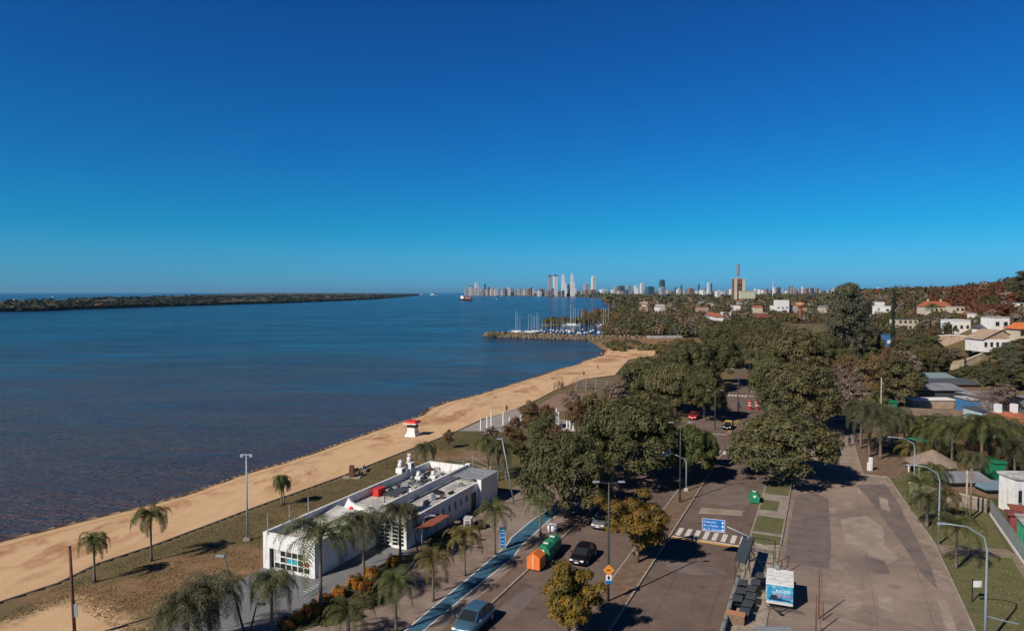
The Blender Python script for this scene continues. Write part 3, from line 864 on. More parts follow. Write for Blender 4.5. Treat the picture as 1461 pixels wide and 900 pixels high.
# ---------------------------------------------------------------- palms
def palm_meshes(seed, m, nf=22, L=2.1, droop=1.0, nl=26, lw=.05, lleaf=.42, thatch=False):
    """feather palm crown, origin at the top of the trunk"""
    r = np.random.RandomState(seed)
    mb = MB()
    for i in range(nf):
        az = i*2.399+r.uniform(-.25, .25)
        el0 = R(80-78*(i/nf)**.8+r.uniform(-8, 8)); Lf = L*r.uniform(.85, 1.1)*(1-.25*(i < 3))
        pts = []; p = Vector((0, 0, 0)); el = el0; ns = 9
        side = Vector((-math.sin(az), math.cos(az), 0))
        for k in range(ns+1):
            pts.append(p.copy())
            p = p+Vector((math.cos(az)*math.cos(el), math.sin(az)*math.cos(el), math.sin(el)))*(Lf/ns)
            el -= R(13+3.0*k)*droop*(.75+.5*r.uniform())
            el = max(el, R(-86))
        mb.tube(pts[:8], [.035, .03, .026, .022, .018, .014, .012, .008], 4, cap=False)
        for k in range(nl):
            u = .12+.88*(k+.5)/nl; f = u*ns; j = min(int(f), ns-1)
            c = pts[j].lerp(pts[j+1], f-j); d = (pts[j+1]-pts[j]).normalized()
            ll = lleaf*math.sin(math.pi*min(1, .18+.80*u))**.6*r.uniform(.8, 1.15)
            for sg in (-1, 1):
                out = (side*sg*r.uniform(.6, 1)+d*.5+Vector((0, 0, (.25 if k % 2 else -.15)-.42*droop*r.uniform(.3, 1.2)))).normalized()
                tip = c+out*ll+Vector((0, 0, -ll*.3*droop))
                mid = c+out*ll*.55
                wv = d*lw
                mb.quad(c-wv*.5, c+wv*.5, mid+wv*.5, mid-wv*.5)
                mb.tri(mid-wv*.5, mid+wv*.5, tip)
    return mb.mesh('crown', m)
def palm_trunk(seed, h, r0=.14, lean=.0):
    r = random.Random(seed); mb = MB(); pts, rad = [], []
    k = 9
    for i in range(k+1):
        u = i/k
        pts.append((lean*u*u*h, 0, u*h)); rad.append(r0*(1.35-.5*min(1, u*4))*(1-.18*u)*(1+.05*(i % 2)))
    mb.tube(pts, rad, 9)
    # old leaf bases under the crown
    for i in range(14):
        a = i*2.4; mb.tube([(lean*h+math.cos(a)*r0*.6, math.sin(a)*r0*.6, h-.45+.03*i), (lean*h+math.cos(a)*r0*1.6, math.sin(a)*r0*1.6, h-.2+.03*i)], [.05, .025], 4)
    return mb.mesh('trunk', M_BARKP, True)
PALMC = {}
for i in range(3):
    PALMC['g%d' % i] = palm_meshes(300+i, L_PALM, 21, 2.9+.15*i, .66+.08*i, nl=38, lleaf=.52, lw=.038)
    PALMC['y%d' % i] = palm_meshes(310+i, L_PALMY, 20, 2.4, .7+.08*i, nl=36, lleaf=.46, lw=.038)
    PALMC['d%d' % i] = palm_meshes(320+i, L_PALMG, 28, 2.7, .82+.1*i, nl=40, lleaf=.62, lw=.036)
PALMC['s0'] = palm_meshes(330, L_PALM, 22, 1.9, .95, lleaf=.4)
PALMC['s1'] = palm_meshes(331, L_PALM, 22, 2.1, .8, lleaf=.42)
PALMT = {}
def palm(kind, x, y, h, sc, label, z=0, r0=.14, lean=0, group=None, place=None, name='palm_tree'):
    X, Y = place or at(x, y, z)
    key = (round(h*2)/2, round(r0, 2), lean)
    if key not in PALMT: PALMT[key] = palm_trunk(len(PALMT)+1, key[0], r0, lean)
    root = empty(name, (X, Y, z), random.uniform(0, 6.28), label, 'palm tree', group)
    t = obj('trunk', PALMT[key], root); t.scale = (1, 1, h/key[0])
    c = obj('crown', PALMC[kind], root); c.location = (lean*h, 0, h); c.scale = (sc, sc, sc)
    return root

# ================================================================== palms in view
def palm_by(kind, bx, by, ty, sc, label, z=0, **kw):
    """base pixel and the crown heart's pixel row give the height"""
    X, Y = at(bx, by, z)
    h = CAMH - z + (at_h(ty)*Y)
    return palm(kind, bx, by, h, sc*(1.22 if by > 790 or bx > 1200 else 1.1), label, z, place=(X, Y), **kw)
def at_h(y):
    b = (450-y)/975
    return (-math.sin(PITCH)+b*math.cos(PITCH))/(math.cos(PITCH)+b*math.sin(PITCH))
GP = 'palms on the riverside lawn'; GS = 'palms along the promenade'; GR = 'palms on the right-hand side'
palm_by('s0', 135, 830, 771, .95, 'small palm on the lawn edge beside the dark wooden post, leftmost on the beach lawn', r0=.12, group=GP)
palm_by('s1', 216, 800, 737, 1.1, 'tall slim palm standing alone on the beach lawn with long cast shadow', r0=.12, group=GP)
palm_by('s0', 402, 721, 684, .95, 'twin-stemmed palm on the beach lawn behind the white building', r0=.12, group=GP)
palm_by('s0', 405, 719, 690, .8, 'shorter stem of the pair of palms behind the white building', r0=.1, group=GP)
palm_by('d0', 300, 925, 850, 1.15, 'large shaggy palm cluster at the lower left on the grey plaza', r0=.2, group=GS)
palm_by('d1', 268, 945, 868, 1.15, 'lower shaggy palm leaning left at the bottom left of the plaza', r0=.2, group=GS)
palm_by('d2', 388, 903, 830, .95, 'drooping grey-green palm in front of the white building entrance', r0=.15, group=GS)
palm_by('g0', 458, 875, 765, 1.35, 'tallest palm in front of the glazed corner of the white building', r0=.17, group=GS)
palm_by('d1', 519, 822, 748, 1.2, 'dark drooping palm against the middle of the white building', r0=.16, group=GS)
palm_by('d2', 571, 803, 732, 1.1, 'palm before the white lattice window of the building wing', r0=.15, group=GS)
palm_by('g1', 497, 916, 874, .8, 'low broad palm in the planter at the bottom of the view', r0=.2, group=GS)
palm_by('g2', 565, 903, 830, .75, 'slim palm beside the planter end with drooping green fronds', r0=.12, group=GS)
palm_by('y0', 618, 858, 798, .9, 'yellowing palm on the promenade next to the cycle lane', r0=.12, group=GS)
palm_by('y1', 663, 822, 764, .95, 'orange-tinged palm on the promenade, third back along the cycle lane', r0=.12, group=GS)
palm_by('g0', 706, 792, 730, .85, 'green palm on the promenade beside the blue totem sign', r0=.13, group=GS)
palm_by('g1', 771, 766, 720, .85, 'palm under the edge of the big dark tree at the bend of the cycle lane', r0=.13, group=GS)
palm_by('g2', 696, 682, 632, 1.05, 'left of the three palms behind the far end of the white building', r0=.17, group=GS)
palm_by('d0', 711, 685, 645, .95, 'middle of the three palms behind the far end of the white building', r0=.16, group=GS)
palm_by('g0', 721, 683, 640, 1.0, 'right of the three palms, beside the slanting lamp post', r0=.16, group=GS)
palm_by('d1', 607, 672, 640, .95, 'palm rising behind the roof ducts of the white building', r0=.15, group=GS)
# right-hand side
palm_by('g1', 1364, 812, 752, .95, 'small palm on the right lawn casting a star-shaped shadow', r0=.13, group=GR)
palm_by('g0', 1312, 732, 690, 1.0, 'palm at the road edge of the right lawn', r0=.13, group=GR)
palm_by('d0', 1322, 752, 712, .85, 'bushy low palm right behind the tall curved lamp post', r0=.2, group=GR)
palm_by('y2', 1348, 742, 706, 1.0, 'yellow-green palm beside the leaning wooden poles', r0=.16, group=GR)
palm_by('d1', 1240, 652, 590, 1.5, 'large weeping palm at the corner of the side street', r0=.25, group=GR)
palm_by('d2', 1256, 655, 604, 1.4, 'shaggy palm clump beside the white corner totem', r0=.25, group=GR)
palm_by('d0', 1272, 640, 592, 1.4, 'weeping palm just right of the street corner clump', r0=.22, group=GR)
palm_by('y0', 1300, 668, 640, 1.15, 'short yellow palm under the curved street lamp', r0=.2, group=GR)
palm_by('g2', 1358, 668, 614, 1.5, 'tall palm over the pinkish thatched shelter', r0=.22, group=GR)
palm_by('g0', 1400, 680, 607, 1.55, 'tall palm with an orange skirt of dead leaves on its trunk', r0=.24, group=GR)
palm_by('g1', 1380, 660, 612, 1.45, 'broad palm between the two tall palms on the right', r0=.24, group=GR)
palm_by('g0', 1425, 668, 622, 1.5, 'spreading palm in front of the terracotta roofed house', r0=.24, group=GR)
palm_by('d1', 1447, 680, 640, 1.4, 'dark palm at the right edge above the metal roofs', r0=.24, group=GR)
palm_by('g2', 1335, 652, 622, 1.3, 'low palm left of the tall palm group', r0=.24, group=GR)

# ================================================================== broad trees placed by their trunk foot
def tree_by(key, bx, by, topy, wpx, label, z=None, name='broadleaf_tree', group=None, trunk=None, hz=None, squash=None):
    """foot pixel, top row, crown width in pixels"""
    if z is None: X, Y, z = hit(bx, by)
    else: X, Y = at(bx, by, z)
    Rr = wpx/2/975*Y*.96
    ztop = CAMH+at_h(topy)*(Y)
    H_ = max(1.5, ztop-z)
    if key.startswith('yellow'): Rr *= 1.22
    zt = {'t': 3.05, 'c': 4.7}.get('t' if key.startswith('grey') else 'c' if key.startswith('cyp') else 'o', 1.18 if key[:3] in ('dar', 'oli', 'bri') else 1.5 if key[:3] == 'yel' else 2.0)
    if key.startswith('bare'): zt = 1.9
    th = trunk*H_ if trunk is not None else (.19*H_ if zt < 1.5 else .16*H_)
    hz = (H_-th)/(zt*Rr)
    return place_tree(key, X, Y, z, Rr, hz, None, th, name, label, 'tree', group)
AV = 'trees lining the avenue'
tree_by('dark0', 806, 740, 613, 136, 'big rounded dark green tree at the end of the promenade by the cycle lane', group=AV)
tree_by('dark1', 893, 690, 566, 150, 'wide dark tree beside the left carriageway, right of the biggest promenade tree', group=AV)
tree_by('dark2', 862, 655, 590, 90, 'dark tree crown tucked between the pergola and the wide avenue tree', group=AV)
tree_by('olive0', 920, 640, 556, 100, 'olive tree over the pavement behind the pale direction sign', group=AV)
tree_by('bright0', 984, 688, 603, 70, 'small bright green tree on the median by the pale sign', group=AV)
tree_by('bright1', 1006, 668, 612, 40, 'little green tree on the median just behind the bright green one', group=AV)
tree_by('yellow0', 908, 803, 695, 106, 'yellow and orange autumn tree standing on the brown median', group=AV)
tree_by('yellow1', 812, 915, 802, 100, 'olive tree cut by the bottom of the view on the median', group=AV)
tree_by('olive1', 1118, 688, 585, 158, 'large olive-brown spreading tree on the grass median by the green recycling bin', group=AV)
tree_by('olive2', 1141, 618, 512, 118, 'tall rounded tree behind the largest median tree', group=AV)
tree_by('dark3', 1100, 575, 505, 60, 'dark tree over the far median past the crossing', group=AV)
tree_by('dark0', 925, 580, 508, 92, 'dark avenue tree right of the blue roofed beach bar', group=AV)
tree_by('olive3', 965, 590, 512, 88, 'olive avenue tree shading the left carriageway', group=AV)
tree_by('dark2', 985, 560, 482, 72, 'avenue tree behind the beach bar, on the left of the road', group=AV)
tree_by('dark1', 1005, 600, 520, 62, 'dark tree overhanging the red car', group=AV)
tree_by('olive0', 1130, 560, 464, 96, 'broad olive tree in the right-hand row beyond the crossing', group=AV)
tree_by('bright1', 1100, 540, 490, 50, 'yellow-green tree at the right of the far carriageway', group=AV)
tree_by('dark3', 1025, 550, 478, 70, 'avenue tree meeting overhead above the far road, left side', group=AV)
tree_by('dark0', 1060, 525, 466, 70, 'dark tree closing the avenue in the distance', group=AV)
tree_by('dark2', 1045, 505, 454, 70, 'rounded dark tree beyond the closing of the avenue', group=AV)
tree_by('olive2', 1090, 530, 460, 70, 'olive tree beyond the avenue arch, right side', group=AV)
tree_by('dark1', 1085, 505, 450, 60, 'far dark tree above the avenue arch', group=AV)
tree_by('olive1', 1165, 590, 520, 64, 'small olive tree behind the pale lamp post', group=AV)
tree_by('dark3', 1175, 545, 470, 60, 'dark tree between the avenue row and the tall grey-green tree', group=AV)
tree_by('olive3', 960, 545, 488, 50, 'olive bushy tree just right of the blue beach bar roof', group=AV)
tree_by('yellow1', 948, 520, 492, 34, 'small yellowish tree above the beach bar', group=AV)
tree_by('olive2', 905, 560, 520, 40, 'small tree by the beach behind the sports court', group=AV)
# sparse brown trees around the courts
CT = 'thin autumn trees around the riverside courts'
tree_by('brown0', 757, 625, 566, 44, 'brown-leaved tree standing at the beach end of the courts', group=CT)
tree_by('brown1', 735, 650, 590, 46, 'thin brown tree in front of the white posts', group=CT)
tree_by('round0', 768, 655, 598, 46, 'green-brown tree beside the white posts of the court', group=CT)
tree_by('brown0', 792, 660, 600, 44, 'rusty brown tree between the courts and the dark promenade tree', group=CT)
tree_by('roundo1', 775, 640, 585, 50, 'olive leafy tree in the middle of the court trees', group=CT)
tree_by('brown1', 823, 625, 566, 40, 'orange-brown tree by the far white posts', group=CT)
tree_by('roundo0', 843, 622, 558, 40, 'yellow-brown tree right of the white posts', group=CT)
tree_by('brown0', 860, 610, 560, 36, 'thin grey-brown tree behind the avenue row', group=CT)
tree_by('brown1', 640, 640, 610, 20, 'small bare tree on the beach lawn', group=CT)
tree_by('bare0', 905, 570, 520, 60, 'pale leafless tree leaning by the sports fence', group=CT)
tree_by('twig0', 885, 590, 540, 40, 'greyish leafless tree above the fence of the court', group=CT)
for i, (x, y, ty, w_, k, l) in enumerate([(700, 640, 606, 30, 'twig0', 'leafless grey tree left of the thin brown court trees'), (815, 600, 556, 34, 'twig1', 'reddish leafless tree over the clay court'), (780, 612, 574, 36, 'brown1', 'thin rusty tree beyond the middle court trees'),
    (846, 640, 590, 40, 'roundo0', 'brownish bushy tree before the wide dark avenue tree'), (835, 600, 560, 30, 'brown0', 'small brown tree behind the far white posts'), (742, 660, 628, 34, 'round1', 'dark bushy tree at the lawn end by the three palms'), (870, 575, 548, 30, 'twig0', 'twiggy tree against the court fence')]):
    tree_by(k, x, y, ty, w_, l, group=CT)
# right-hand side trees, low ground
RT = 'trees on the right-hand low ground'
tree_by('grey0', 1208, 535, 402, 62, 'very tall eucalyptus rising above the skyline on the right', group=RT)
tree_by('grey1', 1190, 530, 425, 46, 'tall grey-green eucalyptus left of the tallest one', group=RT)
tree_by('grey1', 1232, 520, 425, 44, 'eucalyptus right of the tallest one', group=RT)
tree_by('cyp0', 1273, 520, 410, 15, 'dark narrow cypress between the eucalyptus and the pale hill house', group=RT)
tree_by('cyp1', 1253, 530, 470, 16, 'short dark cypress by the blue wall', group=RT)
for i, (k, a, b, c, d, l) in enumerate([
    ('brown0', 1212, 570, 500, 56, 'reddish brown leafless-looking tree by the orange roof'),
    ('brown1', 1245, 585, 496, 60, 'brown willow-like tree left of the pale sheds'),
    ('roundo0', 1280, 590, 500, 56, 'brownish weeping tree beside the long white shed'),
    ('brown0', 1265, 560, 490, 50, 'brown tree behind the weeping one near the sheds'),
    ('twig1', 1205, 600, 540, 50, 'pale leafless tree on the verge past the corner'),
    ('twig0', 1225, 600, 545, 40, 'second pale leafless tree by the light pole'),
    ('roundo1', 1250, 610, 552, 40, 'green-brown bush tree at the light pole'),
    ('yellow0', 1208, 520, 480, 22, 'small yellow tree above the dark cars'),
    ('bare1', 1415, 615, 555, 90, 'wide leafless tree over the sheds on the right'),
    ('twig0', 1430, 590, 545, 50, 'greyish leafless tree behind the right-hand sheds'),
    ('roundo0', 1330, 640, 590, 60, 'low olive tree behind the green awning'),
    ('round0', 1300, 630, 592, 50, 'dark shrubby tree behind the green awning'),
    ('twig1', 1350, 620, 590, 50, 'brown twiggy tree in front of the long road wall'),
    ('roundo1', 1285, 540, 495, 60, 'olive tree on the rising ground left of the retaining wall'),
    ('round1', 1310, 535, 492, 44, 'dark green tree by the stone retaining wall')]):
    tree_by(k, a, b, c, d, l, group=RT)

rg = random.Random(91)
for i in range(16):
    x, y = rg.uniform(1290, 1470), rg.uniform(618, 672)
    k = rg.choice(['round0', 'round1', 'roundo0', 'roundo1', 'brown0', 'twig1']); w_ = rg.uniform(20, 42)
    tree_by(k, x, y, y-rg.uniform(14, 30), w_, '%s garden tree, %s %s' % ({'r': 'leafy', 'b': 'brown', 't': 'leafless'}[k[0]], ORDG[i], 'from the left behind the right-hand palms') if False else
            '%s low garden tree behind the right-hand palms, %s' % ({'r': 'leafy', 'b': 'brown', 't': 'leafless'}[k[0]], 'left part' if x < 1350 else 'middle part' if x < 1410 else 'right part'), group='low garden trees on the right')
for i, (bx_, by_, ty_, k, s_) in enumerate([(1290, 640, 600, 'd2', 1.3), (1318, 645, 612, 'g1', 1.2), (1352, 645, 604, 'd1', 1.3), (1412, 655, 606, 'd2', 1.4), (1435, 650, 610, 'g0', 1.3), (1456, 660, 618, 'd0', 1.4), (1228, 640, 585, 'd0', 1.4), (1388, 690, 655, 'd1', 1.0), (1330, 700, 672, 'g2', 1.0)]):
    palm_by(k, bx_, by_, ty_, s_, ['bushy palm right of the street corner clump', 'palm beside the green awning', 'dark palm behind the tall thatch palm', 'shaggy palm before the pale blue wall', 'palm left of the terracotta house', 'palm in front of the white wall at the right edge',
        'leftmost weeping palm at the street corner', 'short palm by the grey metal roof', 'small palm behind the curved lamp post'][i], r0=.2, group=GR)

rg = random.Random(14)
NM = ['first', 'second', 'third', 'fourth', 'fifth', 'sixth', 'seventh', 'eighth', 'ninth', 'tenth', 'eleventh', 'twelfth']
for i in range(12):
    x = 1200+i*9.5+rg.uniform(-3, 3); y = rg.uniform(545, 592); k = rg.choice(['brown0', 'brown1', 'twig0', 'brown1', 'roundo0', 'twig1'])
    tree_by(k, x, y, y-rg.uniform(48, 66), rg.uniform(34, 50), '%s from the left of the brown autumn trees before the sheds' % NM[i], group='brown autumn trees before the sheds')
# flowering shrubs along the planter
def shrub(key, x, y, wpx, hpx, label, group=None, name='flowering_shrub', m=None):
    X, Y = at(x, y, .1); r_ = wpx/2/975*Y
    cm = SHR[key]
    root = empty(name, (X, Y, .05), random.uniform(0, 6), label, 'shrub', group)
    for part, me in cm:
        o = obj(part, me, root); o.scale = (r_, r_, hpx/975*Y)
    return root
M_OR = leaf_mat('orange_blossom', (.50, .16, .015), (.38, .13, .02), (.58, .27, .03), trans=.1)
SHR = {}
def shrub_kind(key, seed, flowers):
    r = np.random.RandomState(seed)
    k = 2600; v = unit(r, k); v[:, 2] = abs(v[:, 2]); rr = r.uniform(.5, 1, k)[:, None]
    wob = (1+.22*np.sin(v[:, :1]*5+seed)*np.cos(v[:, 1:2]*6))
    fol = quads_mesh('foliage', v*rr*wob*.95, v+unit(r, k)*.8, unit(r, k), r.uniform(.03, .07, k), r.uniform(.05, .1, k), L_BRIGHT if flowers else L_OLIVE)
    parts = [('foliage', fol)]
    if flowers:
        k = 1500; v = unit(r, k); v[:, 2] = abs(v[:, 2])**.6; v /= np.linalg.norm(v, axis=1, keepdims=True)
        wob = (1+.22*np.sin(v[:, :1]*5+seed)*np.cos(v[:, 1:2]*6))
        keep = (v[:, 2] > .15) & (np.sin(v[:, 0]*8+seed)+np.cos(v[:, 1]*9) > -.9)
        v = v[keep]; wob = wob[keep]; k = len(v)
        parts.append(('blossom', quads_mesh('blossom', v*wob*r.uniform(.93, 1.03, k)[:, None], v+unit(r, k)*.5, unit(r, k), r.uniform(.025, .05, k), r.uniform(.03, .06, k), M_OR)))
    SHR[key] = parts
for i in range(3): shrub_kind('f%d' % i, 400+i, True)
shrub_kind('g0', 410, False); shrub_kind('g1', 411, False)
FS = 'orange flowering shrubs in the promenade planter'
for i, (x, y, w_, h_, l) in enumerate([
    (410, 893, 30, 14, 'orange flowering shrub nearest the bottom, right of the drooping palm'), (425, 884, 26, 14, 'small orange shrub second from the bottom of the row'),
    (446, 876, 34, 20, 'large orange flowering bush at the foot of the tallest palm'), (466, 862, 30, 16, 'orange shrub just beyond the tallest palm'),
    (484, 850, 28, 15, 'reddish flowering bush in the middle of the planter'), (508, 836, 28, 18, 'orange bush before the middle palm'),
    (524, 842, 30, 15, 'bright orange low shrub on the inner side of the planter'), (531, 822, 26, 15, 'orange shrub beyond the middle palm'),
    (560, 806, 20, 16, 'round orange bush in front of the lattice window')]):
    shrub('f%d' % (i % 3), x, y, w_, h_, l, FS)
for i, (x, y, w_, h_, l) in enumerate([(470, 884, 40, 12, 'green planting below the tallest palm'), (525, 858, 46, 14, 'leafy green bush in the planter by the middle palm'),
        (505, 880, 30, 9, 'low green plants on the planter floor'), (556, 832, 24, 12, 'green plant beside the slim palm'), (548, 848, 22, 10, 'small green clump next to the slim palm'),
        (628, 775, 40, 14, 'dark hedge at the foot of the wing wall'), (648, 764, 34, 13, 'dark hedge left of the white kiosk'), (684, 752, 24, 12, 'dark bush right of the white kiosk')]):
    shrub('g%d' % (i % 2), x, y, w_, h_, l, 'green shrubs of the planter', 'green_shrub')

# ================================================================== white riverside building
n = NT('white_render')
tcn = n.t.nodes.new('ShaderNodeTexCoord'); oc = tcn.outputs['Object']
c = n.mix(n.noise(1.1, 9, .75, vec=oc, lo=.50, hi=.72), (.75, .74, .72), (.55, .53, .50))
c = n.mix(n.math('MULTIPLY', n.noise(2.2, 5, .7, vec=n.mapping((1, 1, .12), src=oc), lo=.54, hi=.68), .55), c, (.26, .24, .215))
n.set(c, .85, .3); M_WHITE = n.m
M_WHITED = mat('weathered_white_roof', (.55, .53, .50), .9, col2=(.27, .255, .245), scale=.8, bump=.3, contrast=(.42, .62), detail=10)
M_GLASS = mat('dark_glass', (.02, .025, .03), .12, spec=.6)
M_TEAL = mat('teal_panel', (.03, .33, .42), .5)
M_RED = mat('red_paint', (.62, .035, .02), .5, var=.15, scale=3)
M_REDD = mat('dull_red', (.30, .03, .025), .6)
M_BLACK = mat('black_metal', (.02, .02, .022), .5)
M_DGREY = mat('dark_grey_metal', (.06, .065, .07), .5, var=.25, scale=3)
M_GREY = mat('grey_metal', (.26, .28, .30), .45, metal=.3, var=.2, scale=3)
M_GALV = mat('galvanised_steel', (.42, .46, .50), .45, metal=.35)
M_TERRA = mat('terracotta', (.26, .075, .045), .85, var=.3, scale=5, bump=.4)
M_ORANGE = mat('orange_plastic', (.72, .19, .045), .45, var=.1, scale=3)
M_GREEN = mat('green_plastic', (.02, .20, .10), .35, var=.15, scale=3)
M_WOOD = mat('weathered_wood', (.20, .13, .085), .9, var=.4, scale=7, bump=.3)
M_RUST = mat('rusty_steel', (.13, .055, .035), .9, var=.4, scale=5)
M_CREAM = mat('cream_render', (.50, .44, .34), .9, var=.12, scale=.7)

def bx(mb, s0, s1, t0, t1, z0, z1, mi=0):
    mb.prism([st(s0, t0), st(s1, t0), st(s1, t1), st(s0, t1)], z0, z1, mi)
def base_empty(name, s, t, label, cat, z=0, group=None):
    return empty(name, (*st(s, t), z), 0, label, cat, group)
def rel(root):
    """child meshes are written in world coordinates: bring them under the empty"""
    for c in root.children:
        if c.type == 'MESH' and 'rel' not in c:
            c.location = -root.location if abs(root.rotation_euler.z) < 1e-9 else c.location
root = base_empty('beach_club_building', 50, -46, 'long low white rendered building with cluttered flat roof between the beach lawn and the palms', 'building')
mb = MB()
bx(mb, 49.9, 80.6, -49.7, -49.45, 0, 3.62)             # river side wall and parapet
bx(mb, 49.9, 50.15, -49.45, -48.9, 0, 3.62)            # front corner pier
bx(mb, 49.9, 50.15, -48.9, -43.9, 2.15, 3.62)          # front band
bx(mb, 49.9, 50.15, -48.4, -43.9, 0, .28)
bx(mb, 49.9, 50.2, -43.9, -43.3, 0, 3.62)
bx(mb, 50.2, 59.6, -43.55, -43.3, 0, 3.45)             # avenue side wall of the front part
bx(mb, 80.35, 80.6, -49.45, -43.3, 0, 3.7)             # back wall
bx(mb, 80.25, 80.75, -43.75, -43.1, 0, 4.0)
o = mb.build('wall', M_WHITE, root); o.location = -root.location
mb = MB()
bx(mb, 59.6, 59.85, -41.4, -39.5, 0, .25); bx(mb, 59.6, 59.85, -43.3, -39.5, 2.75, 3.5); bx(mb, 59.6, 59.85, -43.3, -42.9, .25, 2.75); bx(mb, 59.6, 59.85, -39.8, -39.5, .25, 2.75); bx(mb, 59.6, 59.85, -41.6, -41.3, .25, 2.75)
# wing wall with window openings
sw = [61.5, 63.4, 65.2, 67.0, 68.4, 69.8, 71.2, 72.6]
bx(mb, 59.85, 80.3, -39.75, -39.5, 0, 1.55); bx(mb, 59.85, 80.3, -39.75, -39.5, 2.25, 3.1)
prev = 59.85
for s in sw + [81.0]:
    e = min(s, 80.3); bx(mb, prev, e, -39.75, -39.5, 1.55, 2.25); prev = s+.45
bx(mb, 75.6, 80.3, -39.5, -38.95, 0, 3.5)
bx(mb, 80.05, 80.3, -43.1, -39.5, 0, 3.3)
o = mb.build('wing_wall', M_WHITE, root); o.location = -root.location
mb = MB(); bx(mb, 61.5, 80.3, -43.5, -43.25, 3.0, 3.95); o = mb.build('spine_wall', M_WHITE, root); o.location = -root.location
mb = MB()
bx(mb, 60.2, 80.35, -49.45, -43.5, 2.5, 2.70)
bx(mb, 59.85, 80.05, -43.25, -39.75, 2.75, 2.95)
o = mb.build('roof', M_WHITED, root); o.location = -root.location
mb = MB()     # front roof slab rising to the curved sail wall
A0, A1 = st(50.15, -49.2), st(50.15, -43.55)
NS = 8
for i in range(NS):
    a, b = 50.15+10*i/NS, 50.15+10*(i+1)/NS
    za, zb = 2.5+.95*(i/NS)**1.5, 2.5+.95*((i+1)/NS)**1.5
    mb.quad((*st(a, -48.9), za), (*st(a, -43.55), za-.15), (*st(b, -43.55), zb-.2), (*st(b, -48.9), zb))
o = mb.build('front_roof', M_WHITED, root); o.location = -root.location
mb = MB()
pr = [(-48.0, 3.2), (-47.3, 4.5), (-46.9, 4.05), (-46.2, 3.75), (-45.3, 3.6), (-44.0, 3.5)]
for (t0, z0), (t1, z1) in zip(pr[:-1], pr[1:]):
    P_ = [(t0, 2.7), (t1, 2.7), (t1, z1), (t0, z0)]
    f = [(*st(60.0, t), z) for t, z in P_]; g = [(*st(60.25, t), z) for t, z in P_]
    mb.poly(f); mb.poly(g[::-1]); mb.quad(f[3], f[2], g[2], g[3])
o = mb.build('sail_wall', M_WHITE, root); o.location = -root.location
def glazing(root, s, t0, t1, z0, z1, nt_, nz, special=(), d=.1):
    mbg = MB(); bx(mbg, s+.12, s+.16, t0, t1, z0, z1)
    fr = MB()
    for i in range(nt_+1):
        t = t0+(t1-t0)*i/nt_; bx(fr, s, s+.08, t-.045, t+.045, z0, z1)
    for i in range(nz+1):
        z = z0+(z1-z0)*i/nz; bx(fr, s+.005, s+.075, t0, t1, z-.045, z+.045)
    wdw = mbg.build('window', M_GLASS, root); wdw.location = -root.location
    f = fr.build('frame', M_WHITE, wdw)
    for (i, j, mt) in special:
        q_ = MB(); bx(q_, s+.085, s+.11, t0+(t1-t0)*i/nt_+.05, t0+(t1-t0)*(i+1)/nt_-.05, z0+(z1-z0)*j/nz+.05, z0+(z1-z0)*(j+1)/nz-.05)
        q_.build('panel', mt, wdw)
M_CURT = mat('curtain_pale', (.55, .53, .5), .9)
glazing(root, 49.93, -48.3, -43.95, .3, 2.12, 6, 3, [(2, 1, M_TEAL), (3, 1, M_TEAL), (5, 1, M_REDD), (0, 1, M_CURT), (0, 2, M_CURT), (5, 2, M_CURT)])
glazing(root, 59.63, -42.9, -41.6, .3, 2.75, 2, 6)
glazing(root, 59.63, -41.3, -39.8, .3, 2.75, 2, 6)
for s in sw:
    q_ = MB(); bx(q_, s, s+.45, -39.68, -39.64, 1.55, 2.25); o = q_.build('window', M_GLASS, root); o.location = -root.location
    q_ = MB(); bx(q_, s-.05, s+.5, -39.5, -39.42, 1.46, 1.54); q_.build('sill', M_WHITED, o)
q_ = MB(); bx(q_, 74.0, 75.2, -39.5, -39.44, 0, 2.1); o = q_.build('door', M_DGREY, root); o.location = -root.location
q_ = MB()
for i in range(9): bx(q_, 75.6+i*.55, 75.78+i*.55, -43.2, -38.9, 3.52, 3.62)
o = q_.build('roof_slats', M_GREY, root); o.location = -root.location
for x_, yt, yb in ((382, 729, 760), (413, 718, 744), (416, 736, 756), (440, 707, 732)):
    X, Y = at(x_, yb, 3.62); h = (yb-yt)/975*Y
    q_ = MB(); q_.tube([(X, Y, 3.5), (X, Y, 3.5+h)], .05, 6); o = q_.build('mast', M_GALV, root); o.location = -root.location

# --- things standing on that roof
def box_thing(name, mt, x, y, z, d, label, cat, rz=ROAD, bevel=.02, group=None, parts=()):
    X, Y = at(x, y, z)
    mb = MB(); mb.box((0, 0, 0), d)
    o = mb.build(name, mt, None, bevel=bevel); o.location = (X, Y, z); o.rotation_euler.z = rz
    tag(o, label, cat, group); return o
def duct(x, y, h, w_, label, loop=False):
    X, Y = at(x, y, 2.70)
    e = empty('ventilation_duct', (X, Y, 2.70), ROAD, label, 'duct', 'white ventilation ducts on the roof')
    m1 = MB(); m1.box((0, 0, 0), (w_*.75, w_*.75, h*.45)); m1.box((0, 0, h*.45), (w_*1.1, w_, h*.3), tx=.9)
    m1.build('housing', M_WHITE, e, bevel=.02)
    m2 = MB(); m2.tube([(0, .2, h*.74), (0, .2, h*1.0), (.12, .25, h*1.12), (.35, .25, h*1.12), (.45, .25, h*.95)], w_*.26, 10); m2.build('bent_pipe', M_WHITE, e, smooth=True)
    m3 = MB(); m3.box((0, -w_*.51, h*.5), (w_*.6, .04, h*.2)); m3.build('grille', M_DGREY, e)
duct(572, 684, 2.1, .95, 'boxy white duct on the roof, left of the pair')
duct(585, 680, 2.6, .9, 'tall white duct with bent pipe head on the roof, right of the pair')
duct(598, 688, 1.1, .8, 'short white ventilation box between the ducts and the spine wall')
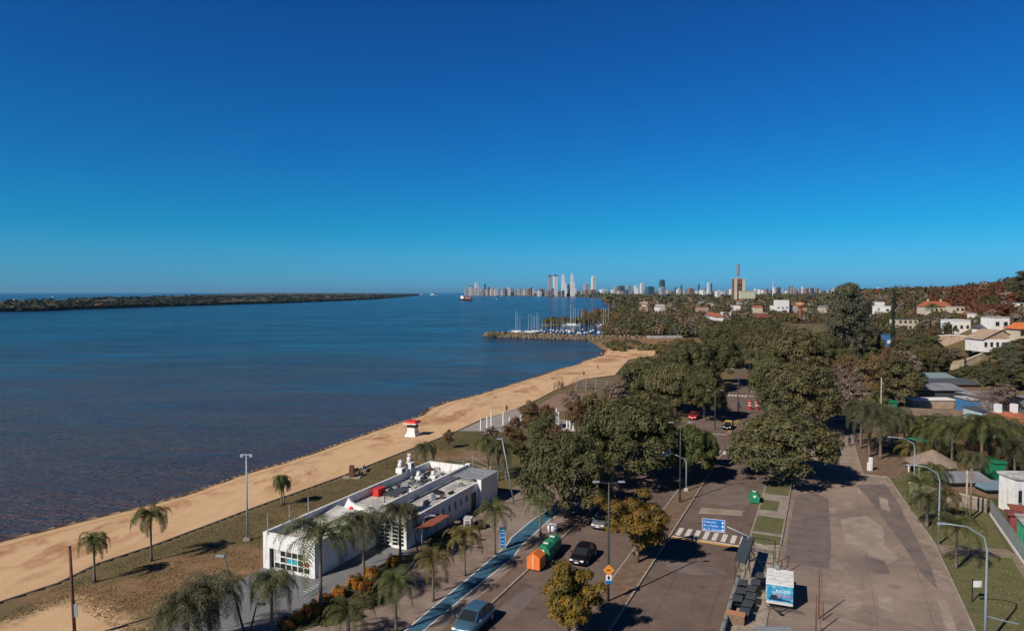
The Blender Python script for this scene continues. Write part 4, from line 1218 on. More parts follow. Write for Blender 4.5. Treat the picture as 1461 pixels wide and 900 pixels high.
duct(619, 686, 1.0, .8, 'small white roof vent beside the spine wall')
duct(540, 669+30, .01, .01, 'x') if False else None
e = empty('water_tank', (*at(541, 706, 2.70), 2.70), ROAD, 'bright red pair of boxes standing on the white roof', 'tank')
m1 = MB(); m1.box((-.38, 0, 0), (.72, .8, .85)); m1.box((.42, .05, 0), (.76, .85, .8)); m1.build('boxes', M_RED, e, bevel=.05)
m1 = MB(); m1.box((-.38, 0, .86), (.78, .86, .05)); m1.box((.42, .05, .81), (.8, .9, .05)); m1.build('lids', M_RED, e, bevel=.02)
o = box_thing('tarpaulin', M_RED, 502, 727, 3.2, (.7, .5, .4), 'crumpled red sheet behind the curved white sail wall', 'sheet', bevel=.2)
# dark framed shelter
e = empty('rooftop_frame', (*at(566, 713, 2.70), 2.70), ROAD, 'dark metal frame with flat top and dark sloping panel on the roof', 'frame')
m1 = MB()
for a in (-1.4, 1.4):
    for b in (-.7, .7): m1.box((a, b, 0), (.07, .07, .95))
m1.build_each('leg', M_BLACK, e)
m1 = MB(); m1.box((0, 0, .95), (3.0, 1.6, .08)); m1.build('top', M_DGREY, e)
m1 = MB(); m1.quad((.2, -.8, .9), (2.0, -.8, .1), (2.0, -2.2, .1), (.2, -2.2, .9)); m1.quad((.2, -2.2, .85), (2.0, -2.2, .05), (2.0, -.8, .05), (.2, -.8, .85)); m1.build('sloping_panel', M_DGREY, e)
m_solar = mat('solar_panel', (.03, .035, .045), .25, spec=.6)
e = empty('solar_panel', (*at(606, 726, 2.96), 2.96), ROAD, 'flat dark panel lying on the wing roof', 'panel')
m1 = MB(); m1.box((0, 0, .05), (2.4, 1.5, .06)); m1.build('panel', m_solar, e)
m1 = MB(); m1.box((0, 0, 0), (2.5, 1.6, .05)); m1.build('frame', M_GALV, e)
rr = random.Random(11)
JL = ['dark folded table in the roof clutter', 'grey metal cabinet in the roof clutter', 'stack of dark boards on the roof', 'pale crate on the roof clutter', 'rusty box on the far part of the roof']
for i in range(64):
    s = rr.uniform(67, 80) if i < 50 else rr.uniform(62, 79); t = rr.uniform(-48.6, -44.2) if i < 52 else rr.uniform(-42.6, -40.4)
    k = rr.choice([0, 0, 1, 2, 2, 3, 4, 0]); mt = [M_DGREY, M_GREY, M_BLACK, M_WHITE, M_RUST][k]
    mb = MB(); a, b = rr.uniform(.4, 1.5), rr.uniform(.2, .8)
    if k == 0:
        mb.box((0, 0, .3), (a, b, .05)); [mb.box((x*a*.45, y*b*.4, 0), (.05, .05, .3)) for x in (-1, 1) for y in (-1, 1)]
    elif k == 2:
        for q in range(4): mb.box((rr.uniform(-.1, .1), rr.uniform(-.1, .1), q*.07), (a*1.2, b, .06), rr.uniform(-.15, .15))
    else:
        mb.box((0, 0, 0), (a*.7, b, rr.uniform(.15, .6)), tx=.96)
        mb.box((0, 0, .0), (a*.75, b*1.05, .08))
    o = mb.build('roof_clutter', mt, None, bevel=.01); o.location = (*st(s, t), 2.70 if t < -43.5 else 2.96); o.rotation_euler.z = rr.uniform(0, 3)
    tag(o, JL[k]+(', %s, %s' % ('front half' if s < 72 else 'rear end', 'by the parapet' if t < -47 else 'mid-roof' if t < -43.5 else 'on the wing')), 'clutter', 'assorted clutter stored on the building roof')
# terracotta awning with posts beside the wing
e = base_empty('awning', 61.5, -38.4, 'terracotta red canopy on posts against the shaded wing wall', 'awning')
mb = MB()
mb.prism([st(60.6, -39.35), st(65.6, -39.35), st(65.6, -37.7), st(60.6, -37.7)], 2.1, 2.18); o = mb.build('canopy', M_TERRA, e); o.location = -e.location
mb = MB()
for s in (60.8, 63.1, 65.4): X, Y = st(s, -37.85); mb.box((X, Y, 0), (.09, .09, 2.1))
[setattr(q9, 'location', -e.location) for q9 in mb.build_each('post', M_DGREY, e)]
for i in range(7):
    X, Y = st(61+i*1.1, -37.9+(i % 2)*.8)
    e = empty('cafe_table', (X, Y, .08), i, 'dark terrace table in the shade of the canopies', 'table', 'terrace tables by the white building')
    m1 = MB(); m1.lathe((0, 0, .7), [(.38, 0), (.4, .02), (.4, .05), (.38, .06)], 14); m1.build('tabletop', M_WOOD, e)
    m1 = MB(); m1.tube([(0, 0, .02), (0, 0, .7)], .03, 6); m1.lathe((0, 0, 0), [(.22, 0), (.2, .03), (.03, .06)], 10); m1.build('pedestal', M_BLACK, e)
# white service kiosk
e = empty('service_kiosk', (*at(668, 755, .07), .07), ROAD+.25, 'small white service box on the promenade behind the autumn palm', 'kiosk')
m1 = MB(); m1.box((0, 0, 0), (1.0, .8, 1.35)); m1.build('cabinet', M_WHITE, e, bevel=.02)
m1 = MB(); m1.box((0, 0, 1.352), (1.12, .92, .06)); m1.build('lid', M_WHITED, e)
m1 = MB(); m1.box((-.51, 0, .15), (.02, .6, 1.05)); m1.build('door', M_GREY, e)
# bike rack / ramp in front of building
e = empty('bicycle_rack', (*at(447, 845, .09), .09), ROAD, 'low metal bicycle rack on the grey plaza by the building corner', 'rack')
m1 = MB()
for k in range(6): m1.tube([(-1+k*.4, -.25, 0), (-1+k*.4, -.25, .5), (-1+k*.4, .25, .5), (-1+k*.4, .25, 0)], .02, 6)
m1.build('hoops', M_GALV, e)
m1 = MB(); m1.box((0, -.25, 0), (2.4, .04, .04)); m1.box((0, .25, 0), (2.4, .04, .04)); m1.build('rails', M_GALV, e)
# planter kerb
mb = MB(); L = pxpoly([(395, 902), (440, 869), (500, 834), (575, 790)]); kerb(mb, L, .15, .22)
L2 = pxpoly([(438, 878), (470, 886), (530, 862), (575, 822), (600, 792)]); kerb(mb, L2, .15, .22)
tag(mb.build('planter_kerb', m_kerb), 'pale low kerb round the planted bed beside the plaza', 'kerb')
m_soil = mat('planter_soil', (.05, .045, .025), .95, col2=(.06, .075, .03), scale=2, world=True, bump=.5)
slab('planter_bed', m_soil, pxpoly([(397, 904), (440, 871), (500, 836), (575, 792), (598, 794), (575, 822), (530, 862), (470, 886), (420, 905)]), .05, .1, kind='structure')

# ================================================================== lamps, posts and signs
M_POLE = mat('pole_blue_grey', (.30, .37, .42), .45, metal=.2)
M_DPOLE = mat('pole_dark', (.05, .055, .06), .5)
M_LENS = mat('lamp_lens', (.75, .75, .7), .3)
def toph(bx_, by_, ty_, z=0):
    X, Y = at(bx_, by_, z); return X, Y, CAMH-z+at_h(ty_)*Y
def lamp_post(name, x, y, ty, label, kind, m=M_POLE, arms=1, dx=0, az=None, z=.02, group=None, arm=1.6):
    X, Y, h = toph(x, y, ty, z)
    e = empty(name, (X, Y, z), 0, label, 'lamp post', group)
    az = ROAD if az is None else az
    ux_, uy_ = math.cos(az), math.sin(az)
    mb = MB()
    if kind == 'T':
        mb.tube([(0, 0, 0), (0, 0, h*.5), (0, 0, h)], [.11, .085, .06], 8); mb.build('pole', m, e, smooth=True)
        for sg in (-1, 1):
            b = MB(); b.tube([(0, 0, h-.1), (sg*ux_*arm, sg*uy_*arm, h+.06)], .035, 6); a = b.build('arm', m, e)
            b = MB(); b.box((0, 0, 0), (.62, .26, .1), az, tx=.8); l = b.build('lamp_head', M_GALV, a); l.location = (sg*ux_*(arm+.2), sg*uy_*(arm+.2), h+.02)
    elif kind == 'curve':
        pts = [(0, 0, 0), (0, 0, h*.45), (0, 0, h*.8), (ux_*.25, uy_*.25, h*.9), (ux_*arm*.5, uy_*arm*.5, h*.98), (ux_*arm, uy_*arm, h)]
        mb.tube(pts, [.11, .09, .07, .06, .05, .04], 8); mb.build('pole', m, e, smooth=True)
        b = MB(); b.box((ux_*(arm+.28), uy_*(arm+.28), h-.04), (.7, .24, .11), az, tx=.8); b.build('lamp_head', M_GALV, e)
    elif kind == 'lean':
        mb.tube([(0, 0, 0), (dx*.5, 0, h*.5), (dx, 0, h)], [.1, .075, .05], 8); mb.build('pole', m, e, smooth=True)
        b = MB(); b.box((dx+ux_*.3, uy_*.3, h-.03), (.8, .3, .1), az, tx=.8); b.build('lamp_head', M_GALV, e)
    elif kind == 'mast':
        mb.tube([(0, 0, 0), (0, 0, h*.5), (0, 0, h)], [.13, .1, .07], 8); mb.build('pole', m, e, smooth=True)
        b = MB(); b.box((0, 0, h), (1.3, .12, .1), az); b.box((-.5*ux_, -.5*uy_, h-.22), (.3, .2, .24), az); b.box((.5*ux_, .5*uy_, h-.22), (.3, .2, .24), az); b.build('floodlights', M_GALV, e)
        b = MB(); b.box((0, 0, 0), (.7, .7, .25)); b.build('footing', m_kerb, e)
    elif kind == 'post':
        mb.tube([(0, 0, 0), (dx*.5, 0, h*.5), (dx, 0, h)], [.13, .12, .1], 8); mb.build('pole', m, e, smooth=True)
        b = MB(); b.lathe((dx, 0, h), [(.12, 0), (.12, .05), (.04, .1)], 8); b.build('cap', M_DPOLE, e)
    return e
W_ = math.pi
lamp_post('floodlight_mast', 353, 770, 649, 'tall pale floodlight mast on the beach lawn beside the white building', 'mast', az=0)
lamp_post('utility_pole', 107, 912, 780, 'dark wooden pole at the lower left of the lawn carrying a small blue sign', 'post', M_RUST, dx=-.25)
lamp_post('street_lamp', 351, 912, 793, 'leaning lamp post over the grey plaza at the lower left', 'lean', M_DPOLE, dx=-1.6, az=W_)
lamp_post('street_lamp', 354, 912, 862, 'short second lamp beside the leaning one at the bottom of the plaza', 'lean', M_DPOLE, dx=.7, az=0)
lamp_post('street_lamp', 599, 805, 693, 'slanting lamp post before the wing of the white building', 'lean', M_DPOLE, dx=-1.2, az=W_)
lamp_post('street_lamp', 602, 803, 735, 'low curved lamp over the terracotta canopy', 'curve', az=0, arm=.8)
lamp_post('street_lamp', 733, 716, 626, 'slanting lamp post beside the three palms and the big dark tree', 'lean', dx=-1.5, az=W_)
GL = 'double-armed lamps on the avenue median'
l7 = lamp_post('street_lamp', 868, 857, 688, 'double-armed lamp on the brown median carrying the diamond warning sign', 'T', M_DPOLE, az=0, arm=.9, z=.12, group=GL)
lamp_post('street_lamp', 970, 716, 603, 'double-armed lamp just behind the autumn tree on the median', 'T', M_DPOLE, az=0, arm=1.0, z=.12, group=GL)
lamp_post('street_lamp', 1020, 613, 557, 'double-armed lamp at the intersection before the far crossing', 'T', M_DPOLE, az=0, arm=1.1, group=GL)
lamp_post('street_lamp', 1053, 593, 526, 'double-armed lamp left of the red barriers', 'T', M_DPOLE, az=0, arm=1.1, group=GL)
lamp_post('street_lamp', 1069, 563, 498, 'farthest double-armed lamp on the dirt median past the crossing', 'T', M_DPOLE, az=0, arm=1.2, group=GL)
lamp_post('street_lamp', 1163, 607, 564, 'pale lamp post between the two big trees at the right', 'T', M_POLE, az=0, arm=.6)
lamp_post('street_lamp', 1256, 632, 538, 'pale concrete light pole rising from the weeping palms', 'post', M_BARKPALE)
GC = 'curved street lamps on the right lawn'
e = lamp_post('street_lamp', 1405, 925, 748, 'nearest curved street lamp arching over the right lawn', 'curve', az=W_*.98, arm=3.0, group=GC)
b = MB(); b.tube([(0, 0, 2.55), (1.2, 0, 2.2), (2.5, 0, 1.9)], .05, 6); b.build('side_arm', M_POLE, e)
lamp_post('street_lamp', 1339, 777, 664, 'middle curved street lamp at the edge of the wide road', 'curve', az=W_*.97, arm=2.8, group=GC)
lamp_post('street_lamp', 1304, 700, 624, 'farthest curved street lamp by the corner of the side street', 'curve', az=W_*.97, arm=2.9, group=GC)
lamp_post('utility_pole', 1379, 742, 670, 'pale wooden pole of the leaning pair behind the right lawn', 'post', M_BARKPALE, dx=-.05)
lamp_post('utility_pole', 1384, 744, 667, 'dark wooden pole of the leaning pair behind the right lawn', 'post', M_WOOD, dx=.05)
for i, (x, y, ty, l) in enumerate([(1168, 882, 813, 'tallest thin dark post on the wide road beside the trailer'), (1164, 905, 850, 'thin dark post left of the tallest one at the road edge'), (1174, 884, 860, 'shortest thin dark post beside the trailer'),
        (1116, 820, 778, 'slim tan post at the end of the grass median behind the trailer')]):
    lamp_post('marker_post', x, y, ty, l, 'post', M_RUST if i < 3 else M_WOOD, dx=0, z=.02)['category'] = 'post'
    for c in bpy.data.objects[-1:]: pass
for o_ in bpy.data.objects:
    if o_.name.startswith('marker_post'):
        for c in o_.children: c.scale = (.42, .42, 1)
# flat dark pole cables on the right verge
for (x, y, ty, nm) in ((1387, 858, 825, 'dark post holding the small white board on the right lawn'),):
    X, Y, h = toph(x, y, ty, .1)
    e = empty('notice_board', (X, Y, .1), 0, 'small white notice board on a dark post on the right lawn', 'sign')
    b = MB(); b.tube([(0, 0, 0), (0, 0, h)], .05, 6); b.build('post', M_BLACK, e)
    b = MB(); b.box((.42, 0, h-.75), (.75, .05, .55)); b.build('board', M_WHITE, e)

_dg = None
def text_mesh(body, size, m, parent, loc, rot, ext=.004, align='LEFT', name='lettering', xs=1):
    cu = bpy.data.curves.new(name, 'FONT'); cu.body = body; cu.size = size; cu.extrude = ext; cu.align_x = align; cu.resolution_u = 2
    tmp = bpy.data.objects.new('tmp', cu); COL.objects.link(tmp)
    me = bpy.data.meshes.new_from_object(tmp.evaluated_get(bpy.context.evaluated_depsgraph_get()))
    bpy.data.objects.remove(tmp)
    me.materials.clear(); me.materials.append(m)
    o = obj(name, me, parent); o.location = loc; o.rotation_euler = rot; o.scale = (xs, 1, 1)
    return o
M_SBLUE = mat('sign_blue', (.012, .16, .50), .45)
M_SPALE = mat('sign_pale_blue', (.22, .30, .34), .5, var=.1, scale=3)
M_SWHITE = mat('sign_white', (.8, .8, .8), .5)
# blue direction sign over the middle carriageway
X, Y, h = toph(1069, 801, 768, .1)
e = empty('direction_sign', (X, Y, .1), 0, 'blue direction sign on a curved arm over the zebra crossing', 'sign')
b = MB(); b.tube([(0, 0, 0), (0, 0, h*.9), (-.25, 0, h+.3), (-2.5, .3, h+1.25)], [.09, .08, .07, .05], 8); b.build('pole', M_POLE, e, smooth=True)
Xs, Ys, zs = atd(1018, 749, Y+.35)
bl = MB(); bl.box((0, 0, -.62), (2.2, .06, 1.24)); bd = bl.build('board', M_SBLUE, e, bevel=.01); bd.location = (Xs-X, Ys-Y, zs-.1); bd.rotation_euler = (0, .0, -.3)
for (a, c, d_) in (((0, -.035, .60), (2.2, .012, .035), 0), ((0, -.035, -.62), (2.2, .012, .035), 0), ((-1.085, -.035, -.62), (.035, .012, 1.24), 0), ((1.085, -.035, -.62), (.035, .012, 1.24), 0)):
    f = MB(); f.box(a, c); f.build('border', M_SWHITE, bd)
for i, s_ in enumerate(('Costanera', 'Av. J. Perón', 'Av. E. Carrasco')):
    text_mesh(s_, .30, M_SWHITE, bd, (-.98, -.045, .24-i*.38), (R(90), 0, 0))
for i in range(3):
    f = MB(); f.box((.88, -.04, .24-i*.38), (.16, .012, .2)); f.build('arrow_mark', M_SWHITE, bd)
# pale sign on the median seen further back
X, Y, h = toph(979, 700, 656, .12)
e = empty('direction_sign', (X, Y, .12), 0, 'pale grey-blue direction sign on an arm above the left carriageway', 'sign')
b = MB(); b.tube([(0, 0, 0), (0, 0, h*.92), (-.3, 0, h+.2), (-2.2, .1, h+1.0)], [.1, .09, .07, .05], 8); b.build('pole', M_GALV, e, smooth=True)
Xs, Ys, zs = atd(945.5, 644.5, Y+.2)
bl = MB(); bl.box((0, 0, -.6), (2.1, .06, 1.2)); bd = bl.build('board', M_SPALE, e, bevel=.01); bd.location = (Xs-X, Ys-Y, zs-.12); bd.rotation_euler = (0, 0, -.3)
for i in range(3):
    f = MB(); f.box((-.1+i*.1, -.035, .2-i*.3), (1.5-.2*i, .012, .1)); f.build('text_line', M_SWHITE, bd)
b = MB(); b.box((0, 0, 0), (.5, .5, .4), tx=.6, ty=.6); b.build('footing', M_WHITED, e)
# diamond warning sign and plate on the median lamp
l7h = Vector(l7.location)
e = empty('warning_sign', (l7h.x, l7h.y-.14, 0.12), 0, 'orange diamond hump warning sign fixed to the median lamp post', 'sign')
_, _, zc = atd(868, 812, l7h.y); b = MB()
b.poly([(0, 0, -.5), (.5, 0, 0), (0, 0, .5), (-.5, 0, 0)]); b.poly([(0, .03, -.5), (-.5, .03, 0), (0, .03, .5), (.5, .03, 0)])
for p, q_ in (((0, -.5), (.5, 0)), ((.5, 0), (0, .5)), ((0, .5), (-.5, 0)), ((-.5, 0), (0, -.5))): b.quad((p[0], 0, p[1]), (p[0], .03, p[1]), (q_[0], .03, q_[1]), (q_[0], 0, q_[1]))
o = b.build('board', mat('sign_orange', (.80, .30, .04), .5), e); o.location = (0, 0, zc-.12)
b = MB(); b.poly([(-.26, -.008, -.05), (.26, -.008, -.05), (.12, -.008, .07), (-.12, -.008, .07)]); b.build('hump_mark', M_RUST, o)
e = empty('plate_sign', (l7h.x, l7h.y-.14, .12), 0, 'white and blue bus stop plate under the orange diamond', 'sign')
_, _, zc = atd(868, 825, l7h.y); b = MB(); b.box((0, 0, -.4), (.5, .03, .8)); o = b.build('board', M_SWHITE, e); o.location = (0, 0, zc-.12)
b = MB(); b.box((0, -.02, -.395), (.49, .012, .3)); b.build('blue_band', M_SBLUE, o)
b = MB(); b.box((0, -.02, -.02), (.16, .012, .28)); b.box((0, -.02, .28), (.1, .012, .08)); b.box((0, -.02, .13), (.26, .012, .05)); b.build('bus_mark', M_BLACK, o)
# blue totem
e = empty('information_totem', (*at(717, 782, .08), .08), .1, 'slim blue information totem beside the cycle lane', 'sign')
b = MB(); b.box((0, 0, .15), (.62, .14, 2.1)); o = b.build('panel', M_SBLUE, e, bevel=.01)
b = MB(); b.box((0, -.078, 1.75), (.6, .012, .48)); b.build('teal_top', M_TEAL, o)
b = MB()
for z_, w_ in ((1.62, .5), (1.2, .48), (.75, .3), (.42, .5), (1.95, .36)): b.box((0, -.09, z_), (w_, .012, .05))
b.box((-.28, -.082, .2), (.03, .012, 1.4)); b.box((.28, -.082, .2), (.03, .012, 1.4)); b.build('text_lines', M_SWHITE, o)
b = MB(); b.box((0, 0, 0), (.8, .4, .15)); b.build('footing', m_kerb, e)
# small blue plate on the wooden pole
X, Y, h = toph(110, 912, 868, 0); e = tag(obj('plate_sign', (lambda b: (b.box((0, 0, 0), (.28, .04, 1.0)), b.mesh('p', M_SPALE))[1])(MB())), 'narrow pale blue plate on the dark wooden pole at lower left', 'sign'); e.location = (X, Y-.1, h-.6)
# white corner totem
e = empty('corner_pillar', (*at(1242, 671, .09), .09), 0, 'slim white pillar on the verge at the corner of the side street', 'pillar')
b = MB(); b.box((0, 0, 0), (.45, .35, 2.0)); b.build('shaft', M_WHITE, e, bevel=.02)
b = MB(); b.box((-.35, 0, 0), (.25, .3, 1.2)); b.build('side_block', M_WHITE, e, bevel=.02)

# ================================================================== containers
def wheelie(x, y, label, col, kind, rz=ROAD, sc=1.0, z=.02, group=None):
    e = empty('waste_container', (*at(x, y, z), z), rz, label, 'container', group); e.scale = (sc,)*3
    if kind == 'box':
        b = MB(); b.box((0, 0, .12), (1.5, 1.35, 1.15), tx=1.02, ty=1.02); b.build('body', col, e, bevel=.03)
        for sg in (-1, 1):
            b = MB(); b.prism([(0, 0), (0, 0)], 0, 0) if False else None
            b.v = []; b.f = []; b.m = []
            y0, y1 = (0, .70*sg)
            A = [(-.77, y0, 1.75), (.77, y0, 1.75), (.77, y1, 1.29), (-.77, y1, 1.29)]
            b.quad(*A); b.quad(*[(p[0], p[1], p[2]-.04) for p in A[::-1]]); b.build('lid', col, e)
        b = MB()
        for x_ in (-.76, .76): b.tri((x_, -.69, 1.28), (x_, .69, 1.28), (x_, 0, 1.74))
        b.build('gable', col, e)
        b = MB(); b.box((-.79, 0, .15), (.03, .06, 1.4)); b.build('seam', M_WHITE, e)
    else:
        prof = [(-.62, 0.1), (-.72, .9), (-.60, 1.25), (-.3, 1.48), (0, 1.55), (.3, 1.48), (.60, 1.25), (.72, .9), (.62, .1)]
        b = MB(); k = len(prof)
        for x_ in (-.85, .85): b.v += [(x_, p[0], p[1]) for p in prof]
        b.f = [tuple(range(k)), tuple(range(2*k-1, k-1, -1))] + [(i, k+i, k+(i+1) % k, (i+1) % k) for i in range(k)]; b.m = [0]*len(b.f)
        b.build('body', col, e, bevel=.05)
        b = MB(); b.box((0, 0, 1.53), (.18, .5, .08)); b.box((-.88, 0, .9), (.05, .35, .3)); b.build('lifting_lug', M_WHITE, e)
        b = MB(); b.box((0, -.73, .95), (1.1, .04, .12)); b.build('slot', M_BLACK, e)
    b = MB()
    for x_ in (-.55, .55):
        for y_ in (-.5, .5): b.lathe((x_, y_, 0), [(.09, 0), (.1, .06), (.09, .12)], 8)
    b.build_each('wheel', M_BLACK, e)
    return e
GB = 'waste containers beside the left carriageway'
wheelie(765, 810, 'orange waste container with pitched lid beside the left carriageway', M_ORANGE, 'box', sc=1.0, group=GB)
wheelie(779, 797, 'green waste container touching the orange one', M_GREEN, 'bell', sc=1.05, group=GB)
wheelie(788, 787, 'green waste container behind the other green one', M_GREEN, 'bell', sc=1.05, group=GB)
e = wheelie(1076, 716, 'green rounded recycling container standing alone on the middle carriageway', M_GREEN, 'bell', rz=ROAD+.15, sc=.9)
# white planter pot under the big tree
e = empty('planter_pot', (*at(788, 758, .08), .08), 0, 'white round pot at the end of the cycle lane under the tree', 'pot')
b = MB(); b.lathe((0, 0, 0), [(.5, 0), (.62, .35), (.6, .8), (.52, .82), (.5, .7)], 14); b.build('pot', M_WHITE, e, smooth=True)
b = MB(); b.lathe((0, 0, .68), [(.5, 0), (.0, .03)], 14); b.build('soil', m_soil, e)
# red barriers at the crossing
for i, x in enumerate((1070, 1080)):
    e = empty('road_barrier', (*at(x, 584, .02), .02), ROAD, ['left red plastic road barrier before the far crossing', 'right red plastic road barrier before the far crossing'][i], 'barrier', 'red barriers at the crossing')
    b = MB(); b.lathe((0, 0, 0), [(.5, 0), (.5, .15), (.42, .2), (.42, 1.9), (.3, 2.1)], 12); b.build('body', M_REDD, e)
    b = MB(); b.lathe((0, 0, .9), [(.43, 0), (.43, .2)], 12); b.lathe((0, 0, 1.5), [(.43, 0), (.43, .15)], 12); b.build('bands', M_WHITE, e)
X, Y = at(1052, 593, .02)
e = empty('road_sign', (X+.3, Y-.3, .02), 0, 'white plate sign beside the lamp left of the red barriers', 'sign')
b = MB(); b.tube([(0, 0, 0), (0, 0, 3.0)], .05, 6); b.build('post', M_DPOLE, e)
b = MB(); b.box((0, -.06, 1.9), (1.0, .04, 1.0)); b.box((-.0, -.09, 2.0), (.12, .02, .8)); o = b.build('board', M_WHITE, e)

# ================================================================== cars
def car(x, y, heading, paint, label, z=.02, roof=None, van=False, sc=1.0, place=None):
    X, Y = place or at(x, y, z)
    e = empty('parked_car' if False else 'car', (X, Y, z), heading, label, 'car'); e.scale = (sc,)*3
    # stations along x: (x, z_low, z_belt, half width low, half width belt)
    S = [(-2.12, .42, .72, .62, .66), (-2.02, .28, .92, .80, .80), (-1.6, .22, .98, .87, .86), (-.8, .22, .95, .88, .87), (.5, .22, .93, .88, .87), (1.0, .22, .90, .88, .86), (1.55, .24, .82, .86, .80), (2.0, .28, .70, .78, .68), (2.14, .38, .56, .60, .56)]
    b = MB(); ring = []
    for (sx, zl, zb, wl, wb) in S:
        zm = zl+(zb-zl)*.62
        ring.append([(sx, -wl*.9, zl), (sx, -wl, zl+.1), (sx, -wl*1.02, zm), (sx, -wb*.96, zb), (sx, -wb*.55, zb+.035), (sx, 0, zb+.05), (sx, wb*.55, zb+.035), (sx, wb*.96, zb), (sx, wl*1.02, zm), (sx, wl, zl+.1), (sx, wl*.9, zl)])
    k = len(ring[0])
    for r_ in ring: b.v += r_
    for i in range(len(S)-1):
        for j in range(k-1): b.f.append((i*k+j, (i+1)*k+j, (i+1)*k+j+1, i*k+j+1))
        b.f.append((i*k+k-1, (i+1)*k+k-1, (i+1)*k, i*k))
    b.f.append(tuple(range(k))); b.f.append(tuple((len(S)-1)*k+j for j in reversed(range(k)))); b.m = [0]*len(b.f)
    body = b.build('body', paint, e, smooth=True)
    G = [(-1.85, .95, .96, .72, .70), (-1.35, .95, 1.38, .78, .60), (-.6, .95, 1.47, .80, .62), (.1, .93, 1.45, .80, .62), (.45, .93, 1.38, .80, .60), (1.15, .90, .92, .74, .70)]
    b = MB()
    for (gx, zb, zt, wb, wt) in G: b.v += [(gx, -wb, zb), (gx, -wt, zt), (gx, 0, zt+.025), (gx, wt, zt), (gx, wb, zb)]
    for i in range(len(G)-1):
        for j in range(4): b.f.append((i*5+j, (i+1)*5+j, (i+1)*5+j+1, i*5+j+1))
    b.m = [0]*len(b.f); b.build('windows', M_GLASS, e, smooth=False)
    b = MB()   # roof skin and pillars over the glass
    for i in (1, 2, 3):
        g, h_ = G[i], G[i+1]
        for sg in (-1, 1): b.quad(*[(p[0], p[1], p[2]) for p in ((g[0], 0, g[2]+.04), (h_[0], 0, h_[2]+.04), (h_[0], sg*(h_[4]+.01), h_[2]+.015), (g[0], sg*(g[4]+.01), g[2]+.015))][::(1 if sg < 0 else -1)])
    for sg in (-1, 1):
        for i, j in ((0, 1), (5, 4)): b.bar((G[i][0], sg*(G[i][3]), G[i][1]+.02), (G[j][0], sg*(G[j][4]+.01), G[j][2]+.01), .06, .05)
        for i in (1, 3): b.bar((G[i][0], sg*(G[i][3]+.005), G[i][1]), (G[i][0], sg*(G[i][4]+.012), G[i][2]), .07, .04)
    b.build('roof', roof or paint, e)
    for sx in (-1.32, 1.32):
        for sg in (-1, 1):
            b = MB(); n0 = 16
            for yy in (sg*.70, sg*.89):
                for q in range(n0): b.v.append((sx+.33*math.cos(q*6.2832/n0), yy, .33+.33*math.sin(q*6.2832/n0)))
            for q in range(n0): b.f.append((q, (q+1) % n0, n0+(q+1) % n0, n0+q))
            b.f += [tuple(range(n0)), tuple(range(2*n0-1, n0-1, -1))]; b.m = [0]*len(b.f)
            wh = b.build('wheel', M_BLACK, e)
            b = MB()
            for q in range(10): b.v.append((sx+.2*math.cos(q*.6283), sg*.9, .33+.2*math.sin(q*.6283)))
            b.f = [tuple(range(10))]; b.m = [0]; b.build('rim', M_GALV, wh)
    for sg in (-1, 1):
        b = MB(); b.box((2.0, sg*.55, .58), (.22, .32, .13), tx=.8); b.build('headlight', M_LENS, e)
        b = MB(); b.box((-2.06, sg*.62, .72), (.12, .26, .16)); b.build('tail_light', M_REDD, e)
        b = MB(); b.box((.75, sg*.97, .92), (.16, .18, .12), tx=.8); b.build('mirror', paint, e)
    b = MB(); b.box((2.08, 0, .40), (.1, .8, .16)); b.build('grille', M_BLACK, e)
    b = MB(); b.box((2.135, 0, .42), (.02, .4, .1)); b.build('number_plate', M_SWHITE, e)
    return e
P_SILV = mat('paint_blue_silver', (.09, .19, .28), .28, metal=.45, coat=.6)
P_BLACK = mat('paint_black', (.006, .006, .008), .5, coat=.12, spec=.3)
P_RED = mat('paint_red', (.42, .012, .012), .35, coat=.5)
P_WHITE = mat('paint_white', (.66, .66, .64), .35, coat=.5)
P_GREY = mat('paint_grey', (.12, .125, .13), .35, coat=.5)
P_YEL = mat('paint_taxi_yellow', (.60, .40, .06), .4)
BACK = ROAD + math.pi
car(676, 893, BACK, P_SILV, 'blue-silver hatchback driving towards the camera on the left carriageway', sc=1.08)
car(832, 798, BACK, P_BLACK, 'black car with bright headlights beyond the waste containers')
car(1039, 611, BACK, P_BLACK, 'black taxi with yellow roof at the stop line', roof=P_YEL)
car(990, 597, BACK, P_RED, 'red car half hidden under the dark avenue trees')
car(860, 749, BACK, P_GREY, 'dark grey car in the deep shade of the big promenade tree')
car(1203, 570, ROAD, P_GREY, 'grey car parked in the shade beyond the right-hand trees')
car(1198, 601, ROAD+1.5, P_SILV, 'silver car parked in shade at the side street mouth')
car(1276, 615, ROAD+.9, P_BLACK, 'dark car parked behind the weeping palms')
car(1265, 632, ROAD+.9, P_GREY, 'dark grey car beside the tree trunks of the corner')
car(1066, 548, ROAD, P_WHITE, 'white car far away in the shaded right carriageway') if False else None

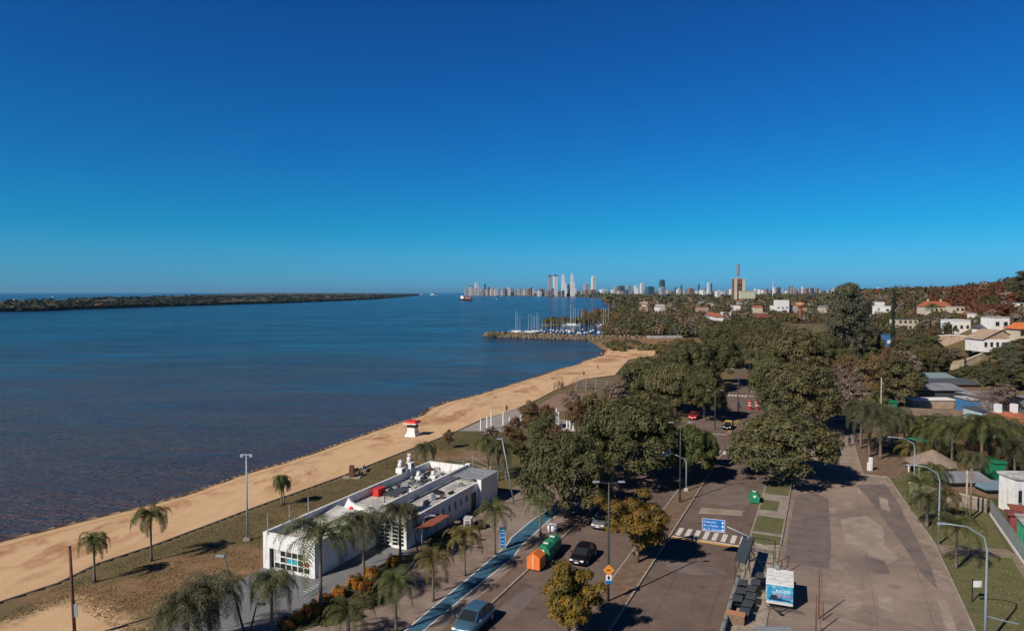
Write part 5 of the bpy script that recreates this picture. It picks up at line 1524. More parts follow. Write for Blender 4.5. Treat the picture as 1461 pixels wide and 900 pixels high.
# ================================================================== food trailer and market stalls on the narrow median
M_BANNER = NT('trailer_banner')
n = M_BANNER; tcn = n.t.nodes.new('ShaderNodeTexCoord')
c = n.mix(n.noise(1.6, 4, .6, vec=tcn.outputs['Object'], lo=.45, hi=.6), (.02, .22, .42), (.10, .42, .58))
c = n.mix(n.noise(1.1, 3, .6, vec=tcn.outputs['Generated'], lo=.55, hi=.65), c, (.55, .68, .75))
n.set(c, .5); M_BANNER = n.m
X, Y = at(1112, 869, .02)
e = empty('food_trailer', (X, Y, .02), R(-22), 'white-roofed food trailer with a blue picture banner parked beside the narrow median', 'trailer')
b = MB(); b.box((0, 1.75, .45), (2.15, 3.5, 1.6)); body = b.build('body', M_WHITE, e, bevel=.04)
b = MB(); b.box((0, 1.75, 2.06), (2.22, 3.56, .07)); b.box((-.35, 2.9, 2.13), (.7, .25, .04)); b.build('roof', M_WHITE, e, bevel=.02)
b = MB()
for y_ in (.9, 1.8, 2.5): b.box((0, y_, 2.132), (1.9, .03, .02))
b.build('roof_seams', M_GREY, e)
b = MB(); b.box((0, -.03, .62), (2.1, .03, 1.42)); bn = b.build('banner', M_BANNER, e)
M_PINK = mat('pink_lettering', (.72, .12, .16), .5)
text_mesh('RICOS', .36, M_SWHITE, bn, (-.1, -.055, 1.48), (R(90), 0, 0), align='CENTER', xs=1.1).location.x = .25
text_mesh('HELADOS', .34, M_PINK, bn, (.2, -.055, 1.12), (R(90), 0, 0), align='CENTER', xs=1.0)
b = MB(); b.box((-.45, -.055, .95), (.5, .012, .28)); b.box((0, -.052, .78), (1.7, .012, .13)); b.box((-.3, -.058, .88), (1.0, .012, .1)); b.build('picture_band', mat('navy', (.01, .03, .08), .5), bn)
b = MB(); b.lathe((0, 0, 0), [(.1, 0), (.1, .02)], 10); 
b = MB(); b.box((0, -.05, .45), (2.1, .05, .22)); b.build('skirt', M_CURT, e)
for sg in (-1, 1):
    b = MB(); n0 = 14
    for yy in (sg*.95, sg*1.12):
        for q in range(n0): b.v.append((yy, 1.9+.32*math.cos(q*6.2832/n0), .32+.32*math.sin(q*6.2832/n0)))
    for q in range(n0): b.f.append((q, (q+1) % n0, n0+(q+1) % n0, n0+q))
    b.f += [tuple(range(n0)), tuple(range(2*n0-1, n0-1, -1))]; b.m = [0]*len(b.f); b.build('wheel', M_BLACK, e)
b = MB(); b.bar((-.8, -.1, .35), (-.1, -1.3, .35), .08, .08); b.bar((.8, -.1, .35), (.1, -1.3, .35), .08, .08); b.box((0, -1.35, .3), (.3, .3, .15)); b.bar((-1.1, -.35, .3), (1.9, -.55, .3), .05, .05); b.build('drawbar', M_BLACK, e)
b = MB(); b.tube([(1.1, .4, 2.0), (1.1, .4, .6)], .02, 5); b.lathe((-.2, 3.4, 2.13), [(.2, 0), (.25, .2), (.2, .4)], 12); b.build('gas_bottle', M_GREY, e)
def stall(s, t, L, Wd, hgt, mt, label, rz=0):
    e = base_empty('market_stall', s, t, label, 'stall', .1, 'market stalls on the narrow median'); e.rotation_euler.z = ROAD-R(1)+rz
    b = MB()
    for a in (-L/2, 0, L/2):
        for c_ in (-Wd/2, Wd/2): b.box((a, c_, 0), (.05, .05, hgt))
    for c_ in (-Wd/2, Wd/2): b.box((0, c_, hgt-.05), (L, .04, .04)); b.box((0, c_, hgt*.45), (L, .03, .03))
    b.build('frame', M_BLACK, e)
    b = MB(); b.quad((-L/2, -Wd/2-.1, hgt-.08), (L/2, -Wd/2-.1, hgt-.08), (L/2, Wd/2+.1, hgt+.12), (-L/2, Wd/2+.1, hgt+.12)); b.quad((-L/2, Wd/2+.1, hgt+.08), (L/2, Wd/2+.1, hgt+.08), (L/2, -Wd/2-.1, hgt-.12), (-L/2, -Wd/2-.1, hgt-.12)); b.build('canopy', mt, e)
    return e
M_CANV = mat('slate_canvas', (.055, .07, .08), .8, var=.2, scale=2)
stall(68.2, -6.7, 7.0, .9, 2.3, M_CANV, 'long narrow stall with slate-blue canopy at the kerb by the blue sign')
e = base_empty('stall_frame', 70.5, -5.3, 'bare dark stall frame without its cover beside the grass median', 'frame', .1); e.rotation_euler.z = ROAD
b = MB()
for a in (-1.5, 1.5):
    for c_ in (-1.1, 1.1): b.box((a, c_, 0), (.05, .05, 2.2))
    b.box((a, 0, 2.2), (.04, 2.2, .04)); b.box((a, 0, 1.0), (.04, 2.2, .04))
b.build_each('upright', M_BLACK, e)
b = MB()
for c_ in (-1.1, 1.1): b.box((0, c_, 2.2), (3, .04, .04)); b.box((0, c_, 1.0), (3, .04, .04))
b.bar((-1.5, 1.1, 2.2), (-3.2, -1.1, .2), .05, .05); b.build('rails', M_BLACK, e)
def table_stack(s, t, label, n_=3):
    e = base_empty('folded_table', s, t, label, 'table', .1, 'dark trestle tables of the stalls'); e.rotation_euler.z = ROAD+random.uniform(-.1, .1)
    b = MB(); b.box((0, 0, .75), (1.3, .8, .05)); b.build('tabletop', M_DGREY, e, bevel=.01)
    b = MB()
    for x_ in (-.55, .55):
        for y_ in (-.33, .33): b.box((x_, y_, 0), (.05, .05, .75))
    b.box((0, 0, .35), (1.2, .6, .04)); b.box((0, .1, .4), (.5, .4, .3)); b.build('legs', M_BLACK, e)
for i, (s, t) in enumerate([(66.3, -5.2), (64.6, -5.4), (63.0, -5.6), (61.4, -5.5), (59.8, -5.6), (58.2, -5.7), (62.2, -6.4), (60.5, -6.5), (64.0, -6.4)]):
    table_stack(s, t, 'dark trestle table of the stall row, number %d counted from the blue sign' % (i+1) if False else
                ['dark table nearest the blue sign end of the stall row', 'second dark table from the blue sign end', 'dark table in the middle of the stall row', 'dark table level with the trailer banner', 'dark table before the orange counter',
                 'dark table next to the bottom of the view', 'dark table on the kerb side, middle of the row', 'dark table on the kerb side near the bottom', 'dark table on the kerb side behind the others'][i])
e = base_empty('counter', 57.4, -6.3, 'wooden orange-topped counter at the bottom of the stall row', 'counter', .1); e.rotation_euler.z = ROAD
b = MB(); b.box((0, 0, .8), (.7, 1.5, .06)); b.build('top', mat('orange_wood', (.42, .2, .1), .8), e); b = MB(); b.box((0, 0, 0), (.6, 1.4, .8)); b.build('base', M_WOOD, e)
e = base_empty('low_barrier', 63, -7.0, 'long low grey parapet along the kerb of the stall median', 'barrier', .1)
b = MB(); bx(b, 52, 65.5, -7.05, -6.85, .1, .75); o = b.build('panel', M_GREY, e); o.location = -e.location
b = MB()
for s in (52, 56, 60, 65.4): bx(b, s, s+.12, -7.1, -6.8, .1, .85)
[setattr(q9, 'location', -e.location) for q9 in b.build_each('post', M_DGREY, e)]
# corrugated roof at the bottom
X, Y = at(1108, 905, 1.9)
e = empty('metal_kiosk', (X, Y, .1), 0, 'kiosk with a grey corrugated metal roof cut by the bottom of the view', 'kiosk')
b = MB()
for i in range(22):
    x0 = -1.35+i*.125
    b.quad((x0, -1.2, 1.8), (x0+.0625, -1.2, 1.85), (x0+.0625, .9, 2.0), (x0, .9, 1.95)); b.quad((x0+.0625, -1.2, 1.85), (x0+.125, -1.2, 1.8), (x0+.125, .9, 1.95), (x0+.0625, .9, 2.0))
b.build('roof', M_GREY, e)
b = MB(); b.box((0, -.15, 0), (2.6, 1.9, 1.78)); b.build('cabin', M_DGREY, e)

# ================================================================== right-hand plots
e = base_empty('garden_fence', 90, 18.2, 'white-based railing fence along the green and terracotta plot on the right', 'fence')
b = MB(); b.bar((*st(77, 18.2), .16), (*st(98.7, 18.5), .16), .14, .32); o = b.build('base_wall', M_WHITE, e); o.location = -e.location
b = MB()
for i in range(90):
    s = 77+21.7*i/89; X, Y = st(s, 18.2+.3*(s-77)/21.7); b.box((X, Y, .3), (.03, .03, 1.7))
o = b.build('bars', M_GREY, e); o.location = -e.location
b = MB()
for z_ in (.65, 1.9): b.bar((*st(77, 18.2), z_), (*st(98.7, 18.5), z_), .05, .05)
o = b.build('rails', M_GREY, e); o.location = -e.location
M_MINT = mat('mint_green_wall', (.06, .48, .24), .8, var=.15, scale=1.2)
M_BRICK = mat('orange_brick', (.50, .15, .08), .9, var=.2, scale=1.5)
M_MAROON = mat('maroon_render', (.20, .05, .05), .9, var=.15, scale=2)
def house_box(name, s0, s1, t0, t1, h, mw, mr, label, z=0, cat='house', pitched=None, parapet=True, wins=(), mwin=None, group=None):
    e = base_empty(name, (s0+s1)/2, (t0+t1)/2, label, cat, z, group)
    b = MB(); bx(b, s0, s1, t0, t1, z, z+h); o = b.build('walls', mw, e); o.location = -e.location
    b = MB()
    if pitched:
        zm = z+h+pitched; tm = (t0+t1)/2; o1, o2 = .35, .35
        A = [(*st(s0-o1, t0-o2), z+h-.05), (*st(s1+o1, t0-o2), z+h-.05), (*st(s1+o1, tm), zm), (*st(s0-o1, tm), zm)]
        B = [(*st(s0-o1, tm), zm), (*st(s1+o1, tm), zm), (*st(s1+o1, t1+o2), z+h-.05), (*st(s0-o1, t1+o2), z+h-.05)]
        for q_ in (A, B):
            b.quad(*q_[::-1]); b.quad(*[(p[0], p[1], p[2]-.12) for p in q_])
        b.tri((*st(s0, t0), z+h), (*st(s0, t1), z+h), (*st(s0, tm), zm-.08)); b.tri((*st(s1, t0), z+h), (*st(s1, tm), zm-.08), (*st(s1, t1), z+h))
    else:
        bx(b, s0-.25, s1+.25, t0-.25, t1+.25, z+h, z+h+.18)
    o = b.build('roof', mr, e); o.location = -e.location
    for (face, a0, a1, z0, z1) in wins:
        b = MB()
        if face == 's': bx(b, s0-.05, s0+.02, t0+(t1-t0)*a0, t0+(t1-t0)*a1, z+z0, z+z1)
        else: bx(b, s0+(s1-s0)*a0, s0+(s1-s0)*a1, t0-.05, t0+.02, z+z0, z+z1)
        o = b.build('window', mwin or M_GLASS, e); o.location = -e.location
    return e
house_box('house', 78, 88.5, 19.0, 27, 3.1, M_MINT, M_WHITED, 'mint green walled building behind the railing at the right edge', wins=[('t', .2, .3, 1.2, 2.0), ('t', .6, .72, 1.2, 2.0)])
house_box('outbuilding', 89.5, 96.5, 20.0, 27, 2.0, M_BRICK, M_TERRA, 'low orange brick annex with terracotta roof behind the railing', cat='annex')
house_box('outbuilding', 91.0, 92.4, 18.9, 19.95, 2.4, M_MAROON, M_MAROON, 'maroon pier against the railing fence', cat='annex')
e = base_empty('water_tank', 87.5, 21.5, 'grey round water tank on the edge of the mint green roof', 'tank', 3.3)
b = MB(); b.lathe((0, 0, 0), [(.6, 0), (.62, .2), (.62, 1.0), (.3, 1.25), (.0, 1.3)], 14); b.build('drum', M_GREY, e, smooth=True)
b = MB(); b.lathe((0, 0, 1.28), [(.18, 0), (.18, .08)], 10); b.build('lid', M_DGREY, e)
e = base_empty('thatched_shelter', 116.5, 14.6, 'pinkish thatched shelter with pale posts among the palms', 'shelter')
b = MB(); X, Y = st(116.5, 14.6); b.lathe((X, Y, 2.0), [(3.6, 0), (3.4, .1), (1.8, 1.0), (.1, 1.9)], 14); o = b.build('roof', mat('thatch', (.26, .19, .15), .98, var=.4, scale=6, bump=.8), e); o.location = -e.location
b = MB()
for k in range(7): b.box((X+3*math.cos(k*.9), Y+3*math.sin(k*.9), 0), (.14, .14, 2.05))
[setattr(q9, 'location', -e.location) for q9 in b.build_each('post', M_WHITE, e)]
e = base_empty('awning', 130, 15, 'flat green canvas awning among the palms', 'awning')
b = MB(); X0, Y0 = at(1318, 627, 2.5); b.box((X0, Y0, 2.5), (3.9, 3.0, .08), .1); o = b.build('canopy', mat('green_canvas', (.03, .22, .14), .8), e); o.location = -e.location
b = MB(); [b.box((X0+a*1.8, Y0+c_*1.3, 0), (.08, .08, 2.5)) for a in (-1, 1) for c_ in (-1, 1)]; [setattr(q9, 'location', -e.location) for q9 in b.build_each('post', M_GREY, e)]
house_box('shed', 123, 128, 20, 25, 2.2, M_TERRA, M_TERRA, 'small reddish hut behind the palms', cat='shed', pitched=.8)
# wall by the lawn end
e = base_empty('garden_wall', 103, 14, 'rough pale wall closing the right lawn below the sheds', 'wall')
b = MB(); b.bar((*st(104.5, 10.5), .8), (*st(99.5, 18.3), .8), .25, 1.6); o = b.build('wall_panel', mat('stained_wall', (.24, .2, .165), .95, var=.35, scale=1.5), e); o.location = -e.location
b = MB(); b.bar((*st(104.5, 10.5), 1.65), (*st(99.5, 18.3), 1.65), .3, .08); o = b.build('coping', M_CREAM, e); o.location = -e.location

# ================================================================== beach things
X, Y = at(589, 622, -.7); z = gz(X, Y)
e = empty('lifeguard_hut', (X, Y, z), R(-20), 'white flared lifeguard tower with a red and white roof on the sand', 'lifeguard tower')
b = MB(); b.box((0, 0, -.2), (2.6, 2.6, 1.1), tx=.62, ty=.62); b.box((0, 0, .9), (1.6, 1.6, .75)); b.build('base', M_WHITE, e, bevel=.03)
b = MB(); b.box((0, 0, 1.65), (1.4, 1.4, .45)); [b.box((a*.75, c_*.75, 1.65), (.1, .1, .75)) for a in (-1, 1) for c_ in (-1, 1)]; b.build('cabin', M_DGREY, e)
b = MB(); b.box((0, 0, 2.4), (2.7, 2.7, .2)); b.build('roof_edge', M_WHITE, e, bevel=.02)
b = MB(); b.box((0, 0, 2.6), (2.6, 2.6, .35), tx=.75, ty=.75); b.build('roof', M_RED, e)
e = empty('carved_pillar', (*at(502, 681, 0), 0), 0, 'dark brown wooden pillar standing on the lawn at the beach edge', 'pillar')
b = MB(); b.box((0, 0, .1), (.75, .5, 1.7), tx=.9); b.build('shaft', M_RUST, e, bevel=.03)
b = MB(); b.box((0, 0, 0), (2.6, 1.4, .12)); b.build('plinth', m_kerb, e)
for i, (x, y, l) in enumerate([(508, 677, 'dark bench by the brown pillar on the lawn'), (521, 672, 'pale bench near the brown pillar on the lawn')]):
    e = empty('park_bench', (*at(x, y, 0), 0), ROAD+.5*i, l, 'bench', 'benches by the brown pillar')
    b = MB(); b.box((0, 0, .42), (1.8, .45, .06)); b.build('seat', [M_WOOD, M_WHITED][i], e); b = MB(); b.box((0, .25, .5), (1.8, .06, .4)); b.build('backrest', [M_WOOD, M_WHITED][i], e)
    for sg in (-.7, .7): b = MB(); b.box((sg, 0, 0), (.1, .4, .42)); b.build('leg', m_kerb, e)
ORD = ['leftmost','second from the left','third from the left','fourth from the left','fifth from the left','sixth from the left','seventh from the left','eighth from the left','rightmost']
# white posts of the pergola court
for i, (x, ty, by) in enumerate([(686, 597, 614), (695, 594, 613), (701, 584, 613), (718, 588, 608), (727, 595, 610), (743, 592, 612), (750, 588, 605),
        (791, 590, 611), (794, 582, 612), (797, 587, 612), (801, 600, 611), (809, 597, 611), (813, 588, 612), (818, 602, 615), (825, 600, 614), (831, 597, 616)]):
    X, Y, h = toph(x, by, ty)
    e = empty('white_post', (X, Y, 0), 0, ('%s white post of the paved court beside the beach' % ORD[i]) if i < 7 else ('%s white post of the court behind the thin brown trees' % ORD[i-7]), 'post', 'white posts of the riverside courts')
    b = MB(); b.tube([(0, 0, 0), (0, 0, h)], [.16, .13], 8); b.build('shaft', M_WHITE, e); b = MB(); b.box((0, 0, 0), (.6, .6, .12)); b.build('foot', M_WHITED, e)
m_court = mat('court_paving', (.30, .26, .24), .9, var=.15, scale=.6, world=True)
slab('court', m_court, pxpoly([(655, 614.5), (690, 599), (742, 581), (752, 610), (725, 616), (700, 615)]), -.05, .05, kind='structure')
slab('court', m_court, pxpoly([(784, 600), (838, 596), (842, 618), (786, 616)]), -.05, .05, kind='structure')
m_clay = mat('clay_court', (.24, .145, .10), .95, var=.2, scale=.5, world=True)
slab('court', m_clay, pxpoly([(752, 590), (795, 562), (850, 561), (850, 583)]), -.05, .056, kind='structure')
slab('court', m_clay, pxpoly([(646, 655), (668, 643), (722, 645), (716, 658)]), -.05, .02, kind='structure')
# rail fence posts behind the building
e = empty('rail_fence', (*at(640, 661), 0), 0, 'thin pale post and rail fence round the clay patch behind the building', 'fence')
FP = [(598, 650, 657), (640, 655, 664), (661, 657, 667), (674, 650, 672), (700, 665, 676), (722, 661, 684)]
b = MB(); prev = None
for (x, ty, by) in FP:
    X, Y, h = toph(x, by, ty); b.tube([(X, Y, 0), (X, Y, h)], .05, 6)
    if prev: b.tube([(prev[0], prev[1], prev[2]*.9), (X, Y, h*.9)], .02, 4); b.tube([(prev[0], prev[1], prev[2]*.5), (X, Y, h*.5)], .02, 4)
    prev = (X, Y, h)
o = b.build('posts_and_rails', M_GALV, e); o.location = -e.location
b = MB(); b.box((*at(722, 684), 0), (.2, .2, .1)); o = b.build('footing', m_kerb, e); o.location = -e.location
e = empty('picnic_table', (*at(692, 676), 0), .3, 'light wooden picnic table under the three palms', 'table')
b = MB(); b.box((0, 0, .75), (2.0, .8, .06)); b.build('tabletop', mat('light_wood', (.45, .28, .15), .8), e); b = MB(); b.box((0, .75, .42), (2, .3, .05)); b.box((0, -.75, .42), (2, .3, .05)); b.build('bench_seats', MATS['light_wood'], e)
b = MB(); [b.box((a, c_, 0), (.08, .08, .75)) for a in (-.8, .8) for c_ in (-.3, .3)]; b.build_each('leg', M_WOOD, e)
# chain-link court fence and blue screens by the beach
e = empty('court_fence', (*at(860, 562), 0), 0, 'tall wire fence of the sports court with pale posts and blue screens', 'fence')
b = MB(); c_ = MB(); sc_ = MB()
LF = [(822, 556), (836, 557), (850, 558), (866, 560), (884, 563), (905, 565), (925, 562)]
for (x, y) in LF:
    X, Y, h = toph(x, y, y-18); b.tube([(X, Y, 0), (X, Y, h)], .09, 6)
for (p, q_) in zip(LF[:-1], LF[1:]):
    A = toph(*p, p[1]-18); B = toph(*q_, q_[1]-18)
    for z_ in (.2, 1.2, 2.2, 3.0): c_.tube([(A[0], A[1], z_), (B[0], B[1], z_)], .025, 4)
    for k in range(12):
        u = k/12; c_.tube([(A[0]+(B[0]-A[0])*u, A[1]+(B[1]-A[1])*u, 0), (A[0]+(B[0]-A[0])*u, A[1]+(B[1]-A[1])*u, 3)], .018, 4)
    if p[0] > 860: sc_.bar((A[0], A[1], .7), (B[0], B[1], .7), .06, 1.2)
[setattr(q9, 'location', -e.location) for q9 in b.build_each('post', M_BARKPALE, e)]; o = c_.build('wire', M_GREY, e); o.location = -e.location
o = sc_.build('screens', mat('blue_screen', (.05, .07, .22), .7), e); o.location = -e.location
rr = random.Random(4)
for i in range(26):
    x, y = rr.uniform(790, 850), rr.uniform(550, 557); X, Y = at(x, y)
    b = MB(); 
    for k in range(3): b.tube([(rr.uniform(-.3, .3), rr.uniform(-.3, .3), 0), (rr.uniform(-.5, .5), rr.uniform(-.5, .5), rr.uniform(1.2, 2.6))], [.09, .06], 5)
    o = b.build('timber_stake', M_WOOD); o.location = (X, Y, 0); tag(o, 'weathered timber stakes of the palisade between court and sand', 'stake', 'timber stakes between court and sand')
# blue roofed beach bar
X, Y = at(963, 516, -.2); z = gz(X, Y)
e = empty('beach_bar', (X, Y, z), R(-4), 'open beach bar with flat light blue roof at the far end of the sand', 'bar')
b = MB(); b.quad((-6.0, -4, 3.1), (6.3, -4, 3.1), (6.3, 6, 3.9), (-3.5, 6, 3.9)); b.quad((-3.5, 6, 3.75), (6.3, 6, 3.75), (6.3, -4, 2.95), (-6, -4, 2.95)); b.quad((-6, -4, 2.95), (6.3, -4, 2.95), (6.3, -4, 3.1), (-6, -4, 3.1)); b.build('roof', mat('blue_roof', (.10, .30, .40), .6, var=.15, scale=1), e)
b = MB(); [b.box((a, c2, 0), (.22, .22, 3.05)) for a in (-5, -1.5, 2, 5.8) for c2 in (-3.6, 3)]; b.build_each('post', M_WHITED, e)
b = MB(); b.box((1, 3, 0), (9, 3, 2.4)); b.build('back_room', M_DGREY, e); b = MB(); b.box((2, -5, 0), (16, 5, .25)); b.build('deck', M_TERRA, e)

# short dry tufts over the riverside lawn and the verges
def tufts(name, poly, k, label, m, hgt=(.025, .06)):
    r = np.random.RandomState(len(poly)+k); z9 = .0 if k > 20000 else .1; P = np.array(poly); lo, hi = P.min(0), P.max(0); out = []
    q_ = r.uniform(lo, hi, (k*3, 2)); q_ = q_[inside(q_[:, 0], q_[:, 1], poly)]
    cl = np.sin(q_[:, 0]*.9+np.sin(q_[:, 1]*.7)*2)+np.sin(q_[:, 1]*1.1+q_[:, 0]*.4)+r.normal(size=len(q_))*.8
    q_ = q_[cl > -.9][:k]; n_ = len(q_)
    C_ = np.column_stack([q_, np.full(n_, z9+.02)]); h = r.uniform(*hgt, n_)
    N_ = np.column_stack([r.normal(size=n_), r.normal(size=n_), np.full(n_, .9)]); N_ /= np.linalg.norm(N_, axis=1, keepdims=True)
    me = quads_mesh(name, C_, N_, unit(r, n_), h*1.1, h*1.3, m); return obj(name, me, label=label, cat='grass', kind='stuff')
L_TUFT = leaf_mat('dry_grass', (.17, .13, .06), (.115, .10, .042), (.25, .19, .10), scale=.25, trans=.1)
tufts('lawn_grass', pxpoly([(-20, 892), (83, 836), (217, 784), (353, 733), (412, 711), (540, 663), (640, 622), (760, 625), (745, 660), (600, 668), (372, 760), (372, 812), (228, 900), (180, 905), (100, 862)]), 70000, 'dry tufty grass of the riverside lawn', L_TUFT)
tufts('verge_grass', [st(30, 11.8), st(60, 11.5), st(81, 11.4), st(83, 17), st(30, 16)], 9000, 'short grass of the near right lawn', L_TUFT)
tufts('verge_grass', [st(85, 11.4), st(96, 10.4), st(112, 9), st(112, 17), st(87, 17.3)], 9000, 'short grass of the far right lawn', L_TUFT)

# ================================================================== hillside houses and sheds on the right
HW = 'houses on the wooded bluff'
HB = []
def px_house(x0, x1, yt, yb, D, depth, mw, mr, label, pitched=None, rz=0.0, nwin=0, name='house', cat='house', group=None, mwin=None, chimneys=0, floors=1, axis='x'):
    """a house whose front wall spans photo columns x0..x1 and rows yt..yb at distance D"""
    if group == HW: D = hit((x0+x1)/2, yb)[1]; depth = min(depth, (x1-x0)/975*D*1.1)
    X0, _, zb = atd(x0, yb, D); X1, _, zt = atd(x1, yt, D)
    W = X1-X0; h = zt-zb; cx = (X0+X1)/2
    HB.append((x0, x1, yt-(pitched or 0)*975/D*.8, yb, D))
    g = gz(cx, D)
    e = empty(name, (cx, D, min(g, zb)), rz, label, cat, group)
    b0 = min(g, zb)-.5 - min(g, zb)
    b = MB(); b.box((0, depth/2, b0), (W, depth, zt-min(g, zb)-b0)); b.build('walls', mw, e)
    top = zt-min(g, zb)
    b = MB()
    if pitched:
        o_ = .5
        if axis == 'x':
            A = [(-W/2-o_, -o_, top-.1), (W/2+o_, -o_, top-.1), (W/2+o_-pitched*.6, depth/2, top+pitched), (-W/2-o_+pitched*.6, depth/2, top+pitched)]
            B = [(-W/2-o_+pitched*.6, depth/2, top+pitched), (W/2+o_-pitched*.6, depth/2, top+pitched), (W/2+o_, depth+o_, top-.1), (-W/2-o_, depth+o_, top-.1)]
            b.quad(*A); b.quad(*B); b.tri(A[0], A[3], B[3]); b.tri(A[1], B[2], A[2]); b.quad(*[(p[0], p[1], top-.2) for p in (A[0], B[3], B[2], A[1])])
        else:
            A = [(-W/2-o_, -o_, top-.1), (0, -o_, top+pitched), (0, depth+o_, top+pitched), (-W/2-o_, depth+o_, top-.1)]
            B = [(0, -o_, top+pitched), (W/2+o_, -o_, top-.1), (W/2+o_, depth+o_, top-.1), (0, depth+o_, top+pitched)]
            b.quad(*A); b.quad(*B); b.tri((-W/2, 0, top), (W/2, 0, top), (0, 0, top+pitched-.1)); b.tri((W/2, depth, top), (-W/2, depth, top), (0, depth, top+pitched-.1))
    else:
        b.box((0, depth/2, top), (W+.4, depth+.4, .25)); b.box((0, depth/2, top+.25), (W*.9, depth*.9, .02))
    r_ = b.build('roof', mr, e)
    for k in range(chimneys):
        b = MB(); b.box((-W*.3+k*W*.55, depth/2, top+.2), (.9, .9, (pitched or 0)+1.2)); b.build('chimney', mw, r_)
    for f in range(floors):
        for k in range(nwin):
            wx = -W/2+W*(k+.5)/nwin; wz = (top)*(f+.35)/floors
            b = MB(); b.box((wx, -.03, wz), (W/nwin*.45, .08, min(1.5, top/floors*.45))); wd = b.build('window', mwin or M_GLASS, e)
            b = MB(); b.box((wx, -.09, wz-.08), (W/nwin*.55, .06, .08)); b.build('sill', M_WHITED, wd)
    return e
M_RROOF = mat('red_tile_roof', (.33, .105, .055), .85, var=.25, scale=.8)
M_TAN = mat('tan_brick', (.36, .26, .19), .9, var=.2, scale=.7)
M_SLATE = mat('slate_roof', (.08, .085, .095), .6, var=.2, scale=.5)
M_TIN = mat('tin_roof', (.24, .25, .28), .6, col2=(.16, .155, .165), scale=.4)
M_BLUEW = mat('blue_wall', (.05, .16, .34), .7)
M_OR_ROOF = mat('orange_roof', (.55, .16, .05), .8, var=.15, scale=1)
HW = 'houses on the wooded bluff'
px_house(1251, 1262, 431, 448, 330, 9, M_WHITE, M_WHITE, 'small stepped white house left on the bluff', nwin=2, group=HW)
px_house(1262, 1271, 437, 446, 332, 8, M_WHITE, M_WHITE, 'low white wing right of the stepped white house', nwin=1, group=HW)
px_house(1216, 1243, 449, 463, 330, 9, M_WHITE, M_WHITED, 'white house glimpsed between the eucalyptus trunks', nwin=4, group=HW)
px_house(1281, 1310, 456, 471, 320, 10, M_CREAM, M_SLATE, 'beige two-storey house with flat dark roof on the bluff', nwin=4, floors=2, group=HW)
px_house(1326, 1360, 437, 447, 340, 14, M_CREAM, M_RROOF, 'large villa with red tile roof and white chimneys', pitched=3.2, nwin=5, chimneys=2, group=HW)
px_house(1318, 1326, 441, 449, 330, 8, M_WHITE, M_RROOF, 'small white gabled wing at the left of the red roofed villa', pitched=1.5, nwin=1, group=HW, axis='y')
px_house(1363, 1383, 438, 446, 345, 10, M_CREAM, M_WHITED, 'cream house with flat white eaves behind the modern villa', nwin=3, group=HW)
px_house(1359, 1385, 457, 475, 262, 9, M_WHITE, M_WHITE, 'white modern villa with flat roof and dark openings', nwin=3, group=HW)
px_house(1388, 1399, 448, 459, 268, 6, M_WHITE, M_WHITE, 'upper white block right of the modern villa', nwin=1, group=HW)
px_house(1417, 1441, 453, 471, 248, 8, M_WHITE, M_WHITED, 'tall white cube house under the hilltop palm', nwin=2, group=HW)
px_house(1404, 1430, 468, 474, 243, 7, M_WHITE, M_SLATE, 'white house with dark pitched roof below the cube house', pitched=1.6, nwin=2, group=HW)
px_house(1402, 1453, 484, 500, 222, 9, M_WHITE, M_TAN, 'long white house with tan tiled roof and balcony on the bluff edge', pitched=3.2, nwin=6, group=HW, axis='y')
px_house(1453, 1475, 469, 484, 232, 9, M_CREAM, M_OR_ROOF, 'orange roofed house at the right edge of the bluff', pitched=2.0, nwin=2, group=HW)
px_house(1262, 1276, 478, 496, 285, 3, M_BLUEW, M_BLUEW, 'dark blue wall with a white door below the cypress', nwin=1, group=HW, mwin=M_WHITE)
px_house(1452, 1475, 432, 438, 330, 8, M_WHITE, M_SLATE, 'white house at the far right below the red wood', nwin=2, group=HW)
px_house(1218, 1230, 520, 528, 228, 6, M_WHITE, M_OR_ROOF, 'little white house with bright orange roof among the brown trees', pitched=1.8, nwin=1)
# retaining walls
def px_wall(pts, h, m, name, label, th=.5, cat='wall', cop=None):
    e = empty(name, (*pts[0][:2], 0), 0, label, cat); b = MB(); c = MB()
    for a, q_ in zip(pts[:-1], pts[1:]):
        b.bar((a[0], a[1], a[2]-h/2), (q_[0], q_[1], q_[2]-h/2), th, h)
        if cop: c.bar((a[0], a[1], a[2]+.1), (q_[0], q_[1], q_[2]+.1), th*1.4, .25)
    o = b.build('wall_panel', m, e); o.location = -e.location
    if cop: o = c.build('coping', cop, e); o.location = -e.location
W1 = hit(1340, 497)[1]
px_wall([atd(1320, 491, W1-2), atd(1338, 487, W1)], 5, M_TAN, 'retaining_wall', 'low step of the tan retaining wall with white coping', cop=M_WHITE)
px_wall([atd(1338, 479, W1), atd(1358, 478, W1-2), atd(1402, 481, W1-10)], 5.5, M_TAN, 'retaining_wall', 'tall tan retaining wall with white coping under the modern villa', cop=M_WHITE)
W2 = hit(1385, 522)[1]
HB.append((1338, 1404, 479, 498, W1)); HB.append((1355, 1415, 503, 522, W2))
px_wall([atd(1355, 518, W2), atd(1375, 515, W2), atd(1400, 505, W2+3), atd(1418, 500, W2+6)], 2.4, mat('pale_stone_wall', (.42, .36, .26), .9, var=.25, scale=.6), 'stone_wall', 'pale stone ramp wall climbing the bluff', cop=M_CREAM)
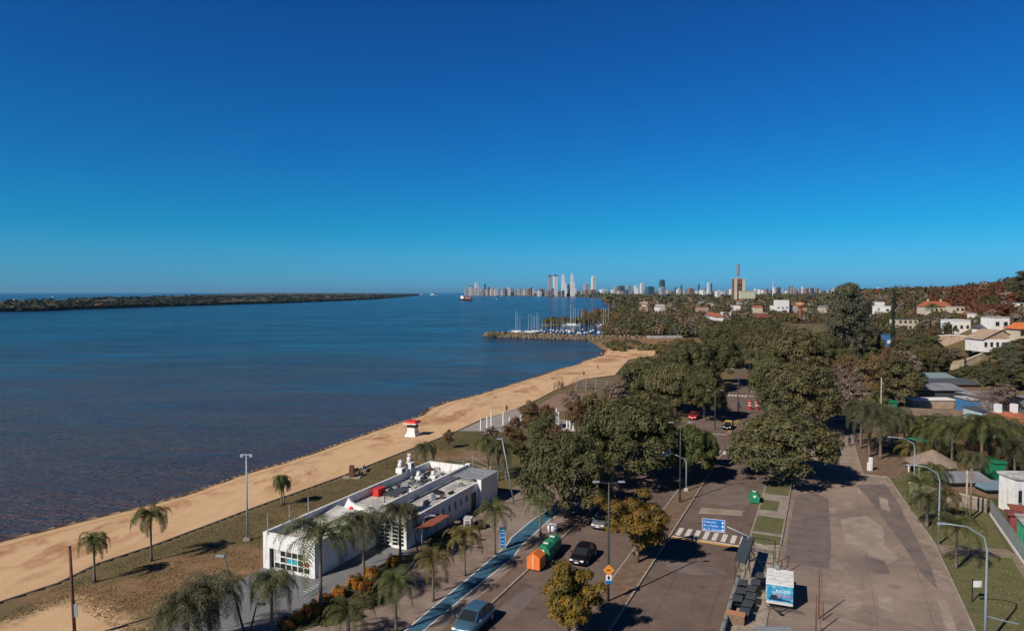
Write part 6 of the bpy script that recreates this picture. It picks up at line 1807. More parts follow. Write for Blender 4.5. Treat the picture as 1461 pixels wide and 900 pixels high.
# sheds on the flat
SH = 'long sheds beyond the side street'
px_house(1302, 1362, 571, 584, 158, 3, M_TAN, M_WHITE, 'street-side shed with white fascia and brown wall', group=SH, name='shed', cat='shed')
b = MB()
px_house(1300, 1376, 556, 566, 166, 11, M_DGREY, M_TIN, 'wide dark grey roofed shed in the middle of the row', pitched=1.0, group=SH, name='shed', cat='shed')
px_house(1310, 1400, 548, 556, 182, 12, M_WOOD, M_SLATE, 'long low shed with slate-grey roof', pitched=.9, group=SH, name='shed', cat='shed')
px_house(1310, 1364, 540, 546, 200, 9, M_WHITE, mat('blue_grey_tin', (.18, .25, .28), .6, var=.15), 'white shed with pale blue-grey roof at the back', pitched=1.3, group=SH, name='shed', cat='shed')
px_house(1384, 1398, 571, 583, 150, 5, M_BLUEW, M_WHITED, 'small bright blue fronted kiosk behind the bare tree', group=SH, name='kiosk', cat='kiosk')
px_house(1400, 1461, 566, 576, 152, 8, M_GREY, M_TIN, 'grey shed mostly hidden by the leafless tree', pitched=.8, group=SH, name='shed', cat='shed')
px_house(1402, 1432, 588, 600, 138, 6, mat('pale_blue_wall', (.36, .48, .52), .8, var=.1), M_SLATE, 'pale blue wall building before the terracotta house', group=SH, name='shed', cat='shed')
px_house(1437, 1480, 608, 622, 122, 8, M_WHITE, M_RROOF, 'white house with terracotta roof and round chimneys at the right edge', pitched=2.0, chimneys=2, nwin=2)
px_house(1255, 1290, 545, 552, 178, 6, M_WHITED, M_TIN, 'small pale shed behind the willow-like tree', pitched=.7, group=SH, name='shed', cat='shed')
px_house(1245, 1275, 562, 572, 168, 6, M_MAROON, M_TIN, 'maroon hut with tin roof behind the light pole', pitched=.6, group=SH, name='shed', cat='shed')
px_house(1255, 1280, 574, 586, 150, 4, M_GREEN, M_GREEN, 'green container hut by the light pole', group=SH, name='hut', cat='hut')
px_wall([(*st(172, 12), 1.6), (*st(176, 45), 1.6)], 1.6, mat('brown_wall', (.19, .135, .10), .9, var=.2, scale=.6), 'street_wall', 'long low brown wall along the side street')
px_house(1358, 1412, 686, 697, 91, 5, M_WOOD, M_TIN, 'open shed with a plain grey metal roof behind the pair of poles', pitched=.7, name='shed', cat='shed')
px_house(1408, 1447, 696, 706, 89, 4, M_WOOD, mat('blue_tin', (.16, .24, .30), .5, var=.2), 'pale blue-grey metal roofed lean-to right of the grey shed', pitched=.35, name='shed', cat='shed')
px_house(1420, 1436, 661, 686, 98, 3, M_GREEN, M_GREEN, 'tall green painted panel hut above the lean-to roofs', name='hut', cat='hut')
px_house(1450, 1490, 684, 718, 82, 3, M_WHITE, M_WHITED, 'white walled house with dark openings at the right edge', nwin=4)
px_house(1340, 1362, 612, 622, 125, 4, M_WHITED, M_SLATE, 'pale hut half hidden behind the palm crowns', pitched=.5, name='shed', cat='shed')
# small roofs glimpsed in the far woods
rh = random.Random(77)
for i in range(46):
    x = rh.uniform(905, 1215); y = rh.uniform(424.5, 449); D = hit(x, y)[1]
    w_ = rh.uniform(8, 15)/D*975; hh_ = rh.uniform(5.5, 8)/D*975
    k = rh.randrange(4)
    px_house(x, x+w_, y-hh_-3*975/D*.5, y-1, D, 8, [M_WHITE, M_CREAM, M_WHITED, M_TAN][k], [M_WHITED, M_RROOF, M_TIN, M_RROOF][rh.randrange(4)], ['pale walled house showing through the far woods', 'cream house showing through the far woods', 'weathered house showing through the far woods', 'tan brick house showing through the far woods'][k]+(', near the shore' if x < 960 else ', left of the power station' if x < 1046 else ', right of the power station' if x < 1120 else ', towards the eucalyptus'), pitched=[None, 2.0][i % 2], group='houses showing through the far woods')
# hilltop palms
for (x, y, ty, sc, l, k) in [(1411, 452, 428, 2.6, 'stout date palm on the hilltop above the cube house', 'g0'), (1334, 476, 447, 1.6, 'thin palm left of the modern villa', 's1'), (1339, 476, 450, 1.5, 'second thin palm left of the modern villa', 's1'),
        (1329, 460, 438, 2.2, 'palm before the red roofed villa', 'g1'), (1400, 478, 458, 2.0, 'palm between the villa and the cube house', 'g2'), (1222, 490, 468, 1.8, 'palm below the eucalyptus group', 'd1')]:
    X, Y, z = hit(x, y); h = max(3, CAMH+at_h(ty)*Y-z)
    palm(k, x, y, h, sc, l, z, place=(X, Y), r0=.2, group='palms on the bluff')

# ================================================================== trees of the bluff and the plain
HOLES = [(858, 1000, 483, 512), (1048, 1080, 390, 424)]
def proj(X, Y, z):
    d = (X, Y, z-CAMH); f = d[1]*math.cos(PITCH)-d[2]*math.sin(PITCH); u = d[1]*math.sin(PITCH)+d[2]*math.cos(PITCH)
    return (730.5+975*d[0]/f, 450-975*u/f)
rt = np.random.RandomState(21)
cand = []
while len(cand) < 5200:
    a = rt.uniform(R(4), R(40), 3000); r_ = np.exp(rt.uniform(math.log(165), math.log(2600), 3000))
    X, Y = np.sin(a)*r_, np.cos(a)*r_
    h = terrain(X, Y); s, t = X*SA+Y*CA, X*CA-Y*SA
    ins = inside(X, Y, POLY) & (seg_dist(X, Y, SHORE) > 9)
    ok = ins & ~(inside(X, Y, SANDP)) & ~((t > TL0-3) & (t < 7) & (s < 620)) & ~((s < 235) & (t < 16)) & ~((s < 330) & (t < TL0) & (t > -110))
    ok &= ~((t > 8) & (t < 62) & (s > 158) & (s < 174)) & ~((s > 170) & (s < 222) & (t > 12) & (t < 44))
    dens = np.where(t > 30, .95, np.where(r_ < 330, .5, .8))
    # reject almost-overlaps by thinning with distance
    ok &= rt.uniform(0, 1, 3000) < dens
    for i in np.nonzero(ok)[0]: cand.append((X[i], Y[i], h[i], r_[i]))
cand = np.array(cand)
# jittered grid thinning so crowns keep apart
kept = []; cells = {}
for c in cand[np.argsort(cand[:, 3])]:
    X, Y, z, r_ = c; cs_ = 4.3 if (r_ < 330 and X*CA-Y*SA > 30) else 5.2 if r_ < 330 else 7.5 if r_ < 700 else 13
    k = (int(X/cs_), int(Y/cs_), cs_)
    if k in cells: continue
    px_, py_ = proj(X, Y, z)
    if px_ < 850 or px_ > 1520: continue
    fit = None
    for f_ in (1, .62, .38):
        pt_ = proj(X, Y, z+7.5*f_)[1]; cr_ = 3.2*f_*975/Y
        if any(a-cr_*.7 <= px_ <= b+cr_*.7 and Y < D_+2 and pt_ < c0+(d0-c0)*.78 and py_ > c0 for a, b, c0, d0, D_ in HB): continue
        if any(a-cr_*.5 <= px_ <= b+cr_*.5 and D_-2 < Y < D_+10 for a, b, c0, d0, D_ in HB): continue
        if any(a-3 <= px_ <= b+3 and (c0-2 <= py_ <= d0 or c0 <= pt_ <= d0) for a, b, c0, d0 in HOLES): continue
        fit = f_; break
    if fit is None: continue
    c = (X, Y, z, r_, fit)
    cells[k] = 1; kept.append(c)
print('trees kept', len(kept))
near = [c for c in kept if c[3] < 430][:290]; rest = [c for c in kept if c[3] >= near[-1][3]]
lab = {'dark': 'dark evergreen tree', 'olive': 'olive green tree', 'brown': 'brown autumn tree', 'twig': 'grey leafless tree', 'rust': 'rust-red tree', 'grey': 'grey-green tree', 'cyp': 'dark conical tree'}
def zone_kind(X, Y, r_, rnd):
    s, t = X*SA+Y*CA, X*CA-Y*SA
    if t > 60 and s > 300 and proj(X, Y, 20)[0] > 1325: kk = ['rust']*9+['dark', 'twig', 'brown']
    elif t > 60 and s > 290: kk = ['dark', 'olive', 'brown', 'rust', 'twig', 'dark', 'grey']
    elif t > 30: kk = ['dark', 'olive', 'olive', 'brown', 'grey', 'twig', 'dark', 'cyp', 'grey']
    else: kk = ['dark', 'olive', 'brown', 'twig', 'twig', 'olive', 'grey', 'dark', 'brown', 'twig', 'dark']
    return kk[rnd.randint(len(kk))]
wh = lambda X, Y: 'on the wooded bluff' if (X*CA-Y*SA) > 45 else ('on the low ground right of the avenue' if (X*CA-Y*SA) > 0 else 'between the avenue and the marina')
LM = [(1208, 450, 'the tallest eucalyptus'), (1256, 440, 'the stepped white house'), (1343, 442, 'the red roofed villa'), (1372, 466, 'the modern white villa'), (1430, 462, 'the white cube house'), (1428, 492, 'the long white house'),
      (1295, 463, 'the beige two-storey house'), (1370, 490, 'the tan retaining wall'), (1385, 510, 'the pale stone ramp wall'), (1335, 550, 'the long sheds'), (1337, 575, 'the street-side shed'), (1430, 575, 'the wide leafless tree'),
      (1224, 524, 'the orange roofed little house'), (1256, 580, 'the pale concrete light pole'), (1420, 594, 'the pale blue wall building'), (1455, 615, 'the terracotta roofed house'), (1273, 460, 'the narrow cypress'), (1142, 440, 'the orange water tower'),
      (1028, 455, 'the red roofed club house'), (962, 503, 'the blue roofed beach bar'), (976, 470, 'the white boat shed'), (1053, 410, 'the power station'), (1090, 450, 'the brick red house'), (940, 440, 'the small white boathouses'),
      (1411, 432, 'the hilltop date palm'), (1460, 395, 'the highest hilltop tree'), (1130, 480, 'the right-hand avenue row'), (1180, 520, 'the dark tree beside the avenue'), (1268, 488, 'the dark blue wall'), (1460, 476, 'the orange roofed house'), (1360, 525, 'the foot of the stone ramp'), (1440, 540, 'the scrubby slope at the right edge')]
def landmark_label(base, X, Y, z):
    a, b = proj(X, Y, z+3)
    L = sorted(LM, key=lambda m_: math.hypot(m_[0]-a, (m_[1]-b)*1.6))[0]
    dx, dy = a-L[0], b-L[1]
    far_ = 'close ' if math.hypot(dx, dy) < 16 else ''
    if abs(dx) > abs(dy)*1.2: w = 'left of' if dx < 0 else 'right of'
    else: w = 'behind' if dy < 0 else 'in front of'
    if 'close' in far_ and w in ('left of', 'right of'): w = 'just '+w
    return '%s %s %s' % (base, w, L[2])
for c in near:
    X, Y, z, r_, fit = c; k = zone_kind(X, Y, r_, rt)
    key = {'dark': 'round', 'olive': 'roundo', 'brown': 'brown', 'twig': 'twig', 'rust': 'rust', 'grey': 'grey', 'cyp': 'cyp'}[k]+str(rt.randint(2))
    Rr = rt.uniform(2.3, 4.3); hz = rt.uniform(.8, 1.25)
    if k == 'grey': Rr *= .8; hz = rt.uniform(.75, 1.0)
    if k == 'cyp': Rr = rt.uniform(1.0, 1.5); hz = rt.uniform(1.5, 2.0)
    Rr *= .5+.5*fit; hz *= .35+.65*fit
    place_tree(key, X, Y, z-.1, Rr, hz, None, rt.uniform(.5, 1.6)*fit, {'cyp': 'cypress_tree', 'twig': 'leafless_tree'}.get(k, 'broadleaf_tree'), landmark_label('%s %s' % ('small' if Rr < 2.3 else 'large' if Rr > 3.6 else 'medium', lab[k]), X, Y, z), 'tree', '%ss of the wooded landscape' % lab[k])
# hand-placed hilltop trees against the sky at the right
tree_by('grey0', 1462, 430, 386, 46, 'dark round-topped tree highest on the hill at the right edge', trunk=.1)
tree_by('dark1', 1448, 428, 394, 26, 'lower dark tree left of the highest hilltop tree', trunk=.1)
tree_by('round1', 1333, 430, 409, 12, 'small dark tree breaking the skyline of the red wood', trunk=.1)
tree_by('cyp0', 1276, 450, 409, 10, 'far cypress tip on the skyline right of the eucalyptus')
# the far woods: every crown a ball of leaf cards, one object
rr_ = np.random.RandomState(5)
def woods(name, spots, label, mats_w, lo=0):
    """spots: X, Y, z, radius, height, material, cards"""
    C_, N_, W_, MI = [], [], [], []
    for (X, Y, z, rad, h, mi, k) in spots:
        v = unit(rr_, k); v[:, 2] = np.abs(v[:, 2]*1.0)*rr_.choice([1, 1, -.5], k)
        f = rr_.uniform(.75, 1.05, (k, 1))*(1+.25*np.sin(v[:, :1]*5+X)*np.cos(v[:, 1:2]*5+Y))
        C_.append(v*f*np.array([rad, rad, h*.5])+np.array([X, Y, z+h*.52])); N_.append(v+unit(rr_, k)*.7+np.array([0, 0, .2]))
        W_.append(np.full(k, rad)*1.35/math.sqrt(k)*2.0); MI.append(np.full(k, mi))
    C_ = np.concatenate(C_); N_ = np.concatenate(N_); N_ /= np.linalg.norm(N_, axis=1, keepdims=True); W_ = np.concatenate(W_); MI = np.concatenate(MI)
    k = len(C_)
    me = quads_mesh(name, C_, N_, unit(rr_, k), W_*rr_.uniform(.5, .9, k), W_*rr_.uniform(.6, 1.1, k), mats_w[0])
    for m in mats_w[1:]: me.materials.append(m)
    me.polygons.foreach_set('material_index', MI.astype(np.int32)); me.update()
    return obj(name, me, label=label, cat='woods', kind='stuff')
MW = [L_DARK, L_OLIVE, L_BROWN, L_TWIG, L_RUST, L_GREY]
wi = {'dark': 0, 'olive': 1, 'brown': 2, 'twig': 3, 'rust': 4, 'grey': 5, 'cyp': 0}
sp = []
for c in rest:
    X, Y, z, r_, fit = c; k = zone_kind(X, Y, r_, rr_)
    rad = fit*rr_.uniform(2.8, 5.0)*(1.0 if r_ < 900 else 1.5); h = rad*rr_.uniform(1.3, 2.2)
    sp.append((X, Y, z-.3, rad, h, wi[k], 260 if r_ < 600 else 130 if r_ < 1200 else 60))
woods('far_woods', sp, 'far woods of mixed green and brown trees stretching from the avenue to the city', MW)
# dark green belts further out to the horizon
sp = []
for i in range(2600):
    a = rr_.uniform(R(2), R(40)); r_ = math.exp(rr_.uniform(math.log(1500), math.log(9000)))
    X, Y = math.sin(a)*r_, math.cos(a)*r_
    sp.append((X, Y, 0, r_*.008+rr_.uniform(2, 6), rr_.uniform(7, 13), rr_.choice([0, 0, 1, 2, 5]), 26))
XY = np.array([(p[0], p[1]) for p in sp]); ok = inside(XY[:, 0], XY[:, 1], POLY) & (seg_dist(XY[:, 0], XY[:, 1], SHORE) > 12); hh = terrain(XY[:, 0], XY[:, 1])
sp = [(p[0], p[1], hh[i]-.5)+p[3:] for i, p in enumerate(sp) if ok[i]]
woods('distant_tree_belt', sp, 'dark tree belts between the far city buildings', MW)

# ================================================================== island on the far bank
ISL_PX = [(-900, 466), (-300, 453), (0, 444.5), (60, 443.5), (100, 441.5), (150, 440), (200, 438), (300, 435.2), (400, 432.2), (480, 429.2), (540, 426.3), (575, 423.4), (597, 421.0), (604, 419.6)]
ISL = [at(x, y, ZW) for x, y in ISL_PX]
IP = ISL + [(-2200, 60000), (-60000, 60000), (-60000, ISL[0][1])]
mb = MB()
# a low flat sheet with a sloping bank
for a, b in zip(ISL[:-1], ISL[1:]):
    va = Vector((a[0], a[1], 0)); ua = Vector((-.35, 1, 0)).normalized()
    A0, B0 = Vector((*a, ZW-.1)), Vector((*b, ZW-.1))
    A1, B1 = Vector((a[0], a[1], 0))+ua*8+Vector((0, 0, .3)), Vector((b[0], b[1], 0))+ua*8+Vector((0, 0, .3))
    mb.quad(A0, B0, B1, A1)
    K = [0, 60, 200, 600, 1800, 6000, 55000]
    for k0, k1 in zip(K[:-1], K[1:]):
        mb.quad(A1+ua*k0, B1+ua*k0, B1+ua*k1, A1+ua*k1)
n = NT('island_ground')
c = n.mix(n.noise(.01, 6, .7, vec=n.mapping((.25, 1, 1)), lo=.38, hi=.62), (.06, .055, .03), (.095, .075, .045))
c = n.mix(n.noise(.006, 5, .7, vec=n.mapping((.12, 1, 1)), lo=.62, hi=.66), c, (.20, .19, .19))
n.set(c, .95, .1)
mb.build('island', n.m, kind='structure')
sp = []
ia = np.array(ISL)
for i in range(4200):
    k = rr_.randint(1, len(ISL)-1); u = rr_.uniform()
    a, b = ISL[k-1], ISL[k] if k < len(ISL) else ISL[-1]
    L = math.hypot(b[0]-a[0], b[1]-a[1])
    deep = rr_.choice([rr_.uniform(2, 18), rr_.uniform(2, 60), rr_.exponential(300), rr_.uniform(0, 3500)], p=[.35, .2, .25, .2])
    X, Y = a[0]+(b[0]-a[0])*u-deep*.33, a[1]+(b[1]-a[1])*u+deep*.94
    cl = math.sin(X*.011)+math.sin(Y*.007+X*.004)+rr_.normal()*.5
    if deep > 20 and cl < -.2: continue
    sp.append((X, Y, .2, rr_.uniform(3, 7)*(1+deep/1500+Y/3500), rr_.uniform(1.4, 3.6)+(3 if rr_.uniform() < .05 else 0), rr_.choice([0, 0, 1, 0, 5, 2]), 44 if deep < 60 else 24))
woods('island_scrub', sp, 'dark scrub and trees covering the low far bank', [L_CYP, leaf_mat('scrub_leaves', (.04, .042, .02), (.03, .032, .018), (.07, .06, .03)), leaf_mat('scrub_brown', (.07, .048, .028), (.05, .04, .022), (.09, .065, .035)), L_TWIG, L_RUST, L_CYP])
for (x, y, w_, l) in ((140, 437.5, 9, 'small house with reddish roof on the far bank'), (20, 429, 8, 'pale hut at the left of the far bank'), (22, 440, 7, 'white hut by the water on the far bank'), (75, 424, 7, 'tiny white farmhouse far inland on the far bank')):
    X, Y = at(x, y, .3); e = empty('hut', (X, Y, .3), 0, l, 'house', 'huts on the far bank')
    b = MB(); b.box((0, 0, 0), (w_, 6, 3)); b.build('walls', M_WHITE, e); b = MB(); b.box((0, 0, 3), (w_+1, 7, 1.6), ty=.1); b.build('roof', M_RROOF if 'red' in l else M_WHITED, e)

# ================================================================== marina
JP = [(699, 478.5), (706, 479.5), (733, 480.5), (775, 482), (815, 483), (850, 484), (885, 485), (930, 486)]
J = [at(x, y, ZW) for x, y in JP]
m_rock = mat('breakwater_rock', (.27, .195, .135), .95, col2=(.09, .065, .045), scale=.35, world=True, bump=.9, bscale=1.2, detail=9)
mb = MB(); rj = random.Random(8)
for (a, b) in zip(J[:-1], J[1:]):
    A, B = Vector((*a, 0)), Vector((*b, 0)); d = (B-A).normalized(); nn = Vector((-d.y, d.x, 0)); L = (B-A).length; k = int(L/2.2)
    for i in range(k):
        for w_, z_ in ((-6, -1.6), (-4.6, -.8), (-3, 0), (-1, .5), (1.2, .6), (3, .1), (5, -.8)):
            p = A+d*(L*i/k+rj.uniform(-.6, .6))+nn*(w_+rj.uniform(-.6, .6))
            q_ = rj.uniform(1.0, 1.9); mb.box((p.x, p.y, z_-.6+rj.uniform(-.2, .3)), (q_*1.2, q_, q_*.9), rj.uniform(0, 3), tx=.6, ty=.65)
o = mb.build('breakwater_rocks', m_rock, label='long rocky breakwater of brown boulders sheltering the marina', cat='breakwater')
mb = MB()
for (a, b) in zip(J[:-1], J[1:]): mb.bar((*a, -.8), (*b, -.8), 9, 1.8)
o = mb.build('breakwater_core', mat('breakwater_earth', (.13, .10, .055), .95, var=.4, scale=.3, world=True), label='earth core carrying the track along the breakwater', cat='breakwater')
M_MAST = mat('mast_white', (.72, .72, .70), .5)
M_HULL = mat('hull_white', (.72, .72, .72), .4); M_HULLB = mat('hull_blue', (.03, .08, .2), .4)
def hull_mesh(L, W, H):
    b = MB(); S = [(-.5, .75, 0), (-.25, .95, 0), (.1, 1, .02), (.35, .62, .1), (.5, .03, .2)]
    for (u, w_, sh) in S:
        b.v += [(u*L, -w_*W/2, H+sh*H), (u*L*.96, -w_*W*.3, 0), (u*L*.96, w_*W*.3, 0), (u*L, w_*W/2, H+sh*H)]
    for i in range(4):
        for j in range(3): b.f.append((i*4+j, (i+1)*4+j, (i+1)*4+j+1, i*4+j+1))
        b.f.append((i*4+3, (i+1)*4+3, (i+1)*4, i*4))
    b.f.append((0, 1, 2, 3)); b.f.append((19, 18, 17, 16)); b.m = [0]*len(b.f)
    return b
hm = hull_mesh(9, 3, 1.0).mesh('hull', M_HULL); hmb = hull_mesh(9, 3, 1.0).mesh('hull', M_HULLB)
b = MB(); b.box((-.4, 0, 1.02), (3.6, 1.8, .6), tx=.8, ty=.8); cbm = b.mesh('cabin', M_WHITE)
b = MB(); b.tube([(.4, 0, 1.0), (.4, 0, 13.5)], [.085, .05], 5); b.tube([(.4, 0, 2.2), (-3.4, 0, 2.3)], .09, 5); mtm = b.mesh('mast', M_MAST)
b = MB(); b.tube([(.2, 0, 2.4), (-3.3, 0, 2.5)], .22, 6); slm = b.mesh('furled_sail', mat('sail_cover', (.05, .1, .3), .8))
def sailboat(X, Y, rz, label, blue=False, sc=1, group='sailing boats moored in the marina', sail=False):
    e = empty('sailing_boat', (X, Y, ZW-.05), rz, label, 'boat', group); e.scale = (sc,)*3
    h = obj('hull', hmb if blue else hm, e); obj('cabin', cbm, e); m_ = obj('mast', mtm, e)
    if sail:
        b = MB(); b.tri((.35, .05, 2.4), (-3.4, .3, 2.4), (.3, .05, 11.5)); b.tri((.3, 0, 11.5), (-3.4, .25, 2.35), (.35, 0, 2.35)); b.tri((.6, 0, 10.5), (4.2, 0, 1.6), (.7, .25, 2.0)); b.build('sail', M_HULL, e)
    else: obj('furled_sail', slm, e)
    return e
rj = random.Random(12)
for i9, (x, tall) in enumerate(((735, 1.2), (737, 1.1), (741, .95), (753, 1.0), (757, 1.05), (760, .9), (762, .95), (765, 1.1), (767, 1.0))):
    X, Y = at(x, rj.uniform(474.5, 476.5), ZW); sailboat(X, Y, rj.uniform(-.3, .3), '%s tall mast from the tip of the breakwater' % ['first', 'second', 'third', 'fourth', 'fifth', 'sixth', 'seventh', 'eighth', 'ninth'][i9], sc=tall*1.0)
for i in range(38):
    x = rj.uniform(771, 862); X, Y = at(x, rj.uniform(470.5, 476.5), ZW)
    sailboat(X, Y, R(70)+rj.uniform(-.3, .3), 'moored sailing boat in the crowded middle of the marina', rj.random() < .5, rj.uniform(.45, .8))
ORD9 = ['leftmost', 'second', 'third', 'fourth', 'fifth', 'sixth', 'seventh', 'eighth', 'rightmost']
for i in range(9):
    x = (813, 817, 820, 824, 829, 857, 860, 863, 867)[i]; X, Y = at(x, rj.uniform(463.2, 466), ZW); sailboat(X, Y, rj.uniform(-.3, .3), '%s sailing boat before the wooded inner shore of the marina' % ORD9[i], sc=rj.uniform(1.0, 1.35))
X, Y = at(857.5, 442.5, ZW); sailboat(X, Y, 1.25, 'small boat sailing alone with white sails beyond the marina', sc=.75, group=None, sail=True)
X, Y = at(709.5, 427.5, ZW); sailboat(X, Y, 1.2, 'tiny white sailing boat near the cargo ship', sc=2.0, group=None, sail=True)
sp = []
def tb(n_, px0, px1, py0, py1, hs, kinds, zz=.2):
    for i in range(n_):
        X, Y = at(rr_.uniform(px0, px1), rr_.uniform(py0, py1), 0)
        sp.append((X, Y, zz-.5, rr_.uniform(2, 4.2), rr_.uniform(*hs), rr_.choice(kinds), 170))
tb(60, 775, 868, 458.0, 462.5, (3, 5.5), [0, 0, 1]); tb(14, 830, 855, 454, 461, (7, 12), [2, 2, 3]); tb(34, 866, 920, 452, 466, (7, 12), [0, 1, 2, 5]); tb(60, 870, 1000, 468, 482, (5, 11), [0, 0, 1, 2, 5])
tb(26, 700, 740, 475.2, 477.0, (1.2, 2.0), [0, 0, 1], -.6); tb(40, 865, 990, 486, 499, (1.0, 2.4), [0, 1, 1, 2], -.3)
tb(24, 868, 900, 434, 450, (5, 9), [3, 2, 3, 1])
woods('marina_trees', sp, 'trees and scrub round the inner shore of the marina', MW)
mb = MB(); mb.bar(atd(924, 481, 400)[:2]+(.6,), atd(972, 480.5, 405)[:2]+(.6,), 3, 1.6); mb.build('long_low_wall', M_WHITED, label='long pale low wall behind the brown shore grass', cat='wall')
for (x0, x1, yt, yb, D, mw, mr, pit, l) in [(967, 985, 467, 472, 470, M_WHITE, M_WHITED, None, 'white boat shed among trees by the marina'), (1011, 1022, 450, 456, 560, M_WHITE, M_RROOF, 2.5, 'red roofed club house wing on the left'),
        (1022, 1032, 452, 458, 540, M_WHITE, M_RROOF, 3.0, 'red roofed club house with white front'), (1033, 1043, 446, 450, 580, M_WHITE, M_WHITE, None, 'plain white box house beside the red roofed club'),
        (1084, 1096, 447, 456, 520, M_TERRA, M_WHITED, None, 'brick red house behind the avenue trees'), (1108, 1126, 428, 434, 900, M_WHITE, M_WHITED, None, 'white terrace house far behind the pines'),
        (936, 942, 438, 441, 800, M_WHITE, M_WHITED, None, 'small white boathouse in the middle woods'), (945, 951, 441, 444, 780, M_WHITED, M_WHITED, None, 'second small white boathouse in the middle woods')]:
    px_house(x0, x1, yt, yb, D, 10, mw, mr, l, pitched=pit, nwin=3)
# orange mushroom water tower
X, Y, z = atd(1142, 449, 600)
e = empty('water_tower', (X, Y, z-4), 0, 'small orange mushroom-shaped water tower above the treetops', 'water tower')
b = MB(); b.lathe((0, 0, 0), [(1.6, 0), (1.3, 5), (1.4, 10)], 12); b.build('stem', M_TERRA, e)
b = MB(); b.lathe((0, 0, 10), [(1.4, 0), (3.4, 1.8), (3.8, 3.4), (3.0, 4.6), (0, 5.2)], 14); b.build('bowl', mat('tank_ochre', (.45, .22, .09), .8), e)

# ================================================================== ships on the river
X, Y = at(665, 429, ZW)
e = empty('cargo_ship', (X, Y, ZW), R(-38), 'dark hulled cargo ship with white superstructure off the city', 'ship')
b = hull_mesh(56, 13, 7); o = b.build('hull', mat('hull_dark', (.03, .03, .04), .5), e); b = MB(); b.box((-14, 0, 7), (14, 10, 7)); b.box((-15, 0, 14), (8, 8, 3)); b.build('superstructure', M_WHITE, e)
b = MB(); b.box((10, 0, 7.2), (24, 8, 2.2)); b.box((2, 0, 7.2), (3, 3, 8)); b.box((16, 0, 7.2), (3, 3, 7)); b.build('deck_gear', M_ORANGE, e)
for x, y, L, l in ((618.5, 421.3, 1.0, 'white ship far off on the open river'), (601, 420.6, .7, 'distant white vessel at the tip of the far bank')):
    X, Y = at(x, y, ZW); e = empty('cargo_ship', (X, Y, ZW), 0, l, 'ship'); e.scale = (L, L, L)
    b = hull_mesh(60, 14, 6); b.build('hull', M_HULL, e); b = MB(); b.box((-12, 0, 6), (24, 11, 10)); b.build('superstructure', M_WHITE, e)

# ================================================================== city skyline
def facade(name, wall, glass, sx, sz, frame=.3):
    n = NT(name); tcn = n.t.nodes.new('ShaderNodeTexCoord')
    mp = n.mapping((1, 1, 1), (R(90), 0, 0), src=tcn.outputs['Object'])
    sp_ = n.t.nodes.new('ShaderNodeSeparateXYZ'); n.t.links.new(tcn.outputs['Object'], sp_.inputs[0])
    xx = n.math('ADD', sp_.outputs[0], sp_.outputs[1])
    fxn = n.math('FRACT', n.math('MULTIPLY', xx, 1/sx)); fz = n.math('FRACT', n.math('MULTIPLY', sp_.outputs[2], 1/sz))
    wx_ = n.math('GREATER_THAN', fxn, frame); wz_ = n.math('GREATER_THAN', fz, .45)
    c = n.mix(n.math('MULTIPLY', wx_, wz_), wall, glass)
    n.set(c, .6, .3); return n.m
F_WHITE = facade('facade_white', (.80, .79, .77), (.25, .28, .32), 4.0, 3.2)
F_GREY = facade('facade_grey', (.36, .38, .42), (.16, .19, .24), 4.0, 3.2)
F_BEIGE = facade('facade_beige', (.52, .46, .38), (.22, .2, .2), 4.0, 3.2)
F_BRICK = facade('facade_brick', (.30, .17, .13), (.14, .12, .12), 4.0, 3.2)
F_TEAL = facade('facade_teal', (.06, .14, .18), (.03, .08, .12), 5.0, 3.4, .15)
F_DARK = facade('facade_dark', (.10, .12, .16), (.05, .07, .1), 4.0, 3.2)
def city(x, w_, yt, D, m, label, group=None, name='apartment_tower', cat='building', depth=None, crown_=None, rz=R(20), yb=None, roof=None):
    X, _, zt = atd(x, yt, D); W = w_*D/975; d_ = depth or W*.9
    zb = -1 if yb is None else atd(x, yb, D)[2]
    k = math.cos(rz)+abs(math.sin(rz))*.9
    W /= k; d_ /= k
    e = empty(name, (X, D, zb), rz, label, cat, group)
    H_ = zt-zb
    b = MB()
    if crown_ == 'step':
        b.box((0, 0, 0), (W, d_, H_*.60)); b.box((-W*.16, 0, H_*.6), (W*.66, d_*.7, H_*.30)); b.box((-W*.16, 0, H_*.90), (W*.42, d_*.5, H_*.10), tx=.7, ty=.7)
    elif crown_ == 'cap':
        b.box((0, 0, 0), (W, d_, H_*.94))
    else: b.box((0, 0, 0), (W, d_, H_*.96))
    b.build('walls', m, e)
    b = MB()
    if crown_ == 'cap': b.box((0, 0, H_*.94), (W*1.08, d_*1.08, H_*.025)); b.box((0, 0, H_*.965), (W*.7, d_*.7, H_*.035)); b.build('roof_cap', M_SLATE, e)
    elif crown_ == 'step': b.box((-W*.16, 0, H_), (W*.16, d_*.16, H_*.03)); b.build('mast', M_GREY, e)
    else: b.box((W*.1, 0, H_*.96), (W*.5, d_*.5, H_*.04)); b.build('roof_block', roof or m, e)
    return e
city(784.5, 5.8, 392.5, 4600, F_GREY, 'left twin riverside tower with dark roof cap', crown_='cap', rz=.25)
city(792.5, 6.6, 392, 4580, F_WHITE, 'right twin riverside tower with dark roof cap', crown_='cap', rz=.25)
city(804.5, 7.0, 391, 4500, F_WHITE, 'stepped white riverside tower, left of the stepped pair', crown_='step', rz=.1)
city(817, 6.2, 390, 4480, F_WHITE, 'slimmer stepped white riverside tower, right of the stepped pair', crown_='step', rz=.1)
city(811, 3.5, 405.5, 4700, F_DARK, 'dark block between the two stepped white towers')
city(846.8, 6.2, 393.5, 4400, F_WHITE, 'single white slab tower right of the stepped pair')
city(837, 9, 405, 4420, F_GREY, 'grey mid-rise blocks in front of the white slab tower')
city(845, 10, 413, 4300, F_BRICK, 'low reddish block under the white slab tower')
